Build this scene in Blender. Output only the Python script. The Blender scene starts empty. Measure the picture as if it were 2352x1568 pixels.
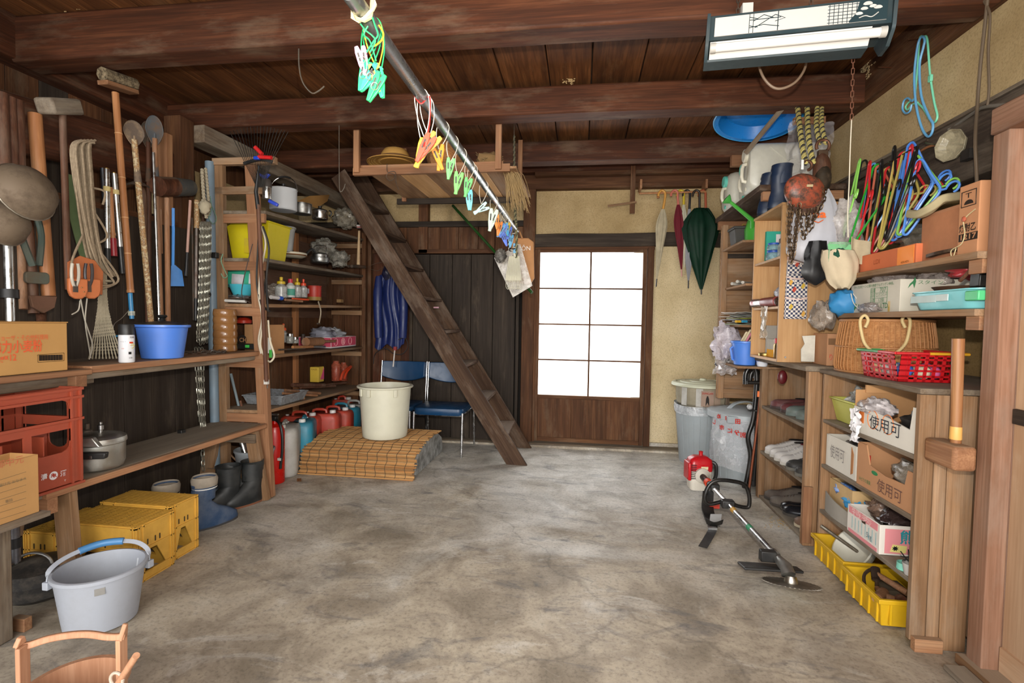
import bpy, math, random
from mathutils import Vector as V, Matrix, noise
from math import sin, cos, pi, radians as R_
random.seed(7)
rnd = random.random
def uni(a, b): return a + (b - a) * rnd()
C = bpy.context.scene.collection
scn = bpy.context.scene

# ---------------- camera ----------------
F_, CX_, CY_, H_ = 1176.0, 1176.0, 784.0, 1.2
_a = V((159, -44, F_)); _b = V((-841, -60.5, F_))
_fy = _a.normalized(); _up = _a.cross(_b).normalized()
if _up[1] > 0: _up = -_up
_rx = _fy.cross(_up)
if _rx[0] < 0: _rx = -_rx
ROT = Matrix((_rx, _fy, _up))
CAM = V((0, 0, H_))
def at(px, py, x=None, y=None, z=None):
    d = ROT @ V((px - CX_, py - CY_, F_))
    t = x / d.x if x is not None else (y / d.y if y is not None else (z - H_) / d.z)
    return CAM + d * t
cd = bpy.data.cameras.new('camera'); cam = bpy.data.objects.new('camera', cd); C.objects.link(cam)
cd.sensor_width = 36; cd.lens = 18; cd.clip_start = 0.02
_r = ROT.col[0]; _d = ROT.col[1]; _f = ROT.col[2]
cam.matrix_world = Matrix(((_r[0], -_d[0], -_f[0], CAM[0]), (_r[1], -_d[1], -_f[1], CAM[1]), (_r[2], -_d[2], -_f[2], CAM[2]), (0, 0, 0, 1)))
scn.camera = cam

# ---------------- world, lights, exposure ----------------
w = bpy.data.worlds.new('daylight'); scn.world = w; w.use_nodes = True
bg = w.node_tree.nodes['Background']; bg.inputs[0].default_value = (0.93, 0.96, 1.0, 1); bg.inputs[1].default_value = 2.6
scn.view_settings.view_transform = 'Standard'; scn.view_settings.look = 'None'
scn.view_settings.gamma = 1; scn.view_settings.use_curve_mapping = False
scn.view_settings.exposure = 0.3
def area(name, loc, target, sx, sy, power, color=(1, 1, 1)):
    l = bpy.data.lights.new(name, 'AREA'); l.shape = 'RECTANGLE'; l.size = sx; l.size_y = sy; l.energy = power; l.color = color
    o = bpy.data.objects.new(name, l); C.objects.link(o); o.location = loc
    o.rotation_euler = (V(target) - V(loc)).to_track_quat('-Z', 'Y').to_euler(); return o
# the open garage front behind the camera and the flash on the camera
area('open_front_daylight', (-0.6, -2.3, 1.35), (-0.5, 3.0, 1.0), 4.2, 2.3, 120, (1.0, 0.97, 0.92))
area('door_daylight', (0.1, 6.3, 1.9), (0.1, 3.0, 0.6), 3.0, 2.4, 150, (0.96, 0.98, 1.0))
fl = bpy.data.lights.new('camera_flash', 'SPOT'); fl.energy = 185; fl.color = (1.0, 0.93, 0.83); fl.shadow_soft_size = 0.022; fl.spot_size = R_(125); fl.spot_blend = 0.9
fo = bpy.data.objects.new('camera_flash', fl); C.objects.link(fo); fo.location = (0.03, 0.02, H_ + 0.17)
fo.rotation_euler = (V((-0.35, 4.0, 1.75)) - fo.location).to_track_quat('-Z', 'Y').to_euler()
scn.cycles.max_bounces = 7; scn.cycles.diffuse_bounces = 4; scn.cycles.transparent_max_bounces = 24
scn.cycles.sample_clamp_indirect = 4; scn.cycles.use_denoising = True

# ---------------- materials ----------------
def lin(c):
    if isinstance(c, str):
        c = [int(c[i:i + 2], 16) / 255 for i in (0, 2, 4)]
        c = [x / 12.92 if x <= .04045 else ((x + .055) / 1.055) ** 2.4 for x in c]
    return (c[0], c[1], c[2], 1)
class NT:
    def __init__(s, name):
        s.m = bpy.data.materials.new(name); s.m.use_nodes = True; s.t = s.m.node_tree; s.n = s.t.nodes
        s.b = s.n['Principled BSDF']; s.out = s.n['Material Output']
    def add(s, typ, **k):
        n = s.n.new(typ)
        for a, b in k.items(): setattr(n, a, b)
        return n
    def link(s, a, b): s.t.links.new(a, b)
    def coord(s, scale=(1, 1, 1), rand=True, src='Object'):
        tc = s.add('ShaderNodeTexCoord'); mp = s.add('ShaderNodeMapping'); mp.inputs['Scale'].default_value = scale
        s.link(tc.outputs[src], mp.inputs[0])
        if rand:
            oi = s.add('ShaderNodeObjectInfo'); mu = s.add('ShaderNodeMath', operation='MULTIPLY'); mu.inputs[1].default_value = 37.0
            s.link(oi.outputs['Random'], mu.inputs[0]); s.link(mu.outputs[0], mp.inputs['Location'])
        return mp.outputs[0]
    def noise(s, vec, scale, detail=4, rough=.6, dist=0):
        n = s.add('ShaderNodeTexNoise'); n.inputs['Scale'].default_value = scale; n.inputs['Detail'].default_value = detail
        n.inputs['Roughness'].default_value = rough; n.inputs['Distortion'].default_value = dist
        s.link(vec, n.inputs['Vector']); return n.outputs[0]
    def ramp(s, fac, stops):
        r = s.add('ShaderNodeValToRGB'); e = r.color_ramp.elements
        while len(e) < len(stops): e.new(.5)
        for i, (p, c) in enumerate(stops): e[i].position = p; e[i].color = lin(c) if not isinstance(c, float) else (c, c, c, 1)
        s.link(fac, r.inputs[0]); return r.outputs[0]
    def mix(s, fac, a, b, mode='MIX'):
        m = s.add('ShaderNodeMixRGB', blend_type=mode)
        for i, x in ((0, fac), (1, a), (2, b)):
            if isinstance(x, (int, float)): m.inputs[i].default_value = x if i == 0 else (x, x, x, 1)
            elif isinstance(x, (tuple, str, list)): m.inputs[i].default_value = lin(x)
            else: s.link(x, m.inputs[i])
        return m.outputs[0]
    def bump(s, h, strength=.3, dist=.002):
        b = s.add('ShaderNodeBump'); b.inputs['Strength'].default_value = strength; b.inputs['Distance'].default_value = dist
        s.link(h, b.inputs['Height']); s.link(b.outputs[0], s.b.inputs['Normal'])
    def base(s, col, rough=.6, metal=0, spec=.5):
        if isinstance(col, (tuple, str, list)): s.b.inputs['Base Color'].default_value = lin(col)
        else: s.link(col, s.b.inputs['Base Color'])
        s.b.inputs['Roughness'].default_value = rough; s.b.inputs['Metallic'].default_value = metal
        s.b.inputs['Specular IOR Level'].default_value = spec; return s.m
def wood(name, dark, mid, light, fine=1.0, rough=.75, dust=None, dustamt=.0, topdust=.0, bump=.35):
    s = NT(name)
    v1 = s.coord((26 * fine, 26 * fine, 1.6)); n1 = s.noise(v1, 1.0, 6, .62, .6)
    v2 = s.coord((4, 4, .7)); n2 = s.noise(v2, 1.3, 3, .6, 1.2)
    c = s.ramp(n1, [(.28, dark), (.52, mid), (.75, light)])
    c2 = s.ramp(n2, [(.3, dark), (.55, mid), (.8, light)])
    c = s.mix(.42, c, c2)
    v4 = s.coord((170 * fine, 170 * fine, 3.5)); n4 = s.noise(v4, 1.0, 2, .5)
    c = s.mix(s.ramp(n4, [(.40, 1.), (.58, 0.)]), c, s.mix(.45, c, dark))
    oi = s.add('ShaderNodeObjectInfo'); hv = s.add('ShaderNodeMapRange'); hv.inputs['To Min'].default_value = .82; hv.inputs['To Max'].default_value = 1.16
    sh = s.add('ShaderNodeMath', operation='FRACT'); m7 = s.add('ShaderNodeMath', operation='MULTIPLY'); m7.inputs[1].default_value = 7.31
    s.link(oi.outputs['Random'], m7.inputs[0]); s.link(m7.outputs[0], sh.inputs[0]); s.link(sh.outputs[0], hv.inputs['Value'])
    c = s.mix(1.0, c, hv.outputs[0], 'MULTIPLY')
    if dust:
        v3 = s.coord((5, 5, 1.5)); n3 = s.noise(v3, 1.6, 6, .65)
        c = s.mix(s.ramp(n3, [(.62 - dustamt, 0.), (.86 - dustamt * .5, 1.)]), c, s.mix(.35, dust, c))
    if dust and topdust:
        g = s.add('ShaderNodeNewGeometry'); sx = s.add('ShaderNodeSeparateXYZ'); s.link(g.outputs['Normal'], sx.inputs[0])
        mr = s.add('ShaderNodeMapRange'); mr.inputs['From Min'].default_value = .7; mr.inputs['From Max'].default_value = .95; mr.inputs['To Max'].default_value = topdust
        s.link(sx.outputs[2], mr.inputs['Value']); c = s.mix(mr.outputs[0], c, dust)
    s.bump(n1, bump, .002); return s.base(c, rough, 0, .25)
_mc = {}
def plast(col, rough=.35, dirt=.12, dirtc='6b5f50', alpha=None, sub=0, bump=0):
    k = ('pl', col, rough, dirt, dirtc, alpha, bump)
    if k in _mc: return _mc[k]
    s = NT('plastic_' + col); v = s.coord(); n = s.noise(v, 9, 6, .65)
    f = s.ramp(n, [(.42, 0.), (.8, float(min(1, dirt * 3)))])
    c = s.mix(f, col, s.mix(.6, col, dirtc))
    m = s.base(c, rough, 0, .5)
    s.link(s.ramp(n, [(.4, float(rough)), (.7, float(min(1, rough + .25)))]), s.b.inputs['Roughness'])
    if bump: s.bump(s.noise(v, 160, 2), bump, .001)
    _mc[k] = m; return m
def metal(col='c8c8c8', rough=.3, dirt=.15, dirtc='5a4632', m=1.0):
    k = ('me', col, rough, dirt, dirtc, m)
    if k in _mc: return _mc[k]
    s = NT('metal_' + col); v = s.coord(); n = s.noise(v, 14, 6, .7)
    f = s.ramp(n, [(.45, 0.), (.7, float(min(1, dirt * 3)))])
    mm = s.base(s.mix(f, col, dirtc), rough, m, .5)
    if m > 0: s.link(s.ramp(n, [(.5, float(m)), (.72, float(m * max(0, 1 - dirt * 2)))]), s.b.inputs['Metallic'])
    s.link(s.ramp(n, [(.4, float(rough)), (.75, float(min(1, rough + .35)))]), s.b.inputs['Roughness'])
    _mc[k] = mm; return mm
def cloth(col, rough=.9, vary=.25, dark=None, scale=12, bump=.3):
    k = ('cl', col, rough, vary, dark, scale)
    if k in _mc: return _mc[k]
    s = NT('cloth_' + col); v = s.coord(); n = s.noise(v, scale, 6, .65)
    c = s.mix(s.ramp(n, [(.35, 0.), (.7, float(vary * 2))]), col, dark or s.mix(.5, col, '202020'))
    s.bump(s.noise(v, scale * 14, 2), bump, .001); m = s.base(c, rough, 0, .2); _mc[k] = m; return m
def card(col='b98f5f', vary=.2):
    return cloth(col, .85, vary, None, 5, .12)
def film(col='e8e8ea', op=.35, rough=.12, tint=None):
    k = ('fi', col, op, rough)
    if k in _mc: return _mc[k]
    s = NT('clear_film_' + col); s.base(col, rough, 0, .8)
    v = s.coord(); n = s.noise(v, 22, 5, .7, 1.0); s.bump(n, .6, .006)
    tr = s.add('ShaderNodeBsdfTransparent'); mx = s.add('ShaderNodeMixShader')
    fr = s.add('ShaderNodeFresnel'); fr.inputs[0].default_value = 1.35
    a = s.add('ShaderNodeMath', operation='MULTIPLY_ADD'); s.link(s.ramp(n, [(.35, float(op * .5)), (.7, float(min(1, op * 1.6)))]), a.inputs[0]); a.inputs[1].default_value = 1.0
    s.link(fr.outputs[0], a.inputs[2]); a.use_clamp = True
    s.link(a.outputs[0], mx.inputs[0]); s.link(tr.outputs[0], mx.inputs[1]); s.link(s.b.outputs[0], mx.inputs[2]); s.link(mx.outputs[0], s.out.inputs[0])
    _mc[k] = s.m; return s.m
def ink(col):
    k = ('ink', col)
    if k not in _mc: _mc[k] = NT('print_' + col).base(col, .7, 0, .2)
    return _mc[k]

# ---------------- mesh builder ----------------
class B:
    def __init__(s): s.v = []; s.f = []; s.M = Matrix.Identity(4)
    def at(s, M): s.M = M; return s
    def _p(s, vs, fs):
        o = len(s.v); s.v += [s.M @ V(v) for v in vs]; s.f += [tuple(i + o for i in f) for f in fs]; return s
    def bx(s, x0, x1, y0, y1, z0, z1):
        return s._p([(x0, y0, z0), (x1, y0, z0), (x1, y1, z0), (x0, y1, z0), (x0, y0, z1), (x1, y0, z1), (x1, y1, z1), (x0, y1, z1)],
                    [(0, 3, 2, 1), (4, 5, 6, 7), (0, 1, 5, 4), (1, 2, 6, 5), (2, 3, 7, 6), (3, 0, 4, 7)])
    def box(s, c, d): return s.bx(c[0] - d[0] / 2, c[0] + d[0] / 2, c[1] - d[1] / 2, c[1] + d[1] / 2, c[2] - d[2] / 2, c[2] + d[2] / 2)
    def frustum(s, c, d0, d1, h):
        x, y, z = c; a, b = d0[0] / 2, d0[1] / 2; e, f = d1[0] / 2, d1[1] / 2
        return s._p([(x - a, y - b, z), (x + a, y - b, z), (x + a, y + b, z), (x - a, y + b, z), (x - e, y - f, z + h), (x + e, y - f, z + h), (x + e, y + f, z + h), (x - e, y + f, z + h)],
                    [(0, 3, 2, 1), (4, 5, 6, 7), (0, 1, 5, 4), (1, 2, 6, 5), (2, 3, 7, 6), (3, 0, 4, 7)])
    def tray(s, c, d0, d1, h, t, rim=0, rimh=.01):
        """open box with walls: base size d0, top size d1"""
        x, y, z = c; vs = []
        def ring(d, zz): return [(x - d[0] / 2, y - d[1] / 2, zz), (x + d[0] / 2, y - d[1] / 2, zz), (x + d[0] / 2, y + d[1] / 2, zz), (x - d[0] / 2, y + d[1] / 2, zz)]
        rs = [ring(d0, z), ring(d1, z + h - (rimh if rim else 0))]
        if rim: rs += [ring((d1[0] + 2 * rim, d1[1] + 2 * rim), z + h - rimh), ring((d1[0] + 2 * rim, d1[1] + 2 * rim), z + h)]
        rs += [ring((d1[0] - 2 * t, d1[1] - 2 * t), z + h), ring((d0[0] - 2 * t, d0[1] - 2 * t), z + t)]
        for r in rs: vs += r
        fs = [(0, 3, 2, 1)]; n = len(rs)
        for k in range(n - 1):
            for i in range(4): a = k * 4 + i; b = k * 4 + (i + 1) % 4; fs.append((a, b, b + 4, a + 4))
        m = (n - 1) * 4; fs.append((m, m + 1, m + 2, m + 3)); return s._p(vs, fs)
    def lathe(s, prof, n=28, c=(0, 0, 0), sx=1, sy=1):
        vs = []; fs = []; o = V(c)
        for (r, z) in prof:
            for i in range(n):
                a = 2 * pi * i / n; vs.append((o.x + r * sx * cos(a), o.y + r * sy * sin(a), o.z + z))
        for k in range(len(prof) - 1):
            for i in range(n):
                j = (i + 1) % n; fs.append((k * n + i, k * n + j, (k + 1) * n + j, (k + 1) * n + i))
        if prof[0][0] > 1e-6: fs.append(tuple(range(n - 1, -1, -1)))
        if prof[-1][0] > 1e-6: fs.append(tuple((len(prof) - 1) * n + i for i in range(n)))
        return s._p(vs, fs)
    def cyl(s, p0, p1, r0, r1=None, n=14):
        return s.tube([p0, p1], [r0, r0 if r1 is None else r1], n)
    def tube(s, pts, r, n=8, closed=False, flat=None):
        pts = [V(p) for p in pts]; m = len(pts); vs = []; fs = []
        rr = r if isinstance(r, (list, tuple)) else [r] * m
        N = None
        for i, p in enumerate(pts):
            if closed: t = pts[(i + 1) % m] - pts[i - 1]
            else: t = pts[min(i + 1, m - 1)] - pts[max(i - 1, 0)]
            if t.length < 1e-9: t = V((0, 0, 1))
            t.normalize()
            if N is None:
                N = flat.copy() if flat is not None else (V((0, 0, 1)) if abs(t.z) < .9 else V((1, 0, 0)))
            N = N - t * N.dot(t)
            if N.length < 1e-6: N = V((1, 0, 0)) - t * t.x
            N.normalize(); Bn = t.cross(N)
            for k in range(n):
                a = 2 * pi * k / n; vs.append(p + (N * cos(a) + Bn * sin(a)) * rr[i])
        for i in range(m if closed else m - 1):
            j = (i + 1) % m
            for k in range(n):
                l = (k + 1) % n; fs.append((i * n + k, i * n + l, j * n + l, j * n + k))
        if not closed:
            fs.append(tuple(range(n - 1, -1, -1))); fs.append(tuple((m - 1) * n + k for k in range(n)))
        return s._p(vs, fs)
    def strip(s, pts, side, w, t):
        """flat band: section w (along side) x t"""
        pts = [V(p) for p in pts]; sd = V(side).normalized(); vs = []; fs = []; m = len(pts)
        for i, p in enumerate(pts):
            d = (pts[min(i + 1, m - 1)] - pts[max(i - 1, 0)]).normalized(); sdi = (sd - d * sd.dot(d)).normalized(); nn = d.cross(sdi)
            for a, b in ((-1, -1), (1, -1), (1, 1), (-1, 1)): vs.append(p + sdi * (a * w / 2) + nn * (b * t / 2))
        for i in range(m - 1):
            for k in range(4): l = (k + 1) % 4; fs.append((i * 4 + k, i * 4 + l, i * 4 + 4 + l, i * 4 + 4 + k))
        fs += [(3, 2, 1, 0), tuple((m - 1) * 4 + k for k in range(4))]; return s._p(vs, fs)
    def prism(s, poly, t, O=(0, 0, 0), X=(1, 0, 0), Y=(0, 0, 1)):
        """polygon (2d) in the plane O,X,Y; thickness t centred along X x Y"""
        O = V(O); X = V(X).normalized(); Y = V(Y).normalized(); N = X.cross(Y); n = len(poly)
        vs = [O + X * a + Y * b - N * (t / 2) for a, b in poly] + [O + X * a + Y * b + N * (t / 2) for a, b in poly]
        fs = [tuple(range(n - 1, -1, -1)), tuple(range(n, 2 * n))] + [(i, (i + 1) % n, n + (i + 1) % n, n + i) for i in range(n)]
        return s._p(vs, fs)
    def ell(s, c, r, n=16, m=10, amp=0, fr=3, pinch=None):
        vs = []; fs = []; c = V(c); sd = rnd() * 50
        for i in range(m + 1):
            th = pi * i / m
            for k in range(n):
                a = 2 * pi * k / n; d = V((sin(th) * cos(a), sin(th) * sin(a), cos(th))); q = 1
                if amp: q += amp * (noise.noise(d * fr + V((sd, 0, 0))) + .5 * noise.noise(d * fr * 2.3 + V((0, sd, 0))))
                if pinch: q *= 1 - pinch * max(0, d.z) ** 2
                vs.append((c.x + d.x * r[0] * q, c.y + d.y * r[1] * q, c.z + d.z * r[2] * (q if not pinch else 1)))
        for i in range(m):
            for k in range(n): l = (k + 1) % n; fs.append((i * n + k, (i + 1) * n + k, (i + 1) * n + l, i * n + l))
        return s._p(vs, fs)
    def grid(s, fn, nu, nv, t=0):
        """surface fn(u,v) u,v in 0..1; with thickness t along its normal"""
        vs = [V(fn(i / nu, j / nv)) for j in range(nv + 1) for i in range(nu + 1)]; W_ = nu + 1
        fs = [(j * W_ + i, j * W_ + i + 1, (j + 1) * W_ + i + 1, (j + 1) * W_ + i) for j in range(nv) for i in range(nu)]
        if t:
            k = len(vs); ns = []
            for j in range(nv + 1):
                for i in range(nu + 1):
                    a = vs[j * W_ + min(i + 1, nu)] - vs[j * W_ + max(i - 1, 0)]; b = vs[min(j + 1, nv) * W_ + i] - vs[max(j - 1, 0) * W_ + i]
                    q = a.cross(b); ns.append(q.normalized() if q.length > 1e-12 else V((0, 0, 1)))
            vs += [vs[i] + ns[i] * t for i in range(k)]
            fs = [tuple(reversed(f)) for f in fs] + [tuple(i + k for i in f) for f in fs]
            e = [i for i in range(nu + 1)] + [j * W_ + nu for j in range(1, nv + 1)] + [nv * W_ + i for i in range(nu - 1, -1, -1)] + [j * W_ for j in range(nv - 1, 0, -1)]
            for a in range(len(e)): b = (a + 1) % len(e); fs.append((e[a], e[b], e[b] + k, e[a] + k))
        return s._p(vs, fs)

WL = {}
def _mesh(name, b, m, org, bev=0, sub=0, ang=38):
    me = bpy.data.meshes.new(name); me.from_pydata([tuple(v - org) for v in b.v], [], b.f); me.validate(); me.update()
    for p in me.polygons: p.use_smooth = True
    me.set_sharp_from_angle(angle=R_(ang)); me.materials.append(m)
    o = bpy.data.objects.new(name, me); C.objects.link(o)
    if bev:
        q = o.modifiers.new('bevel', 'BEVEL'); q.width = bev; q.segments = 2; q.limit_method = 'ANGLE'; q.angle_limit = R_(40); q.harden_normals = False
    if sub:
        q = o.modifiers.new('sub', 'SUBSURF'); q.levels = sub; q.render_levels = sub
    return o
def tag(o, label=None, cat=None, group=None, kind=None):
    if label: o['label'] = label
    if cat: o['category'] = cat
    if group: o['group'] = group
    if kind: o['kind'] = kind
    return o
def T(name, label, cat, loc, group=None, kind=None):
    o = bpy.data.objects.new(name, None); C.objects.link(o); o.location = loc; o.empty_display_size = .05
    tag(o, label, cat, group, kind); WL[o.name] = V(loc); return o
def P(name, b, m, par, bev=0, label=None, kind=None, sub=0, ang=38):
    org = WL[par.name]; o = _mesh(name, b, m, org, bev, sub, ang); o.parent = par; WL[o.name] = V(org); tag(o, label, kind=kind); return o
def S(name, label, cat, b, m, group=None, kind=None, bev=0, sub=0, ang=38):
    zs = min(v.z for v in b.v); cx = sum(v.x for v in b.v) / len(b.v); cy = sum(v.y for v in b.v) / len(b.v); org = V((cx, cy, zs))
    o = _mesh(name, b, m, org, bev, sub, ang); o.location = org; WL[o.name] = org; return tag(o, label, cat, group, kind)
def frame(p0, p1, up=(0, 0, 1)):
    z = (V(p1) - V(p0)).normalized(); y = V(up) - z * V(up).dot(z)
    if y.length < 1e-5: y = V((0, 1, 0)) - z * z.y
    y.normalize(); x = y.cross(z); return x, y, z
def board(name, p0, p1, w, t, m, par=None, up=(0, 0, 1), bev=.002, label=None, cat=None, group=None, kind=None, w1=None, bow=0):
    """a timber from p0 to p1 (centre line): w across, t thick along up; grain runs along its local z"""
    x, y, z = frame(p0, p1, up); L = (V(p1) - V(p0)).length; w1 = w if w1 is None else w1
    b = B()
    if bow:
        ns = 10; vs = []
        for i in range(ns + 1):
            q = i / ns; of = bow * sin(pi * q) + .35 * bow * sin(3.1 * pi * q + 1); ww = w + (w1 - w) * q
            for a, e in ((-1, -1), (1, -1), (1, 1), (-1, 1)): vs.append((a * ww / 2, e * t / 2 + of, q * L))
        fs = [(3, 2, 1, 0), tuple(ns * 4 + k for k in range(4))] + [(i * 4 + k, i * 4 + (k + 1) % 4, i * 4 + 4 + (k + 1) % 4, i * 4 + 4 + k) for i in range(ns) for k in range(4)]
        b._p(vs, fs)
    else: b._p([(-w / 2, -t / 2, 0), (w / 2, -t / 2, 0), (w / 2, t / 2, 0), (-w / 2, t / 2, 0), (-w1 / 2, -t / 2, L), (w1 / 2, -t / 2, L), (w1 / 2, t / 2, L), (-w1 / 2, t / 2, L)],
         [(0, 3, 2, 1), (4, 5, 6, 7), (0, 1, 5, 4), (1, 2, 6, 5), (2, 3, 7, 6), (3, 0, 4, 7)])
    o = _mesh(name, b, m, V((0, 0, 0)), bev)
    org = WL[par.name] if par else V((0, 0, 0)); loc = V(p0) - org
    o.matrix_local = Matrix(((x.x, y.x, z.x, loc.x), (x.y, y.y, z.y, loc.y), (x.z, y.z, z.z, loc.z), (0, 0, 0, 1)))
    if par: o.parent = par; o.matrix_parent_inverse = Matrix.Identity(4)
    WL[o.name] = V(p0); return tag(o, label, cat, group, kind)
def bb(name, X, Y, Z, m, par=None, **k):
    """axis aligned timber; grain along its longest side"""
    dx, dy, dz = X[1] - X[0], Y[1] - Y[0], Z[1] - Z[0]; cx, cy, cz = (X[0] + X[1]) / 2, (Y[0] + Y[1]) / 2, (Z[0] + Z[1]) / 2
    g = k.pop('grain', None) or ('x' if dx >= dy and dx >= dz else 'y' if dy >= dz else 'z')
    if g == 'x': return board(name, (X[0], cy, cz), (X[1], cy, cz), dy, dz, m, par, (0, 0, 1), **k)
    if g == 'y': return board(name, (cx, Y[0], cz), (cx, Y[1], cz), dx, dz, m, par, (0, 0, 1), **k)
    return board(name, (cx, cy, Z[0]), (cx, cy, Z[1]), dx, dy, m, par, (0, 1, 0), **k)
def text(s, size, O, X, Y, m, par, width=None, name='lettering', wrap=None, mirror=False, bold=0):
    """flat printed lettering lying in the plane O,X,Y, centred on O"""
    cu = bpy.data.curves.new(name, 'FONT'); cu.body = s; cu.size = 1; cu.align_x = 'CENTER'; cu.align_y = 'CENTER'; cu.resolution_u = 3; cu.offset = bold
    to = bpy.data.objects.new('tmp', cu); C.objects.link(to); dg = bpy.context.evaluated_depsgraph_get(); dg.update()
    me = bpy.data.meshes.new_from_object(to.evaluated_get(dg)); bpy.data.objects.remove(to)
    X = V(X).normalized(); Y = V(Y).normalized(); N = X.cross(Y); k = size
    xs = [v.co.x for v in me.vertices] or [0]
    kx = (width / (max(xs) - min(xs))) if width and xs and max(xs) > min(xs) else k
    org = WL[par.name]
    for v in me.vertices:
        a, c = v.co.x * kx * (-1 if mirror else 1), v.co.y * k
        if wrap:
            r = wrap; q = V(O) + X * (r * sin(a / r)) + Y * c - N * (r - r * cos(a / r))
        else: q = V(O) + X * a + Y * c
        v.co = q + N * .0012 - org
    me.materials.clear(); me.materials.append(m); me.name = name
    o = bpy.data.objects.new(name, me); C.objects.link(o); o.parent = par; WL[o.name] = V(org); return o
def arc(c, r, a0, a1, n, u=(1, 0, 0), v=(0, 0, 1)):
    c = V(c); u = V(u); v = V(v); return [c + u * (r * cos(R_(a0 + (a1 - a0) * i / n))) + v * (r * sin(R_(a0 + (a1 - a0) * i / n))) for i in range(n + 1)]
def rrect(w, h, r, n=4):
    o = []
    for cx, cy, a in ((w / 2 - r, h / 2 - r, 0), (-w / 2 + r, h / 2 - r, 90), (-w / 2 + r, -h / 2 + r, 180), (w / 2 - r, -h / 2 + r, 270)):
        for i in range(n + 1): q = R_(a + 90 * i / n); o.append((cx + r * cos(q), cy + r * sin(q)))
    return o
def smooth(pts, n=6, closed=False):
    pts = [V(p) for p in pts]; m = len(pts); out = []
    for i in range(m if closed else m - 1):
        g = (lambda k: pts[k % m]) if closed else (lambda k: pts[max(0, min(m - 1, k))])
        a, b, c, d = g(i - 1), g(i), g(i + 1), g(i + 2)
        for j in range(n):
            t = j / n; out.append(.5 * ((2 * b) + (c - a) * t + (2 * a - 5 * b + 4 * c - d) * t * t + (3 * b - a - 3 * c + d) * t ** 3))
    if not closed: out.append(pts[-1])
    return out
def chainmesh(b, pts, L=.022, W=.012, r=.0022, n=4):
    """links along a polyline"""
    pts = [V(p) for p in pts]; d = 0; k = 0; seg = []
    for i in range(len(pts) - 1):
        a, c = pts[i], pts[i + 1]; l = (c - a).length; t = (c - a) / max(l, 1e-9)
        while d < l:
            p = a + t * d; s1 = t.cross(V((0.3, 1, .1))).normalized(); s2 = t.cross(s1)
            s_ = s1 if k % 2 == 0 else s2; h = L / 2 - W / 2
            ring = [p + s_ * (W / 2 * cos(q)) + t * (W / 2 * sin(q) + (h if sin(q) > 0 else -h)) for q in [pi * (j + .5) / 4 for j in range(8)]]
            b.tube(ring, r, n, closed=True); d += L - 2 * r * 1.3; k += 1
        d -= l
    return b
# ---------------- wood kinds ----------------
WB = wood('beam_wood', '2c190f', '522d1a', '74472d', .8, .7, '7d6a56', .10, .8)
WB2 = wood('brown_board_wood', '3a2416', '623f27', '845c3c', 1, .75, '806c56', .08, .6)
WC = wood('ceiling_wood', '3a2010', '6e4424', '96643a', .5, .7, '8a6a4c', .05)
WD = wood('black_board_wood', '261e18', '3a3129', '54483c', 1, .75, '6a5c4c', .06, .4)
WG = wood('weathered_grey_wood', '4a3c30', '6f5e4c', '8f7e68', 1, .85, '9c9282', .2, .5)
WL_ = wood('dark_ladder_wood', '33221a', '56402f', '755b46', 1, .8, '988878', .12, .5)
WO = wood('orange_pine_wood', '7a5238', '9c7050', 'b88e66', 1, .7, '8f7c66', .08, .6)
WS = wood('shelf_pine_wood', '6f5238', '937050', 'b08d6c', 1, .75, '9a8b78', .14, .7)
WLAM = wood('light_laminate_wood', 'b08458', 'c69c6c', 'd6b086', .6, .5, 'b09a80', .0, bump=.08)
WP = wood('pale_door_wood', 'b08a68', 'c6a382', 'd4b494', .7, .7, 'c8b49a', .04, bump=.15)
WR = wood('red_post_wood', '74523c', '97705a', 'b08c72', .8, .65, '9a8778', .14)
WT = wood('tool_handle_wood', '6d4a30', '94694a', 'b48a68', 1.3, .6, '9a8c7c', .12)
WT2 = wood('dark_handle_wood', '3a241a', '5c3a28', '7c5440', 1.3, .6, '7c6c5c', .12)
WBAM = wood('bamboo_skin', '8c5a38', 'a5724a', 'b68a60', .8, .4, '9a8468', .05, bump=.1)

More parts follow.
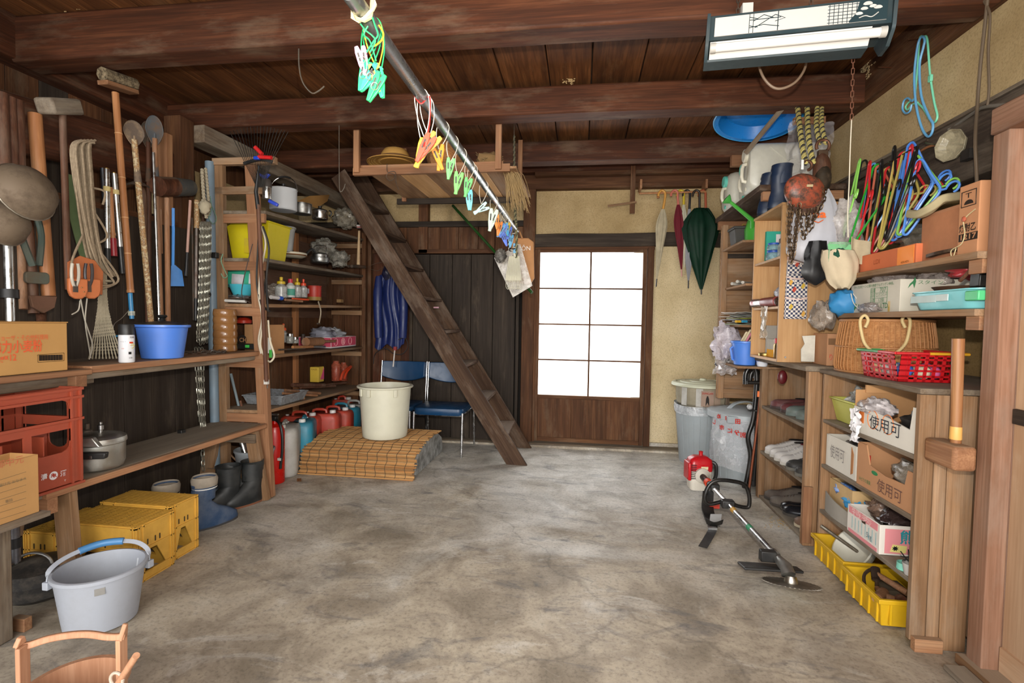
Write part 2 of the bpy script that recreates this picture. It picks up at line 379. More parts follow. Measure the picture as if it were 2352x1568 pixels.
def concrete():
    s = NT('stained_concrete'); v = s.coord(rand=False)
    big = s.noise(v, .9, 6, .62, .8); mid = s.noise(v, 3.4, 8, .66, .5); fine = s.noise(v, 60, 4, .7)
    c = s.ramp(mid, [(.30, '9a948a'), (.43, 'b1aba0'), (.53, 'c2bdb3'), (.68, 'd6d2ca')])
    brown = s.ramp(mid, [(.34, '857a6a'), (.47, '9f9382'), (.58, 'b5a996'), (.72, 'c8c0b0')])
    # the front of the floor is browner, turning greyer and paler towards the far door
    sx = s.add('ShaderNodeSeparateXYZ'); s.link(v, sx.inputs[0]); mr = s.add('ShaderNodeMapRange'); mr.inputs['From Min'].default_value = 1.2; mr.inputs['From Max'].default_value = 4.2; mr.inputs['To Min'].default_value = .34; mr.inputs['To Max'].default_value = -.12
    s.link(sx.outputs[1], mr.inputs['Value']); ad = s.add('ShaderNodeMath', operation='ADD'); s.link(big, ad.inputs[0]); s.link(mr.outputs[0], ad.inputs[1])
    c = s.mix(s.ramp(ad.outputs[0], [(.42, 0.), (.66, 1.)]), c, brown)
    st = s.noise(s.coord((1, 2.6, 1), False), 2.1, 10, .72, 1.6)
    c = s.mix(s.ramp(st, [(.54, 0.), (.68, .72)]), c, '5e5e61')
    wh = s.noise(s.coord((1.3, 2.2, 1), False), 1.7, 9, .7, .7)
    c = s.mix(s.ramp(wh, [(.56, 0.), (.7, .7)]), c, 'd6d2ca')
    c = s.mix(s.ramp(fine, [(.35, .35), (.5, 0.)]), c, '4a443c')
    vr = s.add('ShaderNodeTexVoronoi', feature='DISTANCE_TO_EDGE'); vr.inputs['Scale'].default_value = .45
    nn = s.add('ShaderNodeTexNoise'); nn.inputs['Scale'].default_value = 3; nn.inputs['Detail'].default_value = 8; s.link(v, nn.inputs['Vector'])
    mv = s.add('ShaderNodeMixRGB'); mv.inputs[0].default_value = .3; s.link(v, mv.inputs[1]); s.link(nn.outputs[1], mv.inputs[2]); s.link(mv.outputs[0], vr.inputs['Vector'])
    cr = s.ramp(vr.outputs['Distance'], [(.0, .28), (.0022, 0.)])
    c = s.mix(cr, c, '3c3833')
    s.bump(s.mix(.5, mid, fine), .25, .004); s.base(c, .6, 0, .4)
    s.link(s.ramp(big, [(.35, .42), (.65, .8)]), s.b.inputs['Roughness']); return s.m
CON = concrete()
def plaster(name, a, b_, c_, streak=True):
    s = NT(name); v = s.coord(rand=False); n = s.noise(v, 2.2, 6, .6); f = s.noise(v, 90, 3, .7)
    c = s.ramp(n, [(.3, a), (.5, b_), (.72, c_)]); c = s.mix(s.ramp(f, [(.38, .4), (.5, 0.)]), c, s.mix(.5, a, '5a4a34'))
    h = s.noise(s.coord((.6, .6, 9), False), 1.2, 5, .6); c = s.mix(s.ramp(h, [(.62, 0.), (.72, .28)]), c, '8a6a45')
    s.bump(f, .45, .003); return s.base(c, .9, 0, .15)
WL_B = wood('dark_weathered_beam', '2e2620', '4c4036', '6a5c4e', .9, .8, '857868', .16, .5)
WBK = wood('shelving_back_board', '5a4232', '755645', '8c6c58', .7, .8, '94806c', .1)
PL = plaster('earth_plaster', 'a38b62', 'b69e74', 'c8b189')
PL2 = plaster('cream_plaster', 'c4b088', 'd2bf98', 'dccaa6')
PL3 = plaster('ochre_plaster', '7d653e', '947a50', 'a58a5e')

# ---------------- floor ----------------
fb = B(); fb.grid(lambda u, v: (-3.3 + 6.6 * u, -2.6 + 8.1 * v, .006 * noise.noise(V((u * 7, v * 9, 0)))), 44, 54); 
fl_o = _mesh('floor', fb, CON, V((0, 0, 0))); tag(fl_o, 'stained grey and brown concrete floor', kind='structure'); WL[fl_o.name] = V((0, 0, 0))

# ---------------- ceiling: planks and beams ----------------
ce = T('ceiling', None, None, (0, 0, 2.68), kind='structure')
x = -3.2; k = 0
while x < 1.9:
    wd = uni(.25, .31)
    board('plank', (x + wd / 2, -1.2, 2.70 + uni(-.003, .003)), (x + wd / 2, 5.1, 2.70 + uni(-.003, .003)), wd - .006, .03, WC, ce, bev=.004)
    x += wd
board('plank', (-.7, -1.2, 2.75), (-.7, 5.1, 2.75), 5.2, .03, WD, ce, bev=0, label='dark board above the ceiling planks')
for (y, z0, z1, tl) in ((2.33, 2.46, 2.685, .0), (3.28, 2.475, 2.645, .0), (4.23, 2.48, 2.64, 0), (1.33, 2.46, 2.685, 0), (.35, 2.46, 2.685, 0)):
    board('beam', (-2.86, y, (z0 + z1) / 2 - .005), (1.585, y, (z0 + z1) / 2 + .005), .15, z1 - z0, WB, ce, bev=.012, bow=.006)
# wall plates carrying the beams
bb('wall_plate', (1.57, 1.72), (-1.2, 5.05), (2.48, 2.69), WB2, ce, bev=.008)
bb('wall_plate', (-2.98, -2.83), (-1.2, 5.05), (2.47, 2.69), WB, ce, bev=.008)

# ---------------- far wall ----------------
wf = T('wall_far', None, None, (0, 5.0, 0), kind='structure')
P('plaster_panel', B().bx(-.46, 1.3, 5.02, 5.06, 2.0, 2.5), PL, wf)
P('plaster_panel', B().bx(.6, 1.72, 5.02, 5.06, .04, 2.0), PL2, wf)
P('backing', B().bx(-3.3, -.44, 5.06, 5.1, -.05, 2.7), NT('dark_backing').base('1a1410', .9), wf)  # unseen backing boards added to block light leaking through the wall gaps
P('backing', B().bx(1.7, 2.1, 5.02, 5.1, -.05, 2.7), PL3, wf)
P('backing', B().bx(-.5, 2.1, 5.08, 5.12, 2.4, 2.8), PL3, wf)
P('plaster_panel', B().bx(-3.0, -.55, 5.04, 5.08, 2.1, 2.6), PL, wf)
P('plaster_panel', B().bx(1.2, 1.9, 5.03, 5.07, 1.9, 2.6), PL, wf)
bb('girt', (-3.0, 1.72), (4.93, 5.05), (2.465, 2.60), WB2, wf, bev=.006)
bb('girt', (-3.0, 1.72), (4.86, 5.0), (2.605, 2.69), WB, wf, bev=.006)
bb('ledge', (-.46, 1.72), (4.84, 4.93), (2.565, 2.60), WB2, wf)
board('lintel', (-.47, 5.0, 1.972), (1.6, 5.0, 1.965), .10, .125, WD, wf, bev=.006, bow=.02)
bb('post', (-.573, -.457), (4.94, 5.04), (0.02, 2.47), WB2, wf, bev=.005)
bb('post', (-1.625, -1.53), (4.96, 5.04), (1.86, 2.47), WB2, wf, bev=.004)
bb('post', (-2.2, -2.1), (4.92, 5.02), (0.02, 2.5), WB2, wf, bev=.004)
bb('post', (.605, .665), (4.95, 5.04), (0.03, 1.91), WB2, wf, bev=.004)
bb('lintel', (-3.0, -.57), (4.955, 5.04), (2.12, 2.175), WD, wf, bev=.003)
bb('rail', (-3.0, -.57), (4.96, 5.05), (1.86, 1.90), WB2, wf, bev=.003)
x = -3.0
while x < -.6:
    wd = uni(.14, .2); bb('plank', (x, min(x + wd - .004, -.575)), (4.985, 5.01), (1.90, 2.12), WB2, wf, grain='x' if 0 else 'z', bev=.002); x += wd
x = -3.0
while x < -1.69:
    wd = uni(.12, .17); bb('plank', (x, min(x + wd - .004, -1.672)), (4.975 + uni(0, .008), 5.01), (.03, 1.86), WB2 if rnd() < .8 else WB, wf, bev=.002); x += wd
bb('sill', (-3.0, 1.72), (4.88, 5.05), (0, .028), WG, wf, bev=.004)
bb('head_jamb', (-.46, .67), (4.962, 5.04), (1.893, 1.93), WB2, wf); bb('side_jamb', (-.459, -.434), (4.965, 5.03), (.0, 1.9), WB2, wf); P('footing', B().bx(.6, 1.9, 4.99, 5.06, -.02, .06), CON, wf); P('footing', B().bx(-.46, .62, 4.985, 5.05, -.02, .036), CON, wf)  # jamb strips and footings added to close slits where daylight leaked in
P('footing', B().bx(-3.0, 1.72, 4.84, 4.90, -.01, .022), CON, wf, bev=.005)
# plank door, nearly black
d2 = T('door_2', None, None, (-1.1, 4.95, 0), kind='structure')
x = -1.668
for wd in (.17, .23, .19, .22, .22): bb('plank', (x, x + wd - .005), (4.945, 4.965), (.03, 1.845), WD, d2, bev=.002); x += wd
bb('rail', (-1.668, -.62), (4.965, 4.985), (.1, .17), WD, d2); bb('stile', (-1.70, -1.67), (4.93, 4.97), (.03, 1.86), WD, d2); bb('stile', (-.63, -.60), (4.93, 4.98), (.03, 1.86), WD, d2)
# glazed lattice door
d1 = T('door_1', None, None, (.1, 5.0, 0), kind='structure')
def frost():
    s = NT('frosted_glass'); s.base('f4f8ff', .35, 0, .4); s.b.inputs['Transmission Weight'].default_value = .0
    tl = s.add('ShaderNodeBsdfTranslucent'); tl.inputs[0].default_value = (.95, .97, 1, 1); tr = s.add('ShaderNodeBsdfTransparent'); mx = s.add('ShaderNodeMixShader'); mx.inputs[0].default_value = .45
    s.link(tl.outputs[0], mx.inputs[1]); s.link(tr.outputs[0], mx.inputs[2]); s.link(mx.outputs[0], s.out.inputs[0])
    tl.inputs[0].default_value = (1, 1, 1, 1); return s.m
FR = frost()
bb('stile', (-.435, -.405), (4.955, 4.99), (.035, 1.895), WB2, d1, bev=.003); bb('stile', (.565, .60), (4.955, 4.99), (.035, 1.895), WB2, d1, bev=.003)
bb('rail', (-.405, .565), (4.957, 4.988), (1.868, 1.895), WB2, d1); bb('rail', (-.405, .565), (4.957, 4.988), (.455, .49), WB2, d1); bb('rail', (-.405, .565), (4.957, 4.988), (.035, .075), WB2, d1)
bb('muntin', (.072, .088), (4.962, 4.984), (.49, 1.868), WB2, d1)
for i in range(1, 4): bb('muntin', (-.405, .565), (4.963, 4.983), (.49 + 1.378 * i / 4 - .008, .49 + 1.378 * i / 4 + .006), WB2, d1)
for i in range(4):
    for (a, b_) in ((-.405, .072), (.088, .565)): P('pane', B().bx(a, b_, 4.972, 4.975, .49 + 1.378 * i / 4 + .006, .49 + 1.378 * (i + 1) / 4 - .006), FR, d1)
P('backing', B().bx(-.42, .585, 4.979, 4.984, .06, .47), WB2, d1)  # added behind the panel boards to stop light showing between them
for a, b_ in ((-.405, -.08), (-.078, .25), (.252, .565)): bb('panel_board', (a, b_), (4.968, 4.978), (.075, .455), WB2, d1, grain='z')
# ---------------- outside: bright yard seen through the glass ----------------
yb = B().grid(lambda u, v: (-6 + 12 * u, 5.3 + 9 * v, -.02), 4, 4); tag(_mesh('trim_1', yb, NT('pale_yard').base('e8e4da', .9), V((0, 0, 0))), kind='structure'); WL['trim_1'] = V((0, 0, 0))

yb = B().bx(.50, .66, 5.14, 5.2, .0, 2.0); tag(_mesh('trim_2', yb, NT('outer_jamb').base('b4b0a8', .9), V((0, 0, 0))), kind='structure'); WL['trim_2'] = V((0, 0, 0))
# ---------------- right wall ----------------
wr = T('wall_right', None, None, (1.62, 2, 0), kind='structure')
P('plaster_panel', B().bx(1.62, 1.68, -1.2, 5.05, 2.05, 2.49), PL, wr)
P('plaster_panel', B().bx(1.86, 1.9, 1.7, 5.05, 0, 2.1), PL3, wr)
P('plaster_panel', B().bx(1.622, 1.68, -1.2, 1.87, 1.93, 2.049), PL, wr)
bb('rail_beam', (1.595, 1.8), (1.97, 5.05), (1.835, 2.11), WL_B, wr, bev=.02)
bb('cap_strip', (1.60, 1.66), (1.97, 5.05), (2.11, 2.125), WG, wr)
bb('post', (1.57, 1.70), (1.86, 1.98), (1.9, 2.5), WR, wr, bev=.006)
P('plaster_panel', B().bx(1.70, 1.9, 1.8, 1.87, 0, 2.0), PL3, wr)
bb('post', (1.385, 1.445), (1.915, 1.985), (.03, 1.862), WR, wr, bev=.004)
bb('post', (1.447, 1.60), (1.94, 2.0), (.03, 1.862), WR, wr, bev=.004)
bb('header', (1.375, 1.56), (.6, 1.985), (1.862, 1.95), WR, wr, bev=.005)
bb('header', (1.56, 1.64), (.6, 1.985), (1.90, 2.02), WB2, wr, bev=.005)
bb('threshold', (1.36, 1.62), (.4, 2.0), (0, .035), WS, wr, bev=.004)
bb('threshold', (1.29, 1.36), (.4, 1.95), (0, .02), WG, wr, bev=.004)
y = .5
while y < 1.9:
    for (a, b_) in ((.05, .885), (.935, 1.86)): bb('panel_board', (1.445, 1.462), (y, min(y + .118, 1.914)), (a, b_), WP, wr, bev=.0015)
    y += .12
bb('panel_rail', (1.436, 1.47), (.5, 1.912), (.885, .935), WD, wr, bev=.002)
bb('panel_rail', (1.436, 1.47), (.5, 1.912), (.03, .12), WP, wr, bev=.002)
# ---------------- left wall ----------------
wl = T('wall_left', None, None, (-2.9, 2, 0), kind='structure')
y = -1.0
while y < 5.05:
    wd = uni(.16, .24); bb('plank', (-3.0, -2.96), (y, y + wd - .005), (0, 2.6), WB2 if rnd() < .6 else WD, wl, bev=.002); y += wd
y = .9
while y < 5.0:
    wd = uni(.28, .4); bb('panel_board', (-2.56, -2.54), (y, y + wd - .004), (.02, 1.76 if y < 3.0 else 1.2), WD if y < 3.0 else WB2, wl, bev=.002); y += wd
bb('post', (-2.68, -2.56), (3.0, 3.12), (0, 2.48), WB2, wl, bev=.006)
bb('post', (-2.70, -2.58), (1.75, 1.87), (0, 2.48), WB2, wl, bev=.006)
board('log_rail', (-2.72, 1.2, 2.02), (-2.66, 3.2, 2.14), .12, .27, WB, wl, bev=.04, bow=.03)
board('weathered_beam', (-2.56, 3.12, 2.40), (-2.42, 4.95, 2.36), .15, .115, WG, wl, bev=.006, bow=.008)
bb('rail', (-2.62, -2.58), (1.0, 3.1), (1.72, 1.80), WB2, wl)
bb('plaster_patch', (-2.955, -2.93), (3.2, 5.0), (1.9, 2.3), PL, wl)
# ---------------- reusable builders ----------------
def loft(b, rings, cap0=True, cap1=True):
    n = len(rings[0]); vs = [p for r in rings for p in r]; fs = []
    for k in range(len(rings) - 1):
        for i in range(n): j = (i + 1) % n; fs.append((k * n + i, k * n + j, (k + 1) * n + j, (k + 1) * n + i))
    if cap0: fs.append(tuple(range(n - 1, -1, -1)))
    if cap1: fs.append(tuple((len(rings) - 1) * n + i for i in range(n)))
    b._p(vs, fs); return b
def MX(loc, rz=0, rx=0, ry=0): return Matrix.Translation(V(loc)) @ Matrix.Rotation(rz, 4, 'Z') @ Matrix.Rotation(rx, 4, 'X') @ Matrix.Rotation(ry, 4, 'Y')
def shell(r0, r1, h, t=.003, rim=.006, foot=0, belly=0):
    """bucket profile out and back in"""
    p = [(0, .0), (r0 - .01, 0), (r0, .004)]
    for i in range(1, 6): q = i / 6; p.append((r0 + (r1 - r0) * q + belly * sin(pi * q), h * q))
    p += [(r1, h - .016), (r1 + rim, h - .014), (r1 + rim, h - .002), (r1 + rim * .5, h), (r1 - t, h)]
    for i in range(5, 0, -1): q = i / 6; p.append((r0 + (r1 - r0) * q + belly * sin(pi * q) - t, h * q))
    p += [(r0 - t, .008), (0, .006)]; return p
def bail(t, c, r, z, up, m, ang=0, rad=.004, grip=None, gm=None, n=14, tilt=0):
    """wire handle: half ring radius r from c at height z, risen 'up'"""
    ux = V((cos(ang), sin(ang), 0)); uy = V((-sin(ang) * sin(tilt), cos(ang) * sin(tilt), cos(tilt)))
    pts = [V(c) + V((0, 0, z)) + ux * (r * cos(pi * i / n)) + uy * (up * sin(pi * i / n)) for i in range(n + 1)]
    o = P('handle', B().tube(pts, rad, 8), m, t)
    if grip: P('grip', B().tube(pts[n // 2 - 2:n // 2 + 3], grip, 10), gm, o)
    return o
def jerry(label, loc, yaw, col, cap='e8e6da', W=.33, D=.18, H=.37, group=None, M=None, hcol=None, op=.35, big=.026, name='jerrycan', dirt=.25, cap2=True):
    M = M or MX(loc, yaw); m = plast(col, op, dirt); t = T(name, label, 'jerrycan', tuple(M.translation), group)
    b = B().at(M); rings = []
    for z, k in ((0, .9), (.012, .97), (.04, 1), (H * .45, 1.0), (H * .5, .985), (H * .55, 1.0), (H * .86, 1), (H * .93, .95), (H * .97, .84)):
        rings.append([(x, y, z) for x, y in rrect(W * k, D * (k if k > .9 else k * 1.02), D * .3, 4)])
    loft(b, rings); P('body', b, m, t, ang=50)
    hb = B().at(M); z = H * .955
    hb.tube([(-W * .22, 0, z), (-W * .2, 0, z + .028), (-W * .12, 0, z + .036), (W * .04, 0, z + .036), (W * .12, 0, z + .028), (W * .14, 0, z)], .012, 8)
    P('handle', hb, plast(hcol or col, op, dirt), t)
    P('cap', B().at(M).lathe([(big * .8, 0), (big, .004), (big, .026), (big * .86, .032), (0, .032)], 18, (W * .3, 0, H * .95)), plast(cap, .4, .2), t)
    if cap2: P('cap', B().at(M).lathe([(.013, 0), (.015, .003), (.014, .017), (0, .018)], 12, (-W * .36, 0, H * .945)), plast(cap, .4, .2), t)
    return t, M
def boot(t, M, h, m, sole, lining=None, trim=None, r=.055, fl=.26):
    """one boot as a part: toe along local +x"""
    b = B().at(M); rings = []; n = 20
    def ring(cx, rx, ry, z, rot=0): return [(cx + rx * cos(2 * pi * i / n), ry * sin(2 * pi * i / n), z) for i in range(n)]
    S_ = [(.05, .135, .046, .0), (.05, .14, .05, .02), (.048, .135, .048, .05), (.025, .105, .045, .085), (.0, .07, .044, .115), (-.02, .052, .043, .15), (-.025, .05, .045, .2)]
    for i in range(1, 6): q = i / 5; S_.append((-.025 + .004 * i, .05 + (r + .006 - .05) * q + .003 * sin(i * 2.4), .045 + (r - .045) * q, .2 + (h - .2) * q))
    rings = [ring(*s_) for s_ in S_]; e = S_[-1]
    rings += [ring(e[0], e[1] - .005, e[2] - .005, h), ring(e[0], e[1] - .008, e[2] - .008, h - .12)]
    loft(b, rings); o = P('boot', b, m, t, ang=60)
    sb = B().at(M); rr = [[(x * 1.03 - .0015, y * 1.05, z) for x, y, _ in rings[0]] for z in (-.0, .014)]; loft(sb, rr); P('sole', sb, sole, o)
    if lining: loft(lb := B().at(M), [ring(e[0], e[1] + .004, e[2] + .004, h - .045), ring(e[0], e[1] + .007, e[2] + .007, h - .01), ring(e[0], e[1] + .0, e[2] + .0, h + .008), ring(e[0], e[1] - .012, e[2] - .012, h - .03)], False, True); P('lining', lb, lining, o)
    if trim: loft(tb := B().at(M), [ring(e[0], e[1] + .0025, e[2] + .0025, h - .052 - k) for k in (.006, 0)], False, False); P('trim_band', tb, trim, o)
    return o
def shoe(t, M, m, sole, lining, L=.27, high=0, lace=None, closed=False):
    b = B().at(M); n = 18; rings = []; ns = 12
    for i in range(ns + 1):
        q = i / ns; x = -L / 2 + L * q
        w = .036 + .012 * sin(pi * min(1, q * 1.15)) + .008 * q
        if q > .85: w *= math.sqrt(max(.02, 1 - ((q - .85) / .155) ** 2))
        if q < .08: w *= .72 + 3.5 * q
        hh = (.062 + high) if q < .33 else (.062 + high) + ((.042) - (.062 + high)) * min(1, (q - .33) / .4)
        if q > .82: hh *= 1 - .45 * ((q - .82) / .18) ** 2
        rings.append([(x, w * (1 if a_z < .35 else 1 - .28 * (a_z - .35) / .65) * yy, .018 + hh * a_z) for yy, a_z in [(-1, 0), (-1.0, .2), (-1, .4), (-.92, .65), (-.75, .88), (-.45, .98), (0, 1), (.45, .98), (.75, .88), (.92, .65), (1, .4), (1, .2), (1, 0)]])
    loft(b, rings); o = P('shoe', b, m, t, ang=60, sub=0)
    ol = [(L / 2 * cos(a) * 1.02, (.043 + .008 * cos(a)) * sin(a) * 1.02) for a in [2 * pi * i / 24 for i in range(24)]]
    sb = B().at(M); loft(sb, [[(x, y, 0) for x, y in ol], [(x * 1.01, y * 1.02, .012) for x, y in ol], [(x, y, .022) for x, y in ol]]); P('sole', sb, sole, o)
    if not closed: P('lining', B().at(M).lathe([(.0, 0), (.9, .001), (1.0, .004), (0.9, .006), (0, .003)], 18, (-L * .27, 0, .018 + .0605 + high), .052, .024), lining, o)
    if lace:
        lb = B().at(M)
        for k in range(4): xx = L * (.0 + .065 * k); zz = .018 + (.062 + high) + (.042 - .062 - high) * min(1, max(0, ((xx + L / 2) / L - .33) / .4)) + .002; lb.tube([(xx, -.024, zz - .006), (xx, 0, zz), (xx, .024, zz - .006)], .0025, 5)
        P('laces', lb, lace, o)
    return o
def rope(t, pts, r, cols, turns=12, name='strand', n=90):
    """twisted rope; one part per strand"""
    pts = smooth(pts, 12); L = [0]
    for a, c in zip(pts, pts[1:]): L.append(L[-1] + (c - a).length)
    K = len(cols); tot = L[-1]; out = []
    for k, cm in enumerate(cols):
        q = []
        for i in range(n + 1):
            d = tot * i / n; j = 0
            while j < len(L) - 2 and L[j + 1] < d: j += 1
            p = pts[j].lerp(pts[j + 1], (d - L[j]) / max(1e-9, L[j + 1] - L[j])); tt = (pts[j + 1] - pts[j]).normalized()
            s1 = tt.cross(V((.31, .95, .1))).normalized(); s2 = tt.cross(s1); a = 2 * pi * (turns * i / n + k / K)
            q.append(p + (s1 * cos(a) + s2 * sin(a)) * r * .55)
        out.append(P(name, B().tube(q, r * .62, 6), cm, t))
    return out
def carton(t, M, W, D, H, m, flaps=0, name='box_body', th=.004, open_=True, fm=None):
    """cardboard box; base centre at M; open top with flaps"""
    b = B().at(M)
    if open_: b.tray((0, 0, 0), (W, D), (W, D), H, th)
    else: b.box((0, 0, H / 2), (W, D, H))
    o = P(name, b, m, t, bev=.0015)
    return o
def hanger(t, O, U, Wd, L, hh, m, r=.0042, hook=True, hr=.024, name='hanger_body'):
    """plastic hanger hung by one shoulder: O the top corner, U along the bar, Wd towards the hook"""
    O, U, Wd = V(O), V(U).normalized(), V(Wd).normalized(); q = lambda a, c: O + U * a + Wd * c
    c = [q(.0, .012), q(.012, -.004), q(.05, -.004), q(L * .5, -.006), q(L - .05, -.004), q(L - .012, -.004), q(L, .012), q(L - .02, .03), q(L * .75, hh * .62), q(L * .56, hh), q(L * .5, hh + .006), q(L * .44, hh), q(L * .25, hh * .62), q(.02, .03)]
    o = P(name, B().tube(smooth(c, 3, True), r, 6, closed=True), m, t)
    if hook:
        k = [q(L * .5, hh), q(L * .5, hh + .03)] + [q(L * .5 + hr * sin(R_(a)) * -1, hh + .03 + hr + -hr * cos(R_(a))) for a in range(20, 280, 26)]
        P('hook', B().tube(k, r * .85, 6), m, o)
    return o
def bag(name, label, cat, c, r, m, group=None, amp=.3, fr=2.5, pinch=None, M=None, knot=False):
    b = B(); b.ell(c, r, 26, 18, amp, fr, pinch); return S(name, label, cat, b, m, group, ang=60)
def crumple(c, W, H, N, X, Y, amp=.02, fr=6):
    """crumpled film sheet centred at c"""
    c, X, Y = V(c), V(X).normalized(), V(Y).normalized(); Z = X.cross(Y); sd = rnd() * 30
    def fn(u, v):
        p = V((u * fr, v * fr, sd)); return c + X * ((u - .5) * W + amp * .6 * noise.noise(p * 1.7)) + Y * ((v - .5) * H + amp * .6 * noise.noise(p * 1.3 + V((5, 5, 5)))) + Z * (amp * (noise.noise(p) + .6 * noise.noise(p * 2.7)))
    return B().grid(fn, N, N)
# =================== RIGHT SIDE: shelves and their load ===================
# ---- low shelf cabinet near the post ----
k = T('shelf_cabinet', 'low open plank shelf cabinet holding cartons, nearest the right-hand post', 'cabinet', (1.45, 2.45, 0))
for a, b_ in ((1.245, 1.30), (1.302, 1.345), (1.347, 1.437)): bb('side_plank', (a, b_ - .001), (2.062, 2.085), (.0 if a > 1.3 else .03, .955), WS, k, bev=.002)
bb('side_plank', (1.45, 1.8), (2.062, 2.085), (.05, .955), WS, k); bb('foot_block', (1.25, 1.345), (2.035, 2.062), (.0, .05), WO, k)
bb('top_board', (1.24, 1.84), (2.055, 2.86), (.957, .978), WG, k, bev=.003)
bb('side_panel', (1.25, 1.75), (2.822, 2.842), (0, .957), WS, k, grain='z')
for z in (.235, .472, .705): bb('shelf', (1.25, 1.78), (2.086, 2.822), (z, z + .017), WG, k, grain='y')
bb('back_panel', (1.79, 1.80), (2.06, 2.84), (.02, .957), WB2, k, grain='y')
bb('peg_block', (1.262, 1.335), (1.905, 2.062), (.715, .80), WO, k, bev=.012)
# ---- bamboo rod on the peg block ----
t = T('bamboo_rod', 'short smooth bamboo rod standing on the wooden peg block', 'rod', (1.305, 1.975, .80))
P('rod', B().tube([(1.311, 1.975, .80), (1.303, 1.975, 1.165)], [.0165, .0185], 16), WBAM, t)
P('ferrule', B().lathe([(.0178, 0), (.0185, .003), (.0175, .045), (.0172, .045)], 16, (1.31, 1.975, .812)), plast('dba85c', .3, .1), t)
# ---- shoe rack ----
k = T('shoe_rack', 'low plank shoe rack with three loaded tiers beside the low cabinet', 'rack', (1.42, 3.35, 0))
bb('post', (1.225, 1.295), (2.945, 2.985), (0, .955), WS, k, bev=.003); bb('post', (1.245, 1.285), (3.72, 3.77), (0, .93), WS, k, bev=.003)
bb('patch_board', (1.215, 1.262), (2.93, 2.945), (.02, .33), WO, k); bb('side_panel', (1.295, 1.62), (2.955, 2.97), (0, .955), WB2, k, grain='z')
bb('top_board', (1.20, 1.68), (2.93, 3.78), (.957, .985), WG, k, bev=.003)
for z in (.315, .628): bb('shelf', (1.25, 1.62), (2.985, 3.74), (z, z + .02), WG, k, grain='y')
bb('shelf', (1.25, 1.62), (2.985, 3.74), (.004, .022), WG, k, grain='y')
bb('back_panel', (1.64, 1.65), (2.95, 3.78), (.0, .955), WS, k, grain='y'); bb('end_panel', (1.29, 1.64), (3.77, 3.785), (0, .93), WS, k, grain='z')
# ---- tall plywood rack in the corner ----
k = T('corner_rack', 'tall plywood rack with cluttered shelves in the far right corner', 'rack', (1.35, 4.0, 0))
bb('back_panel', (1.075, 1.62), (4.235, 4.25), (.62, 1.975), WS, k, grain='x'); bb('post', (1.08, 1.12), (4.20, 4.235), (.62, 1.975), WS, k, grain='z')
for z, x0 in ((.90, 1.075), (1.185, 1.075), (1.47, 1.11), (1.765, 1.08)): bb('shelf', (x0, 1.6), (3.70, 4.235), (z, z + .016), WS, k, grain='y')
for z in (.66, .86, 1.43, 1.72): bb('rail', (1.09, 1.6), (4.215, 4.235), (z, z + .035), WD if z > 1.5 else WS, k)
bb('side_panel', (1.60, 1.615), (3.80, 4.24), (.62, 1.975), WS, k, grain='y')
# ---- high shelf above it ----
k = T('high_shelf', 'long dark board shelf up under the beams with white water cans on it', 'shelf', (1.3, 3.9, 2.05))
bb('board', (1.09, 1.62), (3.42, 4.5), (2.045, 2.08), WL_, k, grain='y', bev=.004); bb('bracket', (1.1, 1.6), (4.42, 4.46), (1.98, 2.045), WO, k); bb('bracket', (1.12, 1.62), (3.45, 3.49), (1.99, 2.045), WO, k)
# ---- laminate box cabinet on the shoe rack ----
k = T('box_cabinet', 'narrow light laminate cabinet standing on the shoe rack', 'cabinet', (1.3, 3.4, .985))
P('side_panel', B().bx(1.145, 1.50, 3.185, 3.20, .986, 1.90), WLAM, k, bev=.001); P('side_panel', B().bx(1.145, 1.50, 3.655, 3.67, .986, 1.90), WLAM, k, bev=.001)
P('back_panel', B().bx(1.485, 1.50, 3.2, 3.655, .986, 1.90), WLAM, k)
P('top_board', B().bx(1.14, 1.50, 3.18, 3.675, 1.90, 1.915), WLAM, k, bev=.001); P('bottom_board', B().bx(1.145, 1.5, 3.2, 3.655, .986, 1.002), WLAM, k)
for z in (1.595, 1.30): P('shelf', B().bx(1.15, 1.485, 3.2, 3.655, z, z + .014), WLAM, k)
P('hinge_plate', B().lathe([(.006, 0), (.005, .002), (0, .002)], 10).at(Matrix.Identity(4)), metal(), k) if 0 else None
for (a, z) in ((1.19, 1.015), (1.46, 1.88)): P('screw', B().at(MX((a, 3.184, z), 0, pi / 2)).lathe([(.006, 0), (.005, .002), (0, .002)], 10), metal(), k)
# pocket organiser on the side panel
CK = NT('checked_fabric'); _v = CK.coord((1, 1, 1), False)
_ch = CK.add('ShaderNodeTexChecker'); _ch.inputs['Scale'].default_value = 80; CK.link(_v, _ch.inputs[0]); _ch.inputs[1].default_value = lin('d2c8be'); _ch.inputs[2].default_value = lin('40445a'); CK.base(_ch.outputs[0], .9, 0, .1); CK = CK.m
t = T('pocket_organiser', 'checked fabric three-pocket organiser hanging on the laminate cabinet side', 'organiser', (1.24, 3.17, 1.24))
P('backing', B().prism([(-.055, .36), (.053, .36), (.06, 0), (-.062, 0)], .003, (1.233, 3.178, 1.24)), CK, t)
P('hem', B().prism([(-.056, 0), (.054, 0), (.053, .022), (-.055, .022)], .004, (1.233, 3.176, 1.578)), cloth('d8b8ae'), t)
for z, h, w_ in ((1.245, .115, .12), (1.368, .11, .116), (1.50, .075, .108)):
    P('pocket', B().grid(lambda u, v: (1.233 + (u - .5) * w_, 3.172 - .012 * sin(pi * u) * (.3 + v), z + h * v - .012 * sin(pi * u) * v), 8, 4, .002), CK, t)
    P('pocket_hem', B().grid(lambda u, v: (1.233 + (u - .5) * w_ * .98, 3.170 - .0125 * sin(pi * u) * (.3 + 1), z + h - .012 * sin(pi * u) + .009 * v), 8, 1, .002), cloth('dcc0b6'), t)
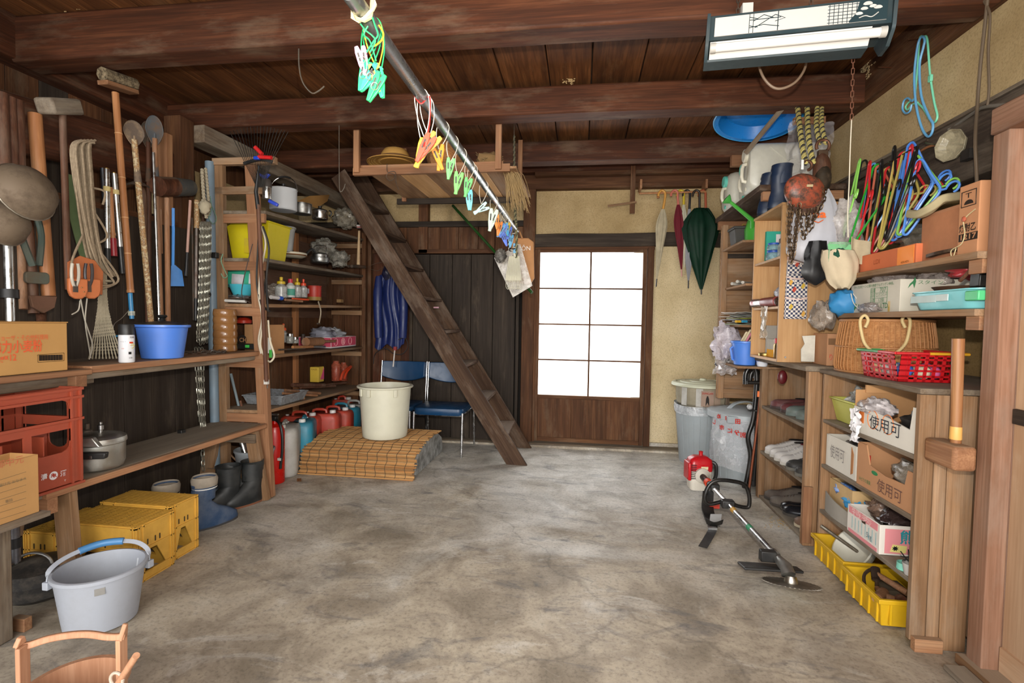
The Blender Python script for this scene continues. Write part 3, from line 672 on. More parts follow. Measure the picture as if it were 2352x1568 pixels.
for cx, cz in ((1.225, 1.555), (1.195, 1.45), (1.262, 1.43), (1.2, 1.31), (1.268, 1.27), (1.215, 1.41)): P('patch', B().prism([(-.012, -.006), (.0, -.018), (.012, .004), (0, .018)], .002, (cx, 3.156, cz)), plast(random.choice(['c9a83a', 'b5402f', 'd6a34a']), .8), t)
# things in the laminate cabinet
def rbox(name, label, cat, X, Y, Z, col, bev=.002, par=None): return S(name, label, cat, B().bx(*X, *Y, *Z), card(col), bev=bev)
t = T('carton', 'flat teal carton upright in the top of the laminate cabinet', 'box', (1.3, 3.5, 1.61)); P('box_body', B().bx(1.20, 1.46, 3.60, 3.625, 1.61, 1.82), card('3fb09a'), t, bev=.001); P('label_panel', B().bx(1.26, 1.32, 3.597, 3.60, 1.72, 1.80), card('e4dede'), t)
def jar(label, c, r, h, body, lid, lidh=.02, name='jar', cat='jar', group=None, shoulder=.8, lidr=None):
    t = T(name, label, cat, c, group); P('body', B().lathe([(r * .9, 0), (r, .005), (r, h - lidh - r * .35), (r * shoulder, h - lidh)], 18, c), body, t)
    P('lid', B().lathe([(lidr or r * shoulder * 1.08, 0), (lidr or r * shoulder * 1.08, lidh * .9), (r * shoulder, lidh), (0, lidh)], 18, (c[0], c[1], c[2] + h - lidh)), lid, t); return t
GL = film('c8d4d0', .5, .08); GLB = film('9cc0cc', .55, .1); 
jar('glass jar with a black lid in the laminate cabinet, topmost compartment', (1.20, 3.27, 1.61), .042, .11, GL, plast('1c1c1c'), .028)
jar('wide blue-lidded glass food tub in front of the teal carton', (1.19, 3.43, 1.61), .045, .06, GLB, plast('1f4fa8'), .014)
jar('smaller blue-lidded glass tub stacked on the wide blue-lidded tub', (1.19, 3.43, 1.672), .04, .045, GLB, plast('2358b8'), .012)
t = T('film_roll', 'shiny foil roll with trailing clear film in the middle of the laminate cabinet', 'roll', (1.17, 3.4, 1.317))
P('roll', B().tube([(1.135, 3.60, 1.345), (1.17, 3.26, 1.345)], .027, 16), metal('b0a8a8', .25, .3, '8a2020'), t); P('sleeve', B().tube([(1.15, 3.46, 1.347), (1.165, 3.27, 1.347)], .0285, 16), plast('7e2a26', .3), t)
P('loose_film', crumple((1.142, 3.42, 1.22), .11, .2, 10, (0, 1, 0), (0, 0, 1), .02), film('b9ab98', .5), t)
P('core', B().tube([(1.134, 3.605, 1.345), (1.133, 3.62, 1.345)], .014, 12), card('8b6a44'), t)
bag('crumpled_bag', 'small scrunched clear bag on top of the foil roll', 'bag', (1.2, 3.34, 1.40), (.025, .04, .035), film('c8ccd8', .5))
rbox('paper_sheet', 'grey sheet of board leaning in the bottom of the laminate cabinet', 'board', (1.22, 1.46), (3.60, 3.61), (1.003, 1.2), 'b7b3ab')
t = T('carton', 'small grey and yellow carton at the bottom of the laminate cabinet', 'box', (1.22, 3.42, 1.003)); P('box_body', B().bx(1.18, 1.28, 3.36, 3.46, 1.05, 1.115), card('b9b2a4'), t); P('box_base', B().bx(1.18, 1.28, 3.36, 3.46, 1.003, 1.05), card('dc9c20'), t)
jar('red-lidded coffee jar at the bottom of the laminate cabinet', (1.19, 3.28, 1.003), .032, .12, metal('b09060', .3, .2), plast('b8242a'), .03)
S('jar_cover', 'brass-coloured jar lid lying at the front of the laminate cabinet', 'lid', B().lathe([(.04, 0), (.041, .004), (.041, .016), (.038, .019), (0, .017)], 20, (1.185, 3.50, 1.003)), metal('bfa566', .3, .1))
# ---- navy boots on the laminate cabinet ----
t = T('rubber_boots', 'pair of navy rubber boots standing on the laminate cabinet', 'boots', (1.22, 3.45, 1.915))
nb = plast('1c2c45', .3, .08)
boot(t, MX((1.215, 3.57, 1.916), 0), .27, nb, plast('14202f'), r=.056); boot(t, MX((1.225, 3.42, 1.916), .1), .28, nb, plast('14202f'), r=.058)
# ---- white water cans ----
mw = 'c9c6b8'
def wcan(label, c, yaw, W, D, H, cap, laid=False):
    M = Matrix.Translation(V(c)) @ Matrix.Rotation(yaw, 4, 'Z') @ (Matrix.Rotation(-pi / 2, 4, 'Y') if laid else Matrix.Identity(4))
    return jerry(label, c, 0, mw, cap, W, D, H, None, M, 'd8d2be', .35, .045, 'water_can', .15)
wcan('white water can with a teal cap lying on the high shelf, leftmost', (1.50, 4.28, 2.235), 0, .30, .27, .40, '5cc0ae', True)
wcan('white water can with a teal cap beside the big square one on the high shelf', (1.52, 3.98, 2.235), .05, .30, .22, .38, '5cc0ae', True)
t, M_ = wcan('big square white water can with a moulded cross, rightmost on the high shelf', (1.585, 3.74, 2.255), 0, .34, .20, .50, 'd8d2be', True)
P('moulding', B().at(M_).tube(arc((0, -.101, .22), .05, 0, 360, 20, (1, 0, 0), (0, 0, 1)), .004, 6), plast(mw, .35, .15), t)
for sx_ in (-1, 1):
    for sz_ in (-1, 1): P('moulding', B().at(M_).tube([(sx_ * .045, -.1, .22 + sz_ * .045), (sx_ * .13, -.1, .22 + sz_ * .15)], .0045, 6), plast(mw, .35, .15), t)
# ---- green watering can, black case, plates on the corner rack ----
t = T('watering_can', 'green plastic watering can with a long spout on the corner rack', 'watering can', (1.18, 3.85, 1.78)); gm = plast('48a63c', .35, .1)
P('body', B().lathe([(.07, 0), (.085, .01), (.09, .1), (.07, .17), (.05, .18)], 20, (1.24, 3.9, 1.781)), gm, t)
q0, q1 = at(1728, 505, y=3.8), at(1675, 462, y=3.75)
P('spout', B().tube([V((1.20, 3.88, 1.86)), q0, q1], [.02, .016, .011], 12), gm, t); P('rose', B().at(Matrix.Translation(q1) @ Matrix.Rotation(-.9, 4, 'Y')).lathe([(.012, -.01), (.034, .02), (.036, .03), (0, .034)], 18), plast('3a9a3c', .35), t)
P('handle', B().tube(arc((1.28, 3.9, 1.9), .08, -60, 120, 12), .009, 8), gm, t)
t = T('carry_case', 'black plastic carry case on the top shelf of the corner rack', 'case', (1.22, 4.0, 1.78)); P('case_body', B().frustum((1.23, 4.02, 1.782), (.24, .14), (.27, .16), .12), plast('2e2c2a', .5, .15), t, bev=.006)
P('lid', B().box((1.23, 4.02, 1.91), (.29, .17, .018)), plast('33312e', .5, .15), t, bev=.004); P('handle', B().tube([(1.16, 4.02, 1.92), (1.17, 4.02, 1.945), (1.29, 4.02, 1.945), (1.30, 4.02, 1.92)], .006, 8), plast('8a6c2a', .5), t)
for i in range(3): S('paper_tube', ['rolled white paper at the back of the third corner rack shelf', 'rolled white paper in the middle on the third corner rack shelf', 'rolled white paper nearest the edge of the third corner rack shelf'][i], 'paper', B().tube([(1.12 - .02 * i, 3.8 + .06 * i, 1.499 + .011 * (i % 2)), (1.30, 4.15 - .03 * i, 1.499 + .011 * (i % 2))], .0115, 8), cloth('c4c0b6'), 'rolled papers on the corner rack')
pl_cols = ['8c9c7c', '9a9c98', 'b8b8b4', '7c8088', 'a8b04a', 'b0aca4', '6c7468', 'a09a90', 'c0bcb4']
for i in range(9):
    c = V((1.22 + uni(-.03, .03), 3.93 + uni(-.04, .04), 1.203 + .0105 * i)); M_ = MX(c, uni(-.5, .5)); sd = uni(0, 9)
    S('plastic_packet', ['sage green packet at the very bottom of the flat pile', 'grey packet second from the bottom of the flat pile', 'pale packet third from the bottom of the flat pile', 'blue-grey packet in the middle of the flat pile', 'yellow-green packet in the flat pile on the corner rack', 'light grey packet above the yellow-green one in the pile', 'dull green packet near the top of the flat pile', 'warm grey packet second from the top of the flat pile', 'whitish packet on top of the flat pile, corner rack'][i], 'packet', B().at(M_).grid(lambda u, v: ((u - .5) * .3, (v - .5) * .22, .006 * noise.noise(V((u * 4, v * 4, sd)))), 8, 8, .004), plast(pl_cols[i], .4, .2), 'flat pile of plastic packets')
for i, cc in enumerate(('d8a82a', '2c8ab0', '1a1a1a')): S('marker_pen', ('yellow', 'blue', 'black')[i] + ' stubby marker on the edge of the packet pile', 'marker', B().tube([at(1690 + 15 * i, 738, y=3.72), at(1700 + 15 * i, 738, y=3.74)], .009, 10), plast(cc, .4))
# blue peg bucket
t = T('peg_bucket', 'blue plastic bucket full of wooden pegs on the corner rack bottom shelf', 'bucket', (1.2, 3.75, .92)); bm = plast('4a7fd8', .35, .05)
P('body', B().lathe(shell(.07, .09, .17), 24, (1.15, 3.80, .918)), bm, t); P('handle', B().tube([at(1690, 790, y=3.8), at(1678, 800, y=3.8), at(1682, 825, y=3.8), at(1694, 830, y=3.8)], .008, 8), bm, t)
for i in range(6):
    a0 = at(1698 + 7 * i, 792 - 2 * i, y=3.80 - .01 * i); a1 = at(1712 + 9 * i, 762 - 5 * (i % 3), y=3.72)
    board('clothes_peg', a0, a1 + V((.01, 0, .0)), .012, .008, plast('e6d6b0' if i != 2 else 'e08aa0', .5), None, bev=.001, label=['long pale peg at the left edge of the blue bucket', 'second pale peg from the left in the blue bucket', '', 'pale peg right of the pink one in the blue bucket', 'second pale peg right of the pink one in the blue bucket', 'pale peg at the right edge of the blue bucket'][i] if i != 2 else 'pink peg sticking out of the blue bucket among pale ones', cat='peg', group='pale pegs in the blue bucket' if i != 2 else None)
bag('clear_bag', 'crumpled clear plastic bag hanging over the corner rack edge beside the blue bucket', 'bag', at(1668, 785, y=3.95), (.09, .07, .13), film('dcd4dc', .42), amp=.5)
S('loose_film', 'drooping clear film under the bag on the corner rack', 'bag', crumple(at(1668, 835, y=4.0), .16, .16, 12, (1, 0, 0), (.1, 0, 1), .05), film('d8d4d4', .4))
# patterned cup and plates under the shoe-rack top
t = T('patterned_cup', 'white cup with blue pattern on the corner rack bottom shelf', 'cup', (1.2, 3.72, .918)); P('body', B().lathe([(.03, 0), (.035, .01), (.04, .08), (.037, .08), (.03, .012), (0, .01)], 18, (1.24, 3.715, .918)), plast('dfe2ea', .25), t)
for i in range(5): P('motif', B().at(MX((1.24, 3.715, .918), .4 * i - 2.6)).box((.0395, 0, .045), (.002, .012, .02)), plast('2c4fa8'), t)
# ---- blue wash basin under the beams + brace ----
t = T('wash_basin', 'large blue plastic wash basin held up under the beams', 'basin', (1.15, 3.65, 2.4)); bm = plast('1b7fd0', .25, .03)
M_ = Matrix.Translation(V((1.15, 3.70, 2.655))) @ Matrix.Rotation(R_(171), 4, 'X') @ Matrix.Rotation(R_(-5), 4, 'Y')
P('bowl', B().at(M_).lathe([(0, 0), (.19, 0), (.205, .008), (.245, .072), (.272, .077), (.272, .085), (.242, .083), (.197, .012), (0, .007)], 48), bm, t, ang=50)
P('rim', B().at(M_).tube([(.272 * cos(2 * pi * i / 48), .272 * sin(2 * pi * i / 48), .081) for i in range(48)], .0065, 8, closed=True), plast('3c9ad8', .25, .03), t)
board('brace_stick', at(1712, 352, y=3.5), at(1800, 245, y=3.28), .03, .014, WG, None, up=(0, 1, 0), label='grey wooden stick slanting across the blue basin', cat='stick')
bb('cleat', (1.26, 1.44), (3.37, 3.40), (2.43, 2.47), WO, ce); bb('cleat', (1.1, 1.3), (4.1, 4.15), (2.40, 2.48), WO, ce)
# ---- chain hoist with rope ----
yel, blk = plast('b3a55e', .8, .3), plast('2b2a26', .8)
t = T('chain_hoist', 'rusty red chain hoist hanging from a yellow and black rope', 'hoist', (1.15, 2.9, 1.7))
hb = B(); hb.at(MX((1.148, 2.9, 1.905), .25, 0, .25)).ell((0, 0, 0), (.112, .055, .092), 32, 20, .05, 1.3); hm_ = NT('chipped_red_paint'); _n = hm_.noise(hm_.coord(rand=False), 26, 6, .7); hm_.base(hm_.ramp(_n, [(.36, '3e2c24'), (.46, '6e4636'), (.54, '9a4a34'), (.68, 'a8583e')]), .42, .1); hm_.bump(_n, .5, .004); P('housing', hb, hm_.m, t, ang=60)
P('rear_housing', B().at(MX((1.165, 2.93, 1.875), .25)).ell((0, 0, 0), (.10, .05, .09), 24, 14), metal('5a4238', .6, .3, '3a3028', .4), t)
P('top_hook', B().tube(arc((1.155, 2.9, 2.04), .024, -80, 200, 12), .008, 8), metal('6a4a3a', .6, .4), t)
P('tag_label', B().box(at(1843, 378, y=2.88), (.012, .003, .05)), plast('d8d8d4', .6), t)
P('cast_letters', B().box((1.148, 2.838, 1.92), (.03, .004, .012)), plast('b8a27a', .7), t)
cm = metal('77644f', .5, .35, '4a3424'); cb = B()
for x0, x1, zb, y0 in ((1.06, 1.10, 1.53, 2.86), (1.085, 1.105, 1.56, 2.88), (1.14, 1.17, 1.66, 2.9), (1.165, 1.20, 1.70, 2.9)):
    chainmesh(cb, smooth([(x0, y0, 1.84), ((x0 + x1) / 2 - .02, y0, (1.84 + zb) / 2), ((x0 + x1) / 2, y0, zb), (x1, y0, (1.84 + zb) / 2), (x1 + .01, y0, 1.83)], 4), .03, .018, .0032)
chainmesh(cb, [(1.235, 2.87, 1.90), (1.225, 2.86, 1.84), (1.2, 2.87, 1.78), (1.17, 2.87, 1.74)], .03, .018, .0032)
P('load_chain', cb, cm, t, kind='stuff')
t = T('rigging_rope', 'yellow and black twisted rope holding the chain hoist', 'rope', (1.19, 2.95, 2.06))
for dx in (-.022, .016): rope(t, [(1.17 + dx, 2.9, 2.05), (1.19 + dx, 3.02, 2.22), (1.265 + dx * 1.4, 3.26, 2.485)], .013, [yel, yel, blk], 11, n=70)
t = T('pulley_block', 'old dark wooden pulley block with an iron hook on a rope loop', 'pulley', (1.3, 3.0, 1.95)); pc = at(1888, 385, y=3.0)
P('shell', B().at(MX(pc, .3)).ell((0, 0, -.02), (.05, .035, .10), 20, 14, .06), WT2, t, ang=60); P('cheek', B().at(MX(pc + V((0, -.01, -.06)), .3)).ell((0, 0, 0), (.045, .04, .075), 18, 12), metal('4a4238', .7, .4), t)
P('hook', B().tube(arc(pc + V((.0, 0, .115)), .033, -70, 210, 14), .009, 8), metal('7a5644', .6, .4), t); P('shackle', B().box(pc + V((0, 0, .075)), (.05, .03, .035)), metal('5c4a3c', .6, .4), t, bev=.004)
rope(t, [pc + V((-.015, 0, .13)), pc + V((.0, .09, .25)), V((pc.x + .07, 3.26, 2.485))], .011, [yel, blk, yel], 9, 'strand', 60); rope(t, [pc + V((.015, 0, .13)), pc + V((.03, .09, .25)), V((pc.x + .10, 3.27, 2.485))], .011, [yel, blk, yel], 9, 'strand', 60)
S('clear_bag', 'long pale plastic bag hanging behind the rope and pulley', 'bag', crumple((1.36, 3.40, 2.22), .27, .46, 20, (1, .1, 0), (.05, 0, 1), .03, 4), film('c8c4c8', .22, .2))
# ---- white carrier bag with orange letters, black bag, canvas bag ----
def sack(name, label, c, W, D, H, m, top=.35, n=26, mm=14, amp=.12, cat='bag'):
    c = V(c); sd = rnd() * 40; rings = []
    for j in range(mm + 1):
        v = j / mm; k_ = (sin(min(1, v * 3.2) * pi / 2) ** .7 if v < .31 else 1) * (1 - (1 - top) * max(0, (v - .35) / .65) ** .8); k_ = max(k_, .08)
        rings.append([c + V(((W / 2) * k_ * cos(2 * pi * i / n) * (1 + amp * noise.noise(V((cos(2 * pi * i / n) * 3, sin(2 * pi * i / n) * 3, v * 2 + sd)))), (D / 2) * k_ * sin(2 * pi * i / n) * (1 + amp * noise.noise(V((i * .9, v * 1.5, sd)))), H * v)) for i in range(n)])
    return S(name, label, cat, loft(B(), rings), m, ang=60)
t = T('carrier_bag', 'white plastic carrier bag with orange letters hanging below the chain hoist', 'bag', (1.27, 3.0, 1.5)); c = V((1.26, 3.02, 1.545)); rings = []
for j in range(15):
    v = j / 14; k_ = [.25, .8, 1, 1.02, 1, .97, .94, .9, .85, .8, .75, .68, .6, .5, .4][j]
    rings.append([c + V((.145 * k_ * cos(2 * pi * i / 30) * (1 + .05 * sin(i * 2.1)), .07 * k_ * sin(2 * pi * i / 30) * (1 + .1 * sin(i * 3.7 + j * .4)), .40 * v)) for i in range(30)])
P('bag_body', loft(B(), rings), plast('b8b8be', .4, .1), t, ang=60)
text('na', .055, at(1882, 492, y=2.93), (1, 0, 0), (0, 0, 1), ink('e0662c'), t, .065, bold=.03); P('smile_line', B().tube([at(1868, 507, y=2.94), at(1880, 511, y=2.938), at(1891, 505, y=2.94)], .0025, 5), ink('e0662c'), t)
bag('clear_bag', 'crinkled clear bag with a pink patch beside the white carrier bag', 'bag', (1.40, 3.0, 1.74), (.09, .06, .13), film('cfc6c0', .5), amp=.4)
sack('black_bag', 'black plastic bag hanging beside the checked organiser', at(1873, 655, y=2.95), .135, .08, .235, plast('141416', .4, .02), .62, amp=.5)
t = T('canvas_bag', 'cream canvas bag with a packet of green twine hanging beside the black bag', 'bag', (1.42, 2.85, 1.4)); cc = at(1936, 662, y=2.80)
rings = []
for j in range(9):
    v = j / 8; k_ = [.35, .62, .8, .9, .98, 1, .98, .92, .85][j]; rings.append([cc + V((.085 * k_ * cos(2 * pi * i / 24) * (1 + .16 * noise.noise(V((i * .8, v * 3, 4)))) - .03 * v, .05 * k_ * sin(2 * pi * i / 24) * (1 + .2 * sin(i * 1.7 + v * 2)), .19 * v + .02 * noise.noise(V((i * .7, v, 9))))) for i in range(24)])
P('bag_body', loft(B(), rings), cloth('c2b296', .9, .15), t, ang=60); P('flap', B().grid(lambda u, v: cc + V((.03 + .08 * u, .0 + .02 * sin(5 * u), .14 + .12 * v - .03 * u)), 8, 6, .003), cloth('b8a78a'), t)
t = T('twine_packet', 'green packet of dark garden twine poking out of the canvas bag', 'packet', cc + V((-.03, -.03, .13))); P('packet', B().at(MX(cc + V((-.035, -.02, .13)), .2)).grid(lambda u, v: ((u - .5) * .11, .004 * sin(7 * u), v * .10), 8, 6, .004), film('9cc8a0', .6), t)
P('card_header', B().at(MX(cc + V((-.035, -.024, .205)), .2, -.2)).box((0, 0, 0), (.12, .004, .028)), plast('7cc48a', .5), t); P('twine', B().at(MX(cc + V((-.03, -.028, .165)), .2)).ell((0, 0, 0), (.035, .012, .03), 14, 10, .4, 6), cloth('1e4a38'), t)
t = T('blue_bundle', 'blue plastic bundle tied with white cord behind the wicker basket', 'bundle', (1.5, 2.9, 1.27)); cc = at(1940, 697, y=2.92)
P('bundle', B().ell(cc, (.075, .06, .07), 22, 14, .25, 3), plast('2f7fb4', .5, .1), t, ang=60); P('cord', B().tube(smooth([cc + V((0, -.06, .05)), cc + V((.01, -.07, 0)), cc + V((.05, -.065, -.04)), cc + V((.09, -.06, -.05))], 5), .0025, 5), cloth('c8c4bc'), t); P('cord', B().tube(smooth([cc + V((.01, -.06, .05)), cc + V((.03, -.07, .01)), cc + V((.03, -.066, -.03))], 5), .0025, 5), cloth('c8c4bc'), t)
bag('clear_bag', 'brownish clear bag bulging between the laminate cabinet and the wicker basket', 'bag', at(1890, 725, y=2.98), (.06, .06, .075), film('a89a8c', .5), amp=.4)
t = T('carton', 'brown carton with a red print between the laminate cabinet and the wicker basket', 'box', (1.37, 3.05, .985)); P('box_body', B().bx(1.33, 1.46, 2.99, 3.16, .986, 1.16), card('b98a66'), t, bev=.002)
text('りんご', .04, (1.375, 2.988, 1.03), (1, 0, 0), (0, 0, 1), ink('c8483c'), t, .07); P('label_frame', B().bx(1.335, 1.38, 2.987, 2.989, 1.10, 1.135), ink('7c5c40'), t)
S('paper_bag', 'torn white paper beside the carton on the shoe rack', 'paper', B().prism([(-.035, -.07), (.035, -.07), (.035, .08), (-.035, .075), (-.02, .03), (-.038, .0)], .004, at(1856, 802, y=3.1)), cloth('cfcabc'))

# ---- wall shelves in the recess ----
for z, nm, lb in ((1.245, 'wall_shelf', 'lower recess shelf carrying the white carton and the aqua tray'), (1.445, 'wall_shelf', 'upper recess shelf carrying the orange carton and old carton')):
    k = T(nm, lb, 'shelf', (1.6, 2.45, z)); bb('board', (1.36, 1.84), (1.99, 2.95), (z, z + .025), WS, k, grain='y'); bb('bracket', (1.38, 1.40), (1.995, 2.06), (z - .05, z), WO, k); bb('bracket', (1.5, 1.52), (1.995, 2.2), (z - .05, z), WO, k)
k = T('twig_rod', 'thin brown rod slanting behind the right post', 'rod', (1.45, 2.05, 1.35)); P('rod', B().tube([at(2205, 645, y=2.12), at(2245, 605, y=2.05)], .007, 8), WT2, k)
# wicker basket
def wicker():
    s = NT('woven_wicker'); v = s.coord((1, 1, 1), False, 'UV' if 0 else 'Object')
    w1 = s.add('ShaderNodeTexWave', wave_type='BANDS', bands_direction='Z'); w1.inputs['Scale'].default_value = 46; w1.inputs['Distortion'].default_value = 1.5; s.link(v, w1.inputs[0])
    n = s.noise(v, 60, 3); n2 = s.noise(v, 5, 4)
    c = s.mix(w1.outputs[0], '96603a', 'c99a66'); c = s.mix(s.ramp(n, [(.35, .5), (.6, 0.)]), c, '7a4826'); c = s.mix(s.ramp(n2, [(.4, 0.), (.7, .5)]), c, 'b8743c')
    s.bump(w1.outputs[0], .6, .004); return s.base(c, .7, 0, .2)
WK = wicker(); WKS = plast('a87444', .6, .2, '6a4424')
t = T('wicker_basket', 'tall oval wicker basket with two loop handles on the low cabinet', 'basket', (1.47, 2.62, .98)); bc = (1.47, 2.72, .979)
def bring(z, k=1): return [(bc[0] + .195 * k * cos(a), bc[1] + .2 * k * sin(a), bc[2] + z) for a in [2 * pi * i / 60 for i in range(60)]]
KW = [(0, 1.0), (.03, 1.045), (.10, 1.03), (.17, 1.0), (.252, .94), (.250, .91), (.03, .98)]
P('basket_body', loft(B(), [bring(z, k_) for z, k_ in KW]), WK, t, ang=50)
stk = B()
for i in range(0, 60):
    a = 2 * pi * i / 60
    pts = [(bc[0] + .197 * k_ * cos(a), bc[1] + .202 * k_ * sin(a), bc[2] + z) for z, k_ in KW[:5]]; stk.tube(pts, .0028, 4)
P('stakes', stk, WKS, t, kind='stuff')
for z, k_, r in ((.006, 1.02, .007), (.125, 1.03, .005), (.252, .945, .008)): P('rim_band', B().tube(bring(z, k_), r, 6, closed=True), WKS, t)
for px in (1983, 2083):
    yh = 2.545 if px < 2000 else 2.495
    P('loop_handle', B().tube(smooth([*[at(px + a_ * (1 if px < 2000 else -1), b_, y=yh - c_) for a_, b_, c_ in ((4, 752, 0), (11, 735, 0), (3, 724, 0), (-7, 735, 0), (-5, 760, .01), (4, 790, .02), (26, 812, .03))]], 5), .0065, 8), plast('c8b07c', .6, .15), t)
# red slotted basket
t = T('slotted_basket', 'red plastic slotted basket with green and yellow rim strips on the low cabinet', 'basket', (1.33, 2.27, .98)); rm = plast('b5141c', .3, .03)
x0, x1, y0, y1, z0, h = 1.285, 1.51, 2.275, 2.525, .98, .115
def slotwall(O, X, L, H, nu, nv, lean, m):
    b = B(); X = V(X); N = V((X.y, -X.x, 0)); cw, ch = L / nu, H / nv
    def bar(a0, a1, z0_, z1_):
        q = [V(O) + X * a + V((0, 0, z)) + N * (lean * z / H) for a, z in ((a0, z0_), (a1, z0_), (a1, z1_), (a0, z1_))]; b._p([p for p in q] + [p - N * .003 for p in q], [(0, 1, 2, 3), (7, 6, 5, 4), (0, 4, 5, 1), (1, 5, 6, 2), (2, 6, 7, 3), (3, 7, 4, 0)])
    for i in range(nu + 1): e = .012 if 0 < i < nu else .05; bar(max(0, i * cw - e / 2), min(L, i * cw + e / 2), 0, H)
    for j in range(nv + 1): e = .008 if 0 < j < nv else .022; bar(0, L, max(0, j * ch - e / 2), min(H, j * ch + e / 2))
    return P('slotted_wall', b, m, t)
slotwall((x0, y1, z0), (0, -1, 0), y1 - y0, h, 6, 5, .02, rm); slotwall((x0, y0, z0), (1, 0, 0), x1 - x0, h, 7, 5, .02, plast('b5141c', .3, .03))
slotwall((x1, y0, z0), (0, 1, 0), y1 - y0, h, 6, 5, .02, rm); slotwall((x1, y1, z0), (-1, 0, 0), x1 - x0, h, 7, 5, .02, rm)
P('floor_panel', B().bx(x0, x1, y0, y1, z0, z0 + .004), rm, t)
for (pa, pb, c_) in (((x0 - .022, y1 + .02), (x0 - .022, y0 + .1), '2f8f4e'), ((x0 - .022, y0 + .1), (x0 - .022, y0 - .02), 'c01a22'), ((x0 - .022, y0 - .022), (x0 + .1, y0 - .022), 'c01a22'), ((x0 + .1, y0 - .022), (x1 + .02, y0 - .022), 'd8a020'), ((x1 + .02, y0 - .02), (x1 + .02, y1 + .02), 'c01a22'), ((x0 - .02, y1 + .02), (x1 + .02, y1 + .02), '2f8f4e')):
    P('rim', B().tube([(*pa, z0 + h + .002), (*pb, z0 + h + .002)], .006, 6), plast(c_, .35), t)
pk = ['3a5ca8', 'd8c8b0', 'c85a90', 'e0d8d8', 'c8a030', '8a4aa0', 'e8e4e0', '4a7ac0', 'c04a3a', 'd8b890', '6a9a5a', 'e0a8c0']
for i in range(12):
    c = (1.33 + .058 * (i % 3), 2.315 + .056 * (i // 3), .986 + uni(0, .004)); S('snack_packet', ['navy blue', 'beige', 'dark pink', 'pale pink', 'mustard yellow', 'purple', 'off-white', 'sky blue', 'brick red', 'tan', 'leaf green', 'rose pink'][i] + ' packet inside the red slotted basket', 'packet', B().at(MX(c, uni(-.4, .4), 0, uni(-.3, .3))).ell((0, 0, .032), (.026, .038, .03), 12, 8, .2), plast(pk[i], .35), 'packets in the red basket', ang=60)
# white carton on lower shelf
t = T('carton', 'white carton with green print, filled with plastic bags, on the lower recess shelf', 'box', (1.55, 2.6, 1.27))
P('box_body', B().tray((1.60, 2.60, 1.271), (.40, .42), (.40, .42), .145, .004), card('cfc8b8', .1), t, bev=.002)
gi = ink('3f7a50'); X_, Y_ = (0, -1, 0), (0, 0, 1); FUR = t
text('FURUPLA CO.,LTD.', .034, (1.399, 2.60, 1.30), X_, Y_, gi, t, .26, bold=.012); text('707', .03, (1.399, 2.52, 1.375), X_, Y_, gi, t, .05); text('品番', .022, (1.399, 2.60, 1.375), X_, Y_, gi, t, .035); text('ロングスタンド', .022, (1.399, 2.53, 1.351), X_, Y_, gi, t, .085); text('品名', .02, (1.399, 2.60, 1.351), X_, Y_, gi, t, .03); text('12個', .022, (1.399, 2.53, 1.328), X_, Y_, gi, t, .04); text('入数', .02, (1.399, 2.60, 1.328), X_, Y_, gi, t, .03)
text('ホースがピーンと張れ角度でもグングン伸長。', .016, (1.399, 2.60, 1.400), X_, Y_, gi, t, .34)
for z in (1.338, 1.363, 1.388, 1.316): P('print_rule', B().bx(1.3985, 1.3995, 2.485, 2.62, z, z + .0012), gi, t)
for y_ in (2.485, 2.585, 2.62): P('print_rule', B().bx(1.3985, 1.3995, y_, y_ + .0015, 1.316, 1.389), gi, t)
P('logo_star', B().prism([(.022 * cos(R_(90 + 30 * i)) * (1 if i % 2 == 0 else .55), .022 * sin(R_(90 + 30 * i)) * (1 if i % 2 == 0 else .55)) for i in range(12)], .001, (1.399, 2.765, 1.305), X_, Y_), gi, t)
P('tape', B().bx(1.3985, 1.3992, 2.46, 2.475, 1.272, 1.32), plast('c8a860', .4), t)
text('スタイン', .02, (1.52, 2.389, 1.40), (1, 0, 0), Y_, gi, t, .1)
P('logo_plant', B().prism([(-.02, -.02), (-.012, .0), (.0, .012), (.008, .03), (.012, .01), (.006, -.02), (.0, .0), (-.006, -.004)], .001, (1.45, 2.389, 1.395), (1, 0, 0), Y_), gi, t)
for i, (dx, dy, r_) in enumerate(((0, .12, .10), (.05, -.02, .11), (-.05, -.0, .09), (.04, -.14, .08))):
    bag('clear_bag', ['bulging clear bag at the far left of the white green-printed carton', 'largest bulging clear bag in the middle of the white green-printed carton', 'bulging clear bag at the front edge of the white green-printed carton', 'small clear bag at the near end of the white green-printed carton'][i], 'bag', (1.55 + dx, 2.70 + dy, 1.415), (r_, r_ * .9, .055), film('a89c96', .5), 'clear bags in the white carton', amp=.4)
bag('crumpled_bag', 'crumpled bag with a red part on the pile in the white carton', 'bag', (1.60, 2.38, 1.44), (.07, .06, .03), plast('b23a40', .3), amp=.4)
bag('clear_bag', 'flat clear bag lying before the white carton on the lower recess shelf', 'bag', at(1995, 708, x=1.375), (.012, .09, .025), film('b8aca4', .5), amp=.4)
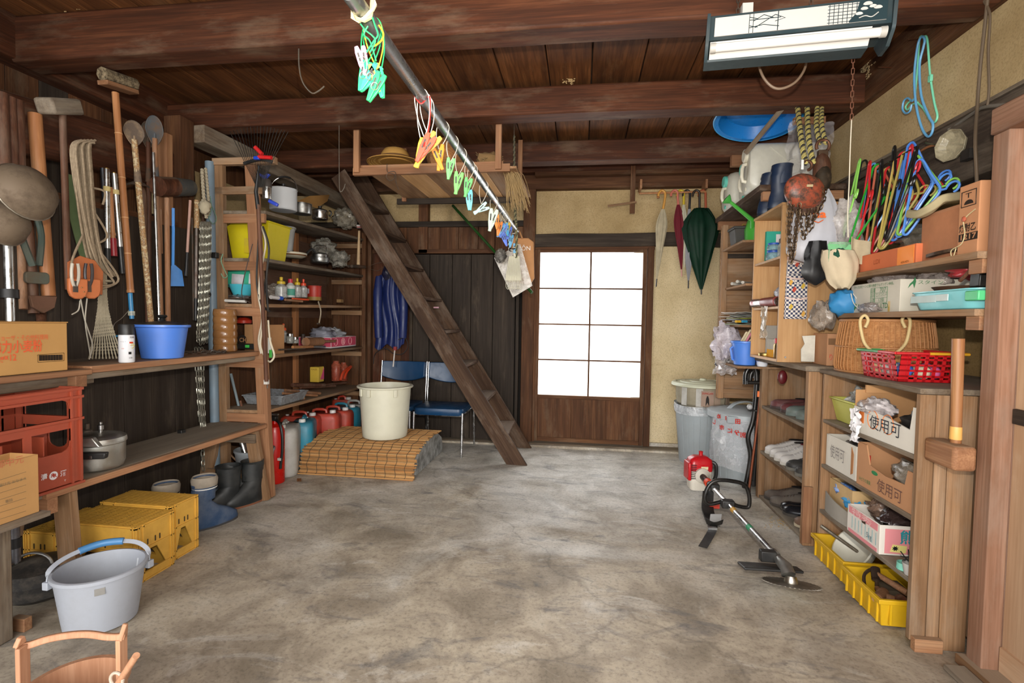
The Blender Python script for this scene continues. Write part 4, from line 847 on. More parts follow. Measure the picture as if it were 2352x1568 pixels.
# aqua tray with lid
FUR.location.y += .10
t = T('aqua_tray', 'aqua plastic tray with a green clip on the lower recess shelf', 'tray', (1.5, 2.18, 1.27)); am = plast('7cc4c8', .3, .08)
rings = [[(1.51 + x * k_, 2.20 + y * k_, z) for x, y in rrect(.27, .36, .06, 5)] for z, k_ in ((1.271, .88), (1.275, .92), (1.315, 1.0), (1.338, 1.03), (1.342, 1.07), (1.346, 1.07), (1.344, 1.0), (1.285, .9))]
P('tray_body', loft(B(), rings), am, t); P('clip', B().bx(1.365, 1.40, 1.985, 2.05, 1.30, 1.335), plast('4cb878', .35), t, bev=.004); P('tape_strip', B().bx(1.369, 1.373, 2.21, 2.36, 1.302, 1.33), plast('b8c8c4', .5), t)
P('tape_strip', B().bx(1.368, 1.371, 2.14, 2.205, 1.305, 1.33), plast('c4d0cc', .5), t)
t = T('frying_pan', 'brown frying pan resting on the aqua tray', 'pan', (1.5, 2.25, 1.346)); P('pan', B().lathe([(0, 0), (.085, 0), (.1, .012), (.103, .012), (.088, -.004), (0, -.004)], 28, (1.49, 2.24, 1.352)), metal('6a4c3a', .4, .2, m=.5), t); P('handle', B().tube([(1.49, 2.14, 1.362), (1.47, 2.06, 1.37)], [.008, .01], 8), plast('1c1a18'), t)
t = T('black_cup', 'black plastic flared holder standing on the brown pan', 'holder', (1.47, 2.16, 1.365)); P('cup', B().frustum((1.46, 2.11, 1.355), (.05, .05), (.045, .05), .06), plast('262422', .4), t, bev=.004); P('wing', B().prism([(0, 0), (.05, 0), (.08, .045), (0, .055)], .03, (1.47, 2.09, 1.36)), plast('1e1c1a', .4), t)
# orange carton and old carton on the upper shelf
t = T('carton', 'orange carton with a gold label half under the hangers on the upper recess shelf', 'box', (1.5, 2.6, 1.47)); P('box_body', B().tray((1.56, 2.595, 1.471), (.34, .44), (.34, .44), .085, .004), card('d4764e', .1), t, bev=.002)
P('label_panel', B().bx(1.387, 1.3885, 2.385, 2.50, 1.474, 1.552), plast('f08a30', .45, .02), t); text('604-40V', .014, (1.386, 2.44, 1.485), X_, Y_, ink('7a3a10'), t, .055); text('LDI', .03, (1.388, 2.66, 1.51), X_, Y_, ink('a85638'), t, .05)
bag('clear_bag', 'dark crinkled clear bag stuffed behind the orange carton', 'bag', (1.55, 2.55, 1.60), (.10, .15, .07), film('7c7468', .6), amp=.35)
t = T('carton', 'large old brown carton with a crane print against the right post', 'box', (1.6, 2.2, 1.47)); P('box_body', B().bx(1.42, 1.76, 2.10, 2.385, 1.471, 1.675), card('bb8460', .25), t, bev=.003)
P('side_flap', B().bx(1.414, 1.42, 2.135, 2.385, 1.471, 1.66), card('b57a56', .3), t)
t = T('carton', 'brown carton printed with a fragile symbol and black number, just left of the post', 'box', (1.5, 2.1, 1.47)); P('box_body', B().bx(1.385, 1.62, 2.03, 2.13, 1.471, 1.725), card('c48c64', .15), t, bev=.003)
kb = ink('2a2018'); text('焼酎乙', .032, (1.383, 2.078, 1.565), X_, Y_, kb, t, .082, bold=.02)
P('number_panel', B().bx(1.3835, 1.3848, 2.031, 2.122, 1.52, 1.547), kb, t); text('1217', .027, (1.3834, 2.076, 1.533), X_, Y_, card('c48c64'), t, .075, bold=.02)
P('symbol_frame', B().tube([(1.383, 2.115, 1.645), (1.383, 2.115, 1.70), (1.383, 2.045, 1.70), (1.383, 2.045, 1.645)], .0018, 4, closed=True), kb, t); P('symbol_mark', B().prism([(.022 * cos(R_(a)), .016 * sin(R_(a))) for a in range(0, 181, 20)], .001, (1.3835, 2.08, 1.652), X_, Y_), kb, t); text('T', .026, (1.383, 2.08, 1.682), X_, Y_, kb, t, .03)
t = T('canvas_roll', 'folded beige canvas draped over the old carton', 'cloth', (1.45, 2.25, 1.68)); P('cloth_body', B().strip(smooth([at(2090, 490, x=1.36), at(2110, 492, x=1.36), at(2135, 480, x=1.37), at(2165, 458, x=1.40), at(2195, 452, x=1.42), at(2240, 445, x=1.42)], 6), (0, 0, 1), .032, .035), cloth('a89a78', .9, .2), t, bev=.008)
t = T('hanging_string', 'loop of pale string with a red toggle hanging before the printed carton', 'string', at(2215, 500, x=1.37)); P('string', B().tube(smooth([at(2240, 480, x=1.37), at(2214, 505, x=1.372), at(2216, 535, x=1.372), at(2208, 560, x=1.372), at(2185, 575, x=1.37), at(2188, 592, x=1.37), at(2196, 570, x=1.37)], 5), .0018, 5), cloth('c8b88c'), t); P('toggle', B().ell(at(2214, 503, x=1.37), (.006, .009, .01), 10, 8), plast('a8543a', .5), t)
S('metal_strap', 'dark flat metal handle lying at the edge of the upper recess shelf', 'handle', B().strip(smooth([at(2133, 588, x=1.37), at(2160, 580, x=1.37), at(2200, 572, x=1.40)], 3), (0, 0, 1), .012, .02), metal('54443a', .4, .3))  # a flat metal handle, built as a bent strip
# ---- coat hangers on the rail ----
hb_ = [('lime', '8ed05c', 1974, 368, 1927, 573), ('black', '161616', 1981, 370, 1940, 560), ('blue', '5f9fd6', 2001, 378, 1965, 592), ('red', 'c82a2e', 1997, 372, 1968, 560), ('green', '2a9c34', 2009, 380, 1950, 565), ('salmon', 'b8624a', 2014, 382, 1988, 580),
       ('black', '161616', 2024, 370, 2000, 560), ('khaki', 'a8984e', 2032, 388, 1996, 585), ('crimson', 'b02428', 2037, 386, 2003, 583), ('black', '161616', 2053, 338, 2030, 552), ('cream', 'c8ae62', 2057, 365, 2018, 570), ('red', 'cc2c34', 2068, 352, 2040, 560),
       ('blue', '4f86d8', 2072, 372, 2047, 550), ('khaki', 'a8984e', 2076, 350, 2020, 572), ('cobalt', '4a80d4', 2088, 330, 2048, 553), ('red', 'd0303c', 2092, 335, 2070, 480), ('blue', '5b94e6', 2096, 345, 2060, 545), ('green', '8cc85a', 2100, 360, 2062, 540), ('black', '141414', 2104, 340, 2035, 555), ('blue', '5b94e6', 2108, 368, 2075, 540)]
rl = T('hook_rail', 'thin steel rail with nails holding the bunch of coat hangers', 'rail', (1.5, 2.8, 2.05)); P('rail', B().tube([(1.52, 3.12, 2.02), (1.50, 2.52, 2.03)], .004, 6), metal('4a4038', .5, .5), rl)
for yy in (3.1, 2.82, 2.54): P('nail', B().tube([(1.50, yy, 2.025), (1.61, yy, 2.0)], .003, 6), metal('4a5a48', .6, .5), rl)
for i, (nm, colr, ax, ay, bx_, by_) in enumerate(hb_):
    yy = 3.06 - .027 * i; p = at(ax, ay, y=yy); q = at(bx_, by_, y=yy - .03); g = (q - p)
    t = T('coat_hanger', '', 'hanger', p); hanger(t, p, g, (.45 if i % 3 else -.2, -.85, .15 - .1 * (i % 2)), g.length, .09 + .02 * (i % 3), plast(colr, .3, .03), .0056, True, .024)
    t['label'] = ['bright lime plastic hanger, leftmost in the hanging bunch', 'black plastic hanger right behind the leftmost lime one', 'sky blue hanger hanging lowest at the left of the bunch', 'red hanger in the left part of the bunch between blue and green ones', 'grass green flat hanger in the left part of the bunch', 'salmon pink hanger left of the middle of the bunch',
      'black hanger in the middle of the bunch beside the salmon one', 'khaki hanger left of the middle with its end hanging low', 'crimson hanger pressed against the low khaki hanger', 'black hanger with an eye loop, tallest in the middle of the bunch', 'cream hanger just right of the tall black one', 'red hanger right of the cream one in the bunch',
      'blue hanger between the two right-hand red ones', 'khaki hanger in the right part of the bunch', 'cobalt hanger near the top right of the bunch', 'short red hanger in front at the top right', 'cornflower hanger behind the front red one', 'pale green hanger in the right part of the bunch', 'black hanger near the right end of the bunch', 'blue hanger at the right end of the bunch'][i]
# pair of hangers on the nail
t = T('coat_hanger', 'mint green hanger with a clip hung on the wall nail', 'hanger', at(2120, 90, x=1.57)); mm_ = plast('7ed8b4', .35, .05)
P('hanger_body', B().tube(smooth([at(x, y, x=1.565) for x, y in ((2112, 90), (2122, 84), (2130, 92), (2136, 170), (2146, 235), (2153, 265), (2148, 280), (2138, 278), (2122, 250), (2104, 232), (2102, 215), (2108, 150))], 4, True), .0045, 8, closed=True), mm_, t)
P('clip', B().box(at(2137, 180, x=1.56), (.012, .02, .03)), mm_, t, bev=.002); P('hook', B().tube(smooth([at(x, y, x=1.56) for x, y in ((2108, 235), (2095, 240), (2085, 252), (2080, 246), (2086, 236), (2098, 228))], 4), .004, 6), mm_, t)
t = T('coat_hanger', 'sky blue hanger hung on the wall nail in front of the mint one', 'hanger', at(2115, 90, x=1.54)); mm_ = plast('64a4d0', .35, .05)
P('hanger_body', B().tube(smooth([at(x, y, x=1.545) for x, y in ((2110, 96), (2118, 84), (2124, 92), (2120, 112), (2112, 150), (2116, 220), (2134, 268), (2143, 285), (2140, 306), (2130, 313), (2116, 290), (2104, 240), (2100, 180), (2104, 130))], 4, True), .0052, 8, closed=True), mm_, t)
P('hook', B().tube(smooth([at(x, y, x=1.545) for x, y in ((2103, 222), (2095, 232), (2085, 225), (2076, 232), (2073, 250), (2080, 260), (2090, 255), (2094, 240))], 4), .0045, 6), mm_, t)
S('nail', 'rusty nail holding the two wall hangers', 'nail', B().tube([at(2087, 90, x=1.50), at(2114, 90, x=1.58)], .0025, 6), metal('7a4a34', .7, .4)); S('nail', 'bare rusty nail in the wall plate below the fluorescent light', 'nail', B().tube([at(2016, 154, x=1.50), at(2052, 155, x=1.58)], .0025, 6), metal('7a4a34', .7, .4))
# clear disc reflector lamp on the rail beam with its bamboo stem
t = T('clear_lamp_shade', 'clear dusty plastic scoop fixed on the dark rail beam', 'scoop', at(2200, 340, x=1.55)); c = at(2197, 335, x=1.56)
P('bowl', B().at(Matrix.Translation(c) @ Matrix.Rotation(-pi / 2, 4, 'Y') @ Matrix.Rotation(.3, 4, 'X')).lathe([(0, 0), (.04, .005), (.062, .02), (.068, .035), (.066, .036), (.06, .024), (.038, .009), (0, .005)], 9), film('b0a68a', .75, .25), t, ang=20)
P('stem', B().tube(smooth([at(2110, 350, x=1.57), at(2130, 338, x=1.56), at(2150, 333, x=1.56), at(2166, 337, x=1.56)], 4), .006, 8), WBAM, t); P('socket', B().box(at(2225, 355, x=1.56), (.03, .05, .04)), plast('1c1a18', .5), t)
# cables down the main post
cbm = plast('5c4c3a', .6, .2)
t = T('power_cable', 'brown power cable running down the main post to the right shelf', 'cable', at(2260, 300, x=1.53))
for k_, pts in enumerate((((2268, 0), (2262, 60), (2252, 150), (2245, 240), (2240, 320), (2243, 400), (2247, 500)), ((2255, -5), (2270, 20), (2274, 45), (2270, 120), (2272, 200), (2268, 242)))): P('cable', B().tube(smooth([at(x, y, x=1.52 - (.06 if y > 300 else 0)) for x, y in pts], 5), .006 if k_ == 0 else .0045, 8), cbm, t)
t = T('conduit', 'grey cable lying along the top of the dark rail beam', 'cable', at(2200, 260, x=1.60)); P('cable', B().tube(smooth([at(2320, 240, x=1.50), at(2260, 246, x=1.53), at(2235, 260, x=1.57), at(2200, 285, x=1.60), at(2180, 297, x=1.60)], 5), .007, 8), plast('7a746a', .6, .2), t)
S('door_latch', 'small steel latch plate on the right-hand wooden panel', 'latch', B().prism([(-.012, -.013), (.008, -.013), (.016, -.003), (.010, .013), (-.011, .013)], .004, at(2290, 818, x=1.41), (0, -1, 0), (0, 0, 1)), metal('a8a8a8', .35, .1))

# ---- boxes in the low cabinet ----
t = T('plastic_tray', 'pale yellow plastic tray holding crumpled bags, top shelf of the low cabinet', 'tray', (1.40, 2.68, .722)); P('tray_body', B().tray((1.43, 2.70, .723), (.25, .20), (.30, .225), .12, .004, .008), plast('b9b85a', .45, .1), t, bev=.004)
for i, dy in enumerate((-.05, .05)): bag('clear_bag', ('silvery scrunched bag at the left of the yellow tray', 'clear scrunched bag at the right of the yellow tray')[1 - i], 'bag', (1.39, 2.70 + dy, .845), (.06, .045, .045), film('b4b4b0', .55), amp=.5)
def bin_carton(lb, X, Y, z, h, col, inside, cut=True):
    """open carton tipped towards the room: front edge cut low"""
    t = T('carton', lb, 'box', ((X[0] + X[1]) / 2, (Y[0] + Y[1]) / 2, z)); th = .005; b = B()
    b.bx(X[0], X[1], Y[0], Y[1], z, z + th); b.bx(X[0], X[1], Y[1] - th, Y[1], z, z + h); b.bx(X[1] - th, X[1], Y[0], Y[1], z, z + h); b.bx(X[0], X[1], Y[0], Y[0] + th, z, z + h)
    P('box_body', b, card(inside), t, bev=.001); return t
S_C = lambda *a: a
t = bin_carton('white and orange carton full of bags beside the yellow tray, top shelf', (1.262, 1.60), (2.10, 2.545), .7225, .19, '', 'c39466')
P('front_panel', B().prism([(0, 0), (.445, 0), (.445, .175), (.42, .175), (.405, .085), (.27, .105), (.14, .115), (0, .115)], .005, (1.262, 2.545, .7225), (0, -1, 0), Y_), card('dcd6ca', .08), t)
P('print_panel', B().bx(1.2585, 1.2595, 2.46, 2.52, .77, .82), ink('d87a3c'), t)
for yy in (2.39, 2.28): P('print_ring', B().tube(arc((1.2588, yy, .80), .04, 0, 360, 20, (0, 1, 0), (0, 0, 1)), .0018, 4), ink('d87a3c'), t)
text('使用可', .065, (1.2582, 2.30, .785), X_, Y_, ink('2c2c34'), t, .22); P('back_flap', B().bx(1.30, 1.55, 2.53, 2.54, .90, .935), card('c39466'), t)
bag('carrier_bag', 'silver-white bag spilling over the edge of the white and orange carton', 'bag', (1.30, 2.44, .85), (.05, .10, .04), film('d0c8c8', .7), amp=.45)
S('carrier_bag', 'white bag end hanging down before the shelf edge, out of the white and orange carton', 'bag', crumple((1.245, 2.50, .755), .07, .15, 12, (0, 1, 0), (0, 0, 1), .022), plast('dcdadc', .4)); bag('black_bag', 'black bag inside the white and orange carton', 'bag', (1.38, 2.22, .81), (.09, .09, .07), plast('18181a', .35))
t = T('carton', 'white carton with faint handwriting, second shelf of the low cabinet', 'box', (1.4, 2.66, .49)); P('box_body', B().tray((1.43, 2.665, .49), (.33, .29), (.33, .29), .16, .005), card('d2ccc0', .08), t, bev=.002); text('使用可', .07, (1.2635, 2.69, .57), X_, Y_, ink('8a8480'), t, .14)
P('side_mark', B().prism([(0, -.06), (.018, -.05), (.02, .04), (0, .07)], .002, (1.2632, 2.56, .57), X_, Y_), card('a8744a'), t); bag('clear_bag', 'dark clear bag in the white handwritten carton', 'bag', (1.40, 2.66, .63), (.09, .10, .035), film('6c6a6c', .6), amp=.4)
t = T('carton', 'brown carton with a green leaf print and handwriting, second shelf of the low cabinet', 'box', (1.4, 2.3, .49)); b = B(); X0, X1, Y0, Y1, z0 = 1.262, 1.60, 2.095, 2.50, .49
b.bx(X0, X1, Y0, Y1, z0, z0 + .005); b.bx(X0, X1, Y1 - .005, Y1, z0, z0 + .19); b.bx(X1 - .005, X1, Y0, Y1, z0, z0 + .19); b.bx(X0, X1, Y0, Y0 + .005, z0, z0 + .17); P('box_body', b, card('c08e66'), t)
P('front_panel', B().prism([(0, 0), (.405, 0), (.405, .16), (.36, .16), (.345, .10), (.22, .095), (.1, .11), (.07, .19), (0, .19)], .005, (1.262, 2.50, .49), X_, Y_), card('b98862', .1), t)
P('leaf_print', B().ell((1.2592, 2.36, .575), (.001, .024, .009), 12, 8), ink('2f7a4a'), t); text('みどりの青果', .02, (1.2588, 2.43, .52), X_, Y_, ink('3a7a4a'), t, .09); text('使用可', .06, (1.2588, 2.25, .53), X_, Y_, ink('6a4a40'), t, .17)
P('tape', B().bx(1.29, 1.31, 2.488, 2.492, .56, .62), plast('b8321e', .5), t); bag('clear_bag', 'grey clear bag in the brown leaf-print carton', 'bag', (1.34, 2.24, .61), (.06, .10, .05), film('9c9284', .6), amp=.4)
t = T('carton', 'tall open beige carton at the back end of the third shelf', 'box', (1.4, 2.7, .253)); P('box_body', B().tray((1.44, 2.70, .253), (.30, .22), (.30, .22), .17, .005), card('c9a878'), t)
t = T('flower_pot_carton', 'grey printed carton front with blue cloths on the third shelf', 'box', (1.3, 2.68, .253)); P('front_panel', B().grid(lambda u, v: (1.27 - .012 * sin(pi * u), 2.80 - .24 * u, .254 + (.10 - .03 * u) * v), 8, 2, .004), card('9c968c'), t)
bag('blue_cloth', 'blue patterned cloth ball on the third shelf', 'cloth', (1.33, 2.74, .385), (.045, .05, .03), cloth('2f68b8', .8, .4, 'c8d8f0', 40)); bag('blue_cloth', 'plain bright blue cloth below the patterned one on the third shelf', 'cloth', (1.33, 2.64, .355), (.05, .06, .035), plast('3a92c8', .6))
t = T('carton', 'pink and white peach carton full of dark bags on the third shelf', 'box', (1.4, 2.35, .253)); P('box_body', B().tray((1.385, 2.415, .254), (.27, .26), (.27, .26), .125, .005), card('ddd6cc', .06), t, bev=.002)
pk_ = ink('dc8c90'); fx_ = 1.2485; P('print_panel', B().bx(fx_, fx_ + .001, 2.30, 2.53, .345, .375), pk_, t); P('print_panel', B().bx(fx_, fx_ + .001, 2.30, 2.53, .257, .272), pk_, t); P('hand_hole', B().bx(fx_ - .0006, fx_, 2.39, 2.42, .338, .35), ink('3c2c20'), t)
text('特秀', .035, (fx_ - .001, 2.42, .36), X_, Y_, ink('ecc8c4'), t, .16); text('5kg', .032, (fx_, 2.36, .30), X_, Y_, ink('4a7a8a'), t, .04)
for i in range(8): P('print_rule', B().bx(fx_, fx_ + .001, 2.31 + .027 * i, 2.312 + .027 * i, .282, .335), ink('6a9aa0'), t)
P('print_panel', B().bx(1.27, 1.515, 2.2835, 2.2845, .262, .365), pk_, t); text('熊本', .06, (1.385, 2.2825, .33), (1, 0, 0), Y_, ink('2f8a94'), t, .12, bold=.02); P('print_patch', B().prism([(-.03, -.015), (.03, -.018), (.035, .012), (-.02, .016)], .001, (1.32, 2.283, .285), (1, 0, 0), Y_), ink('dcd080'), t)
P('ink_mark', B().prism([(.014 * cos(a) * (1 if i % 2 else .5), .012 * sin(a) * (1 if i % 2 else .5)) for i, a in enumerate([pi * j / 8 for j in range(16)])], .001, (1.31, 2.2822, .285), (1, 0, 0), Y_), ink('1c1c1c'), t)
bag('clear_bag', 'brown glossy bag heaped in the peach carton', 'bag', (1.38, 2.48, .385), (.08, .05, .045), film('8a7060', .65), amp=.4); bag('clear_bag', 'dark glossy bag heaped in the peach carton', 'bag', (1.39, 2.37, .38), (.09, .07, .05), film('3c2e2c', .75), amp=.4)
t = T('plant_pot', 'small grey pot with a black fibre tuft at the near end of the third shelf', 'pot', (1.29, 2.09, .253)); P('pot', B().lathe([(.022, 0), (.03, .045), (.028, .045), (.02, .004), (0, .004)], 16, (1.275, 2.118, .2535)), plast('b4b0ac', .5), t)
tb = B()
for i in range(22): a = rnd() * 6.28; c = V((1.275, 2.118, .295)); tb.tube([c, c + V((cos(a) * .02, sin(a) * .02, .02)), c + V((cos(a) * .035, sin(a) * .035, uni(-.005, .045)))], .0022, 4)
P('fibre_tuft', tb, plast('161616', .5), t, kind='stuff')
for i, (px, py) in enumerate(((2064, 1290), (2080, 1302))):
    c = at(px, py, y=2.07 + .02 * (1 - i)); S('napkin_ring', ('aqua plastic ring under the grey pot, the farther one', 'aqua plastic ring under the grey pot, the nearer one')[i], 'ring', B().lathe([(.024, 0), (.026, .002), (.025, .028), (.023, .028), (.022, .003)], 18, (1.275 + .01 * i, 2.16 - .055 * i, .2535)), plast('7cc8b4', .4))
# yellow tubs on the floor
ym = plast('d0a414', .4, .08, '7a6420')
def tub(lb, X, Y, h=.115, lean=.02):
    t = T('parts_bin', lb, 'bin', ((X[0] + X[1]) / 2, (Y[0] + Y[1]) / 2, 0)); cx, cy, W, D = (X[0] + X[1]) / 2, (Y[0] + Y[1]) / 2, X[1] - X[0], Y[1] - Y[0]
    P('bin_body', B().tray((cx, cy, .008), (W - .04, D - .04), (W - .014, D - .014), h, .004, .010, .018), ym, t, bev=.002)
    rb = B()
    for i in range(5): yy = Y[0] + D * (i + .5) / 5; rb.bx(X[0] + .004, X[0] + .012, yy - .004, yy + .004, .02, h - .012)
    for i in range(4): xx = X[0] + W * (i + .5) / 4; rb.bx(xx - .004, xx + .004, Y[0] + .004, Y[0] + .012, .02, h - .012)
    P('ribs', rb, ym, t, kind='stuff'); return t
tub('yellow plastic parts bin with a white enamel basin in it, on the floor', (1.215, 1.56), (2.49, 2.82)); tub('nearer yellow plastic parts bin full of rusty tools, on the floor', (1.195, 1.56), (2.165, 2.46))
t = T('enamel_basin', 'white enamel basin with a round crest tilted in the farther yellow bin', 'basin', (1.4, 2.66, .03)); M_ = MX((1.36, 2.68, .105), .2, 0, -.95)
P('bowl', B().at(M_).lathe([(0, -.065), (.05, -.06), (.095, -.02), (.108, .02), (.113, .022), (.105, .024), (.09, -.012), (.045, -.05), (0, -.055)], 30), plast('d8d6c8', .3, .12, '8a6a3a'), t)
P('crest', B().at(M_).lathe([(.020, -.0645), (.024, -.064), (.024, -.0655), (.02, -.066)], 18), ink('b8a070'), t)
t = T('wire_coil', 'coil of dark hose behind the enamel basin', 'hose', (1.46, 2.7, .05))
for i in range(4): P('coil', B().tube(arc((1.48, 2.64, .10), .07 - .006 * i, 0, 350, 20, (.6, .8, 0), (-.1, .1, 1)), .006, 6), plast('3a4440', .6, .2), t)
S('metal_rod', 'grey rod leaning at the far end of the farther yellow bin', 'rod', B().tube([(1.25, 2.80, .17), (1.42, 2.72, .06)], .009, 8), metal('8a8478', .6, .4))
t = T('hammer', 'old hammer with a brown handle lying across the nearer yellow bin', 'hammer', (1.4, 2.3, .06)); P('handle', B().tube([at(2005, 1312, z=.13), at(2085, 1362, z=.11)], [.011, .014], 10), WT, t); P('head', B().tube([at(2010, 1305, z=.14), at(2013, 1330, z=.11)], .018, 10), metal('4a3c34', .7, .5), t)
t = T('sickle', 'rusty curved sickle in the nearer yellow bin', 'sickle', (1.35, 2.35, .08)); P('blade', B().tube(smooth([at(1986, 1345, z=.08), at(1985, 1320, z=.115), at(2000, 1308, z=.13), at(2012, 1320, z=.12), at(2015, 1350, z=.07)], 5), .007, 6), metal('5a4a3c', .7, .5), t); P('handle', B().tube([at(2015, 1350, z=.07), at(2030, 1378, z=.06)], .011, 8), WT, t)
t = T('scrub_brush', 'worn scrub brush lying at the back of the nearer yellow bin', 'brush', (1.42, 2.3, .05)); P('back', B().tube([at(2035, 1370, z=.09), at(2085, 1388, z=.09)], .015, 10), WT, t); P('bristles', B().box(at(2050, 1352, z=.07), (.09, .1, .03)), cloth('5c5040'), t)
t = T('tap_handle', 'rusty round tap handle at the front of the nearer yellow bin', 'tap', (1.3, 2.13, .09)); P('wheel', B().at(MX(at(2068, 1378, z=.10), 0, 1.1)).lathe([(0, 0), (.02, 0), (.024, .006), (.02, .012), (0, .01)], 14), metal('6a4234', .6, .4), t)
t = T('wooden_mallet', 'small pale wooden mallet end-on in the nearer yellow bin', 'mallet', (1.3, 2.2, .07)); P('head', B().tube([at(2015, 1375, z=.10), at(2030, 1360, z=.09)], .02, 12), WT, t)
# =================== LEFT SIDE ===================
def L_(px, py, x=-2.45): return at(px, py, x=x)
def rod(name, label, cat, p, q, r, m, parts=(), group=None, n=12):
    """tool with a shaft p->q; parts: (name, t0, t1, radius, material)"""
    t = T(name, label, cat, q if q.z < p.z else p, group); P('shaft', B().tube([p, q], r, n), m, t)
    for nm, a, b_, rr, mm in parts: P(nm, B().tube([p.lerp(q, a), p.lerp(q, b_)], rr, n), mm, t)
    return t
iron = metal('5a5148', .6, .45, '6a4a34', .6); steel = metal('b4b4b2', .28, .2, '6a5a48'); alu = metal('d0d0cc', .22, .12, '8a8070'); black = plast('161616', .4, .05)
# ---- wall shelf (two thick boards) ----
k = T('plank_shelf', 'long thick plank shelf along the dark left wall', 'shelf', (-2.3, 2.3, .93))
bb('board', (-2.34, -2.10), (1.95, 3.17), (.945, .975), WO, k, grain='y', bev=.004); bb('board', (-2.54, -2.345), (1.2, 3.14), (.947, .972), WG, k, grain='y', bev=.004); bb('board', (-2.34, -2.09), (1.0, 1.947), (.94, .965), WO, k, grain='y', bev=.004)
bb('bearer', (-2.26, -2.14), (1.0, 2.0), (.895, .939), WG, k, grain='y', bev=.004); bb('bearer', (-2.30, -2.13), (1.9, 3.17), (.915, .944), WG, k, grain='y', bev=.004); bb('bearer', (-2.5, -2.1), (1.88, 1.93), (.89, .94), WO, k)
# ---- flour carton ----
t = T('carton', 'brown flour carton with orange Japanese lettering on the plank shelf', 'box', (-2.3, 1.7, .966)); P('box_body', B().bx(-2.50, -2.105, 1.38, 1.852, .967, 1.163), card('bd9057', .12), t, bev=.003)
oi = ink('d9603a'); P('lid_flap', B().bx(-2.50, -2.103, 1.38, 1.854, 1.163, 1.167), card('b98a50'), t)
Xb, Yb = (0, 1, 0), (0, 0, 1)
def bt(s, size, px, py, wpx, m=oi, **kw): c = at(px, py, x=-2.1035); e = at(px + wpx / 2, py, x=-2.1035); f = at(px - wpx / 2, py, x=-2.1035); text(s, size, c, Xb, Yb, m, t, (e - f).length, **kw)
bt('強力小麦粉', .05, 40, 798, 118, bold=.02); bt('ギョーザ・その他料理用', .022, 52, 776, 120); bt('25kg×12', .034, 5, 823, 66, bold=.02)
P('barcode_frame', B().tube([at(x, y, x=-2.104) for x, y in ((86, 815), (147, 810), (147, 828), (87, 832))], .0008, 4, closed=True), ink('2a2018'), t)
bc_ = B()
for i in range(26): c = at(90 + 2.1 * i, 822 - .07 * i, x=-2.1035); bc_.box(c, (.001, .0012 + .0018 * (i * 7 % 3), .022))
P('barcode', bc_, ink('2a2018'), t, kind='stuff')
# ---- spray can ----
t = T('spray_can', 'white spray can with a black cap and coloured print on the plank shelf', 'spray can', (-2.125, 2.15, .976)); c = V((-2.125, 2.15, .976))
P('body', B().lathe([(.029, 0), (.032, .004), (.032, .125), (.029, .133)], 24, c), plast('d4d4d6', .3, .03), t); P('cap', B().lathe([(.0315, 0), (.0315, .045), (.029, .05), (0, .05)], 24, c + V((0, 0, .13))), black, t)
Nc = (CAM - c); Nc.z = 0; Nc.normalize(); Xc = V((-Nc.y, Nc.x, 0))
for s_, sz_, u, z, cc_ in (('ラ', .03, .022, .076, 'c8b820'), ('ーくー', .008, -.012, .098, '333333'), ('防錆', .01, .02, .118, '222222'), ('■', .016, .012, .044, '1c1c1c'), ('2973', .006, -.014, .066, 'c03a30'), ('注意', .008, .014, .022, '444444')): text(s_, sz_, c + Nc * .0322 + Xc * u + V((0, 0, z)) - Nc * (.032 - .032 * cos(u / .032)), (Xc * cos(u / .032) - Nc * sin(u / .032)), Yb, ink(cc_), t, wrap=None)
P('print_band', B().tube([c + Nc * (.0322 * cos(a)) + Xc * (.0322 * sin(a)) + V((0, 0, .094)) for a in (.35, .5, .65, .8)], .004, 4), ink('d84a2a'), t)
# ---- blue pot with black lid ----
t = T('lidded_pail', 'cornflower blue plastic tub with a black knobbed lid on the plank shelf', 'tub', (-2.2, 2.42, .976)); c = V((-2.175, 2.415, .976)); bp = plast('4a78cc', .35, .06)
P('body', B().lathe([(.085, 0), (.093, .004), (.115, .16), (.128, .164), (.128, .176), (.118, .176), (.09, .01), (0, .008)], 36, c), bp, t); P('lid', B().lathe([(.118, 0), (.112, .008), (.03, .02), (0, .022)], 30, c + V((0, 0, .174))), plast('1e1a18', .35, .25), t); P('knob', B().lathe([(.018, 0), (.012, .012), (.024, .022), (.02, .03), (0, .032)], 16, c + V((0, 0, .196))), black, t)
# ---- ceramic jar ----
t = T('ceramic_jar', 'tall glazed brown ceramic jar at the far end of the plank shelf', 'jar', (-2.27, 3.0, .976)); c = V((-2.255, 3.0, .976)); pr = [(.062, 0)]
for i in range(6): z = .045 * i; pr += [(.068, z + .004), (.0695, z + .022), (.067, z + .04), (.0655, z + .044)]
P('body', B().lathe(pr + [(.066, .27), (.060, .272), (.058, .2), (0, .2)], 32, c), plast('8a6038', .15, .25, '5a3a1e'), t)
S('round_knob', 'round black knob hanging from the grey pipe', 'knob', B().ell(L_(478, 676, -2.36), (.018, .018, .02), 14, 10), black)  # a round black knob on the pipe
t = T('pipe', 'tall grey plastic pipe standing beside the shelving posts', 'pipe', (-2.41, 3.1, 0)); P('pipe_body', B().tube([(-2.395, 3.09, 0), (-2.435, 3.1, 2.21)], .028, 20), plast('6f8290', .45, .2), t)
P('clip', B().box(at(492, 586, y=3.05), (.05, .03, .035)), black, t, bev=.004); P('wire_loop', B().tube(arc(at(505, 590, y=3.06), .02, -90, 90, 8), .0025, 5), iron, t)
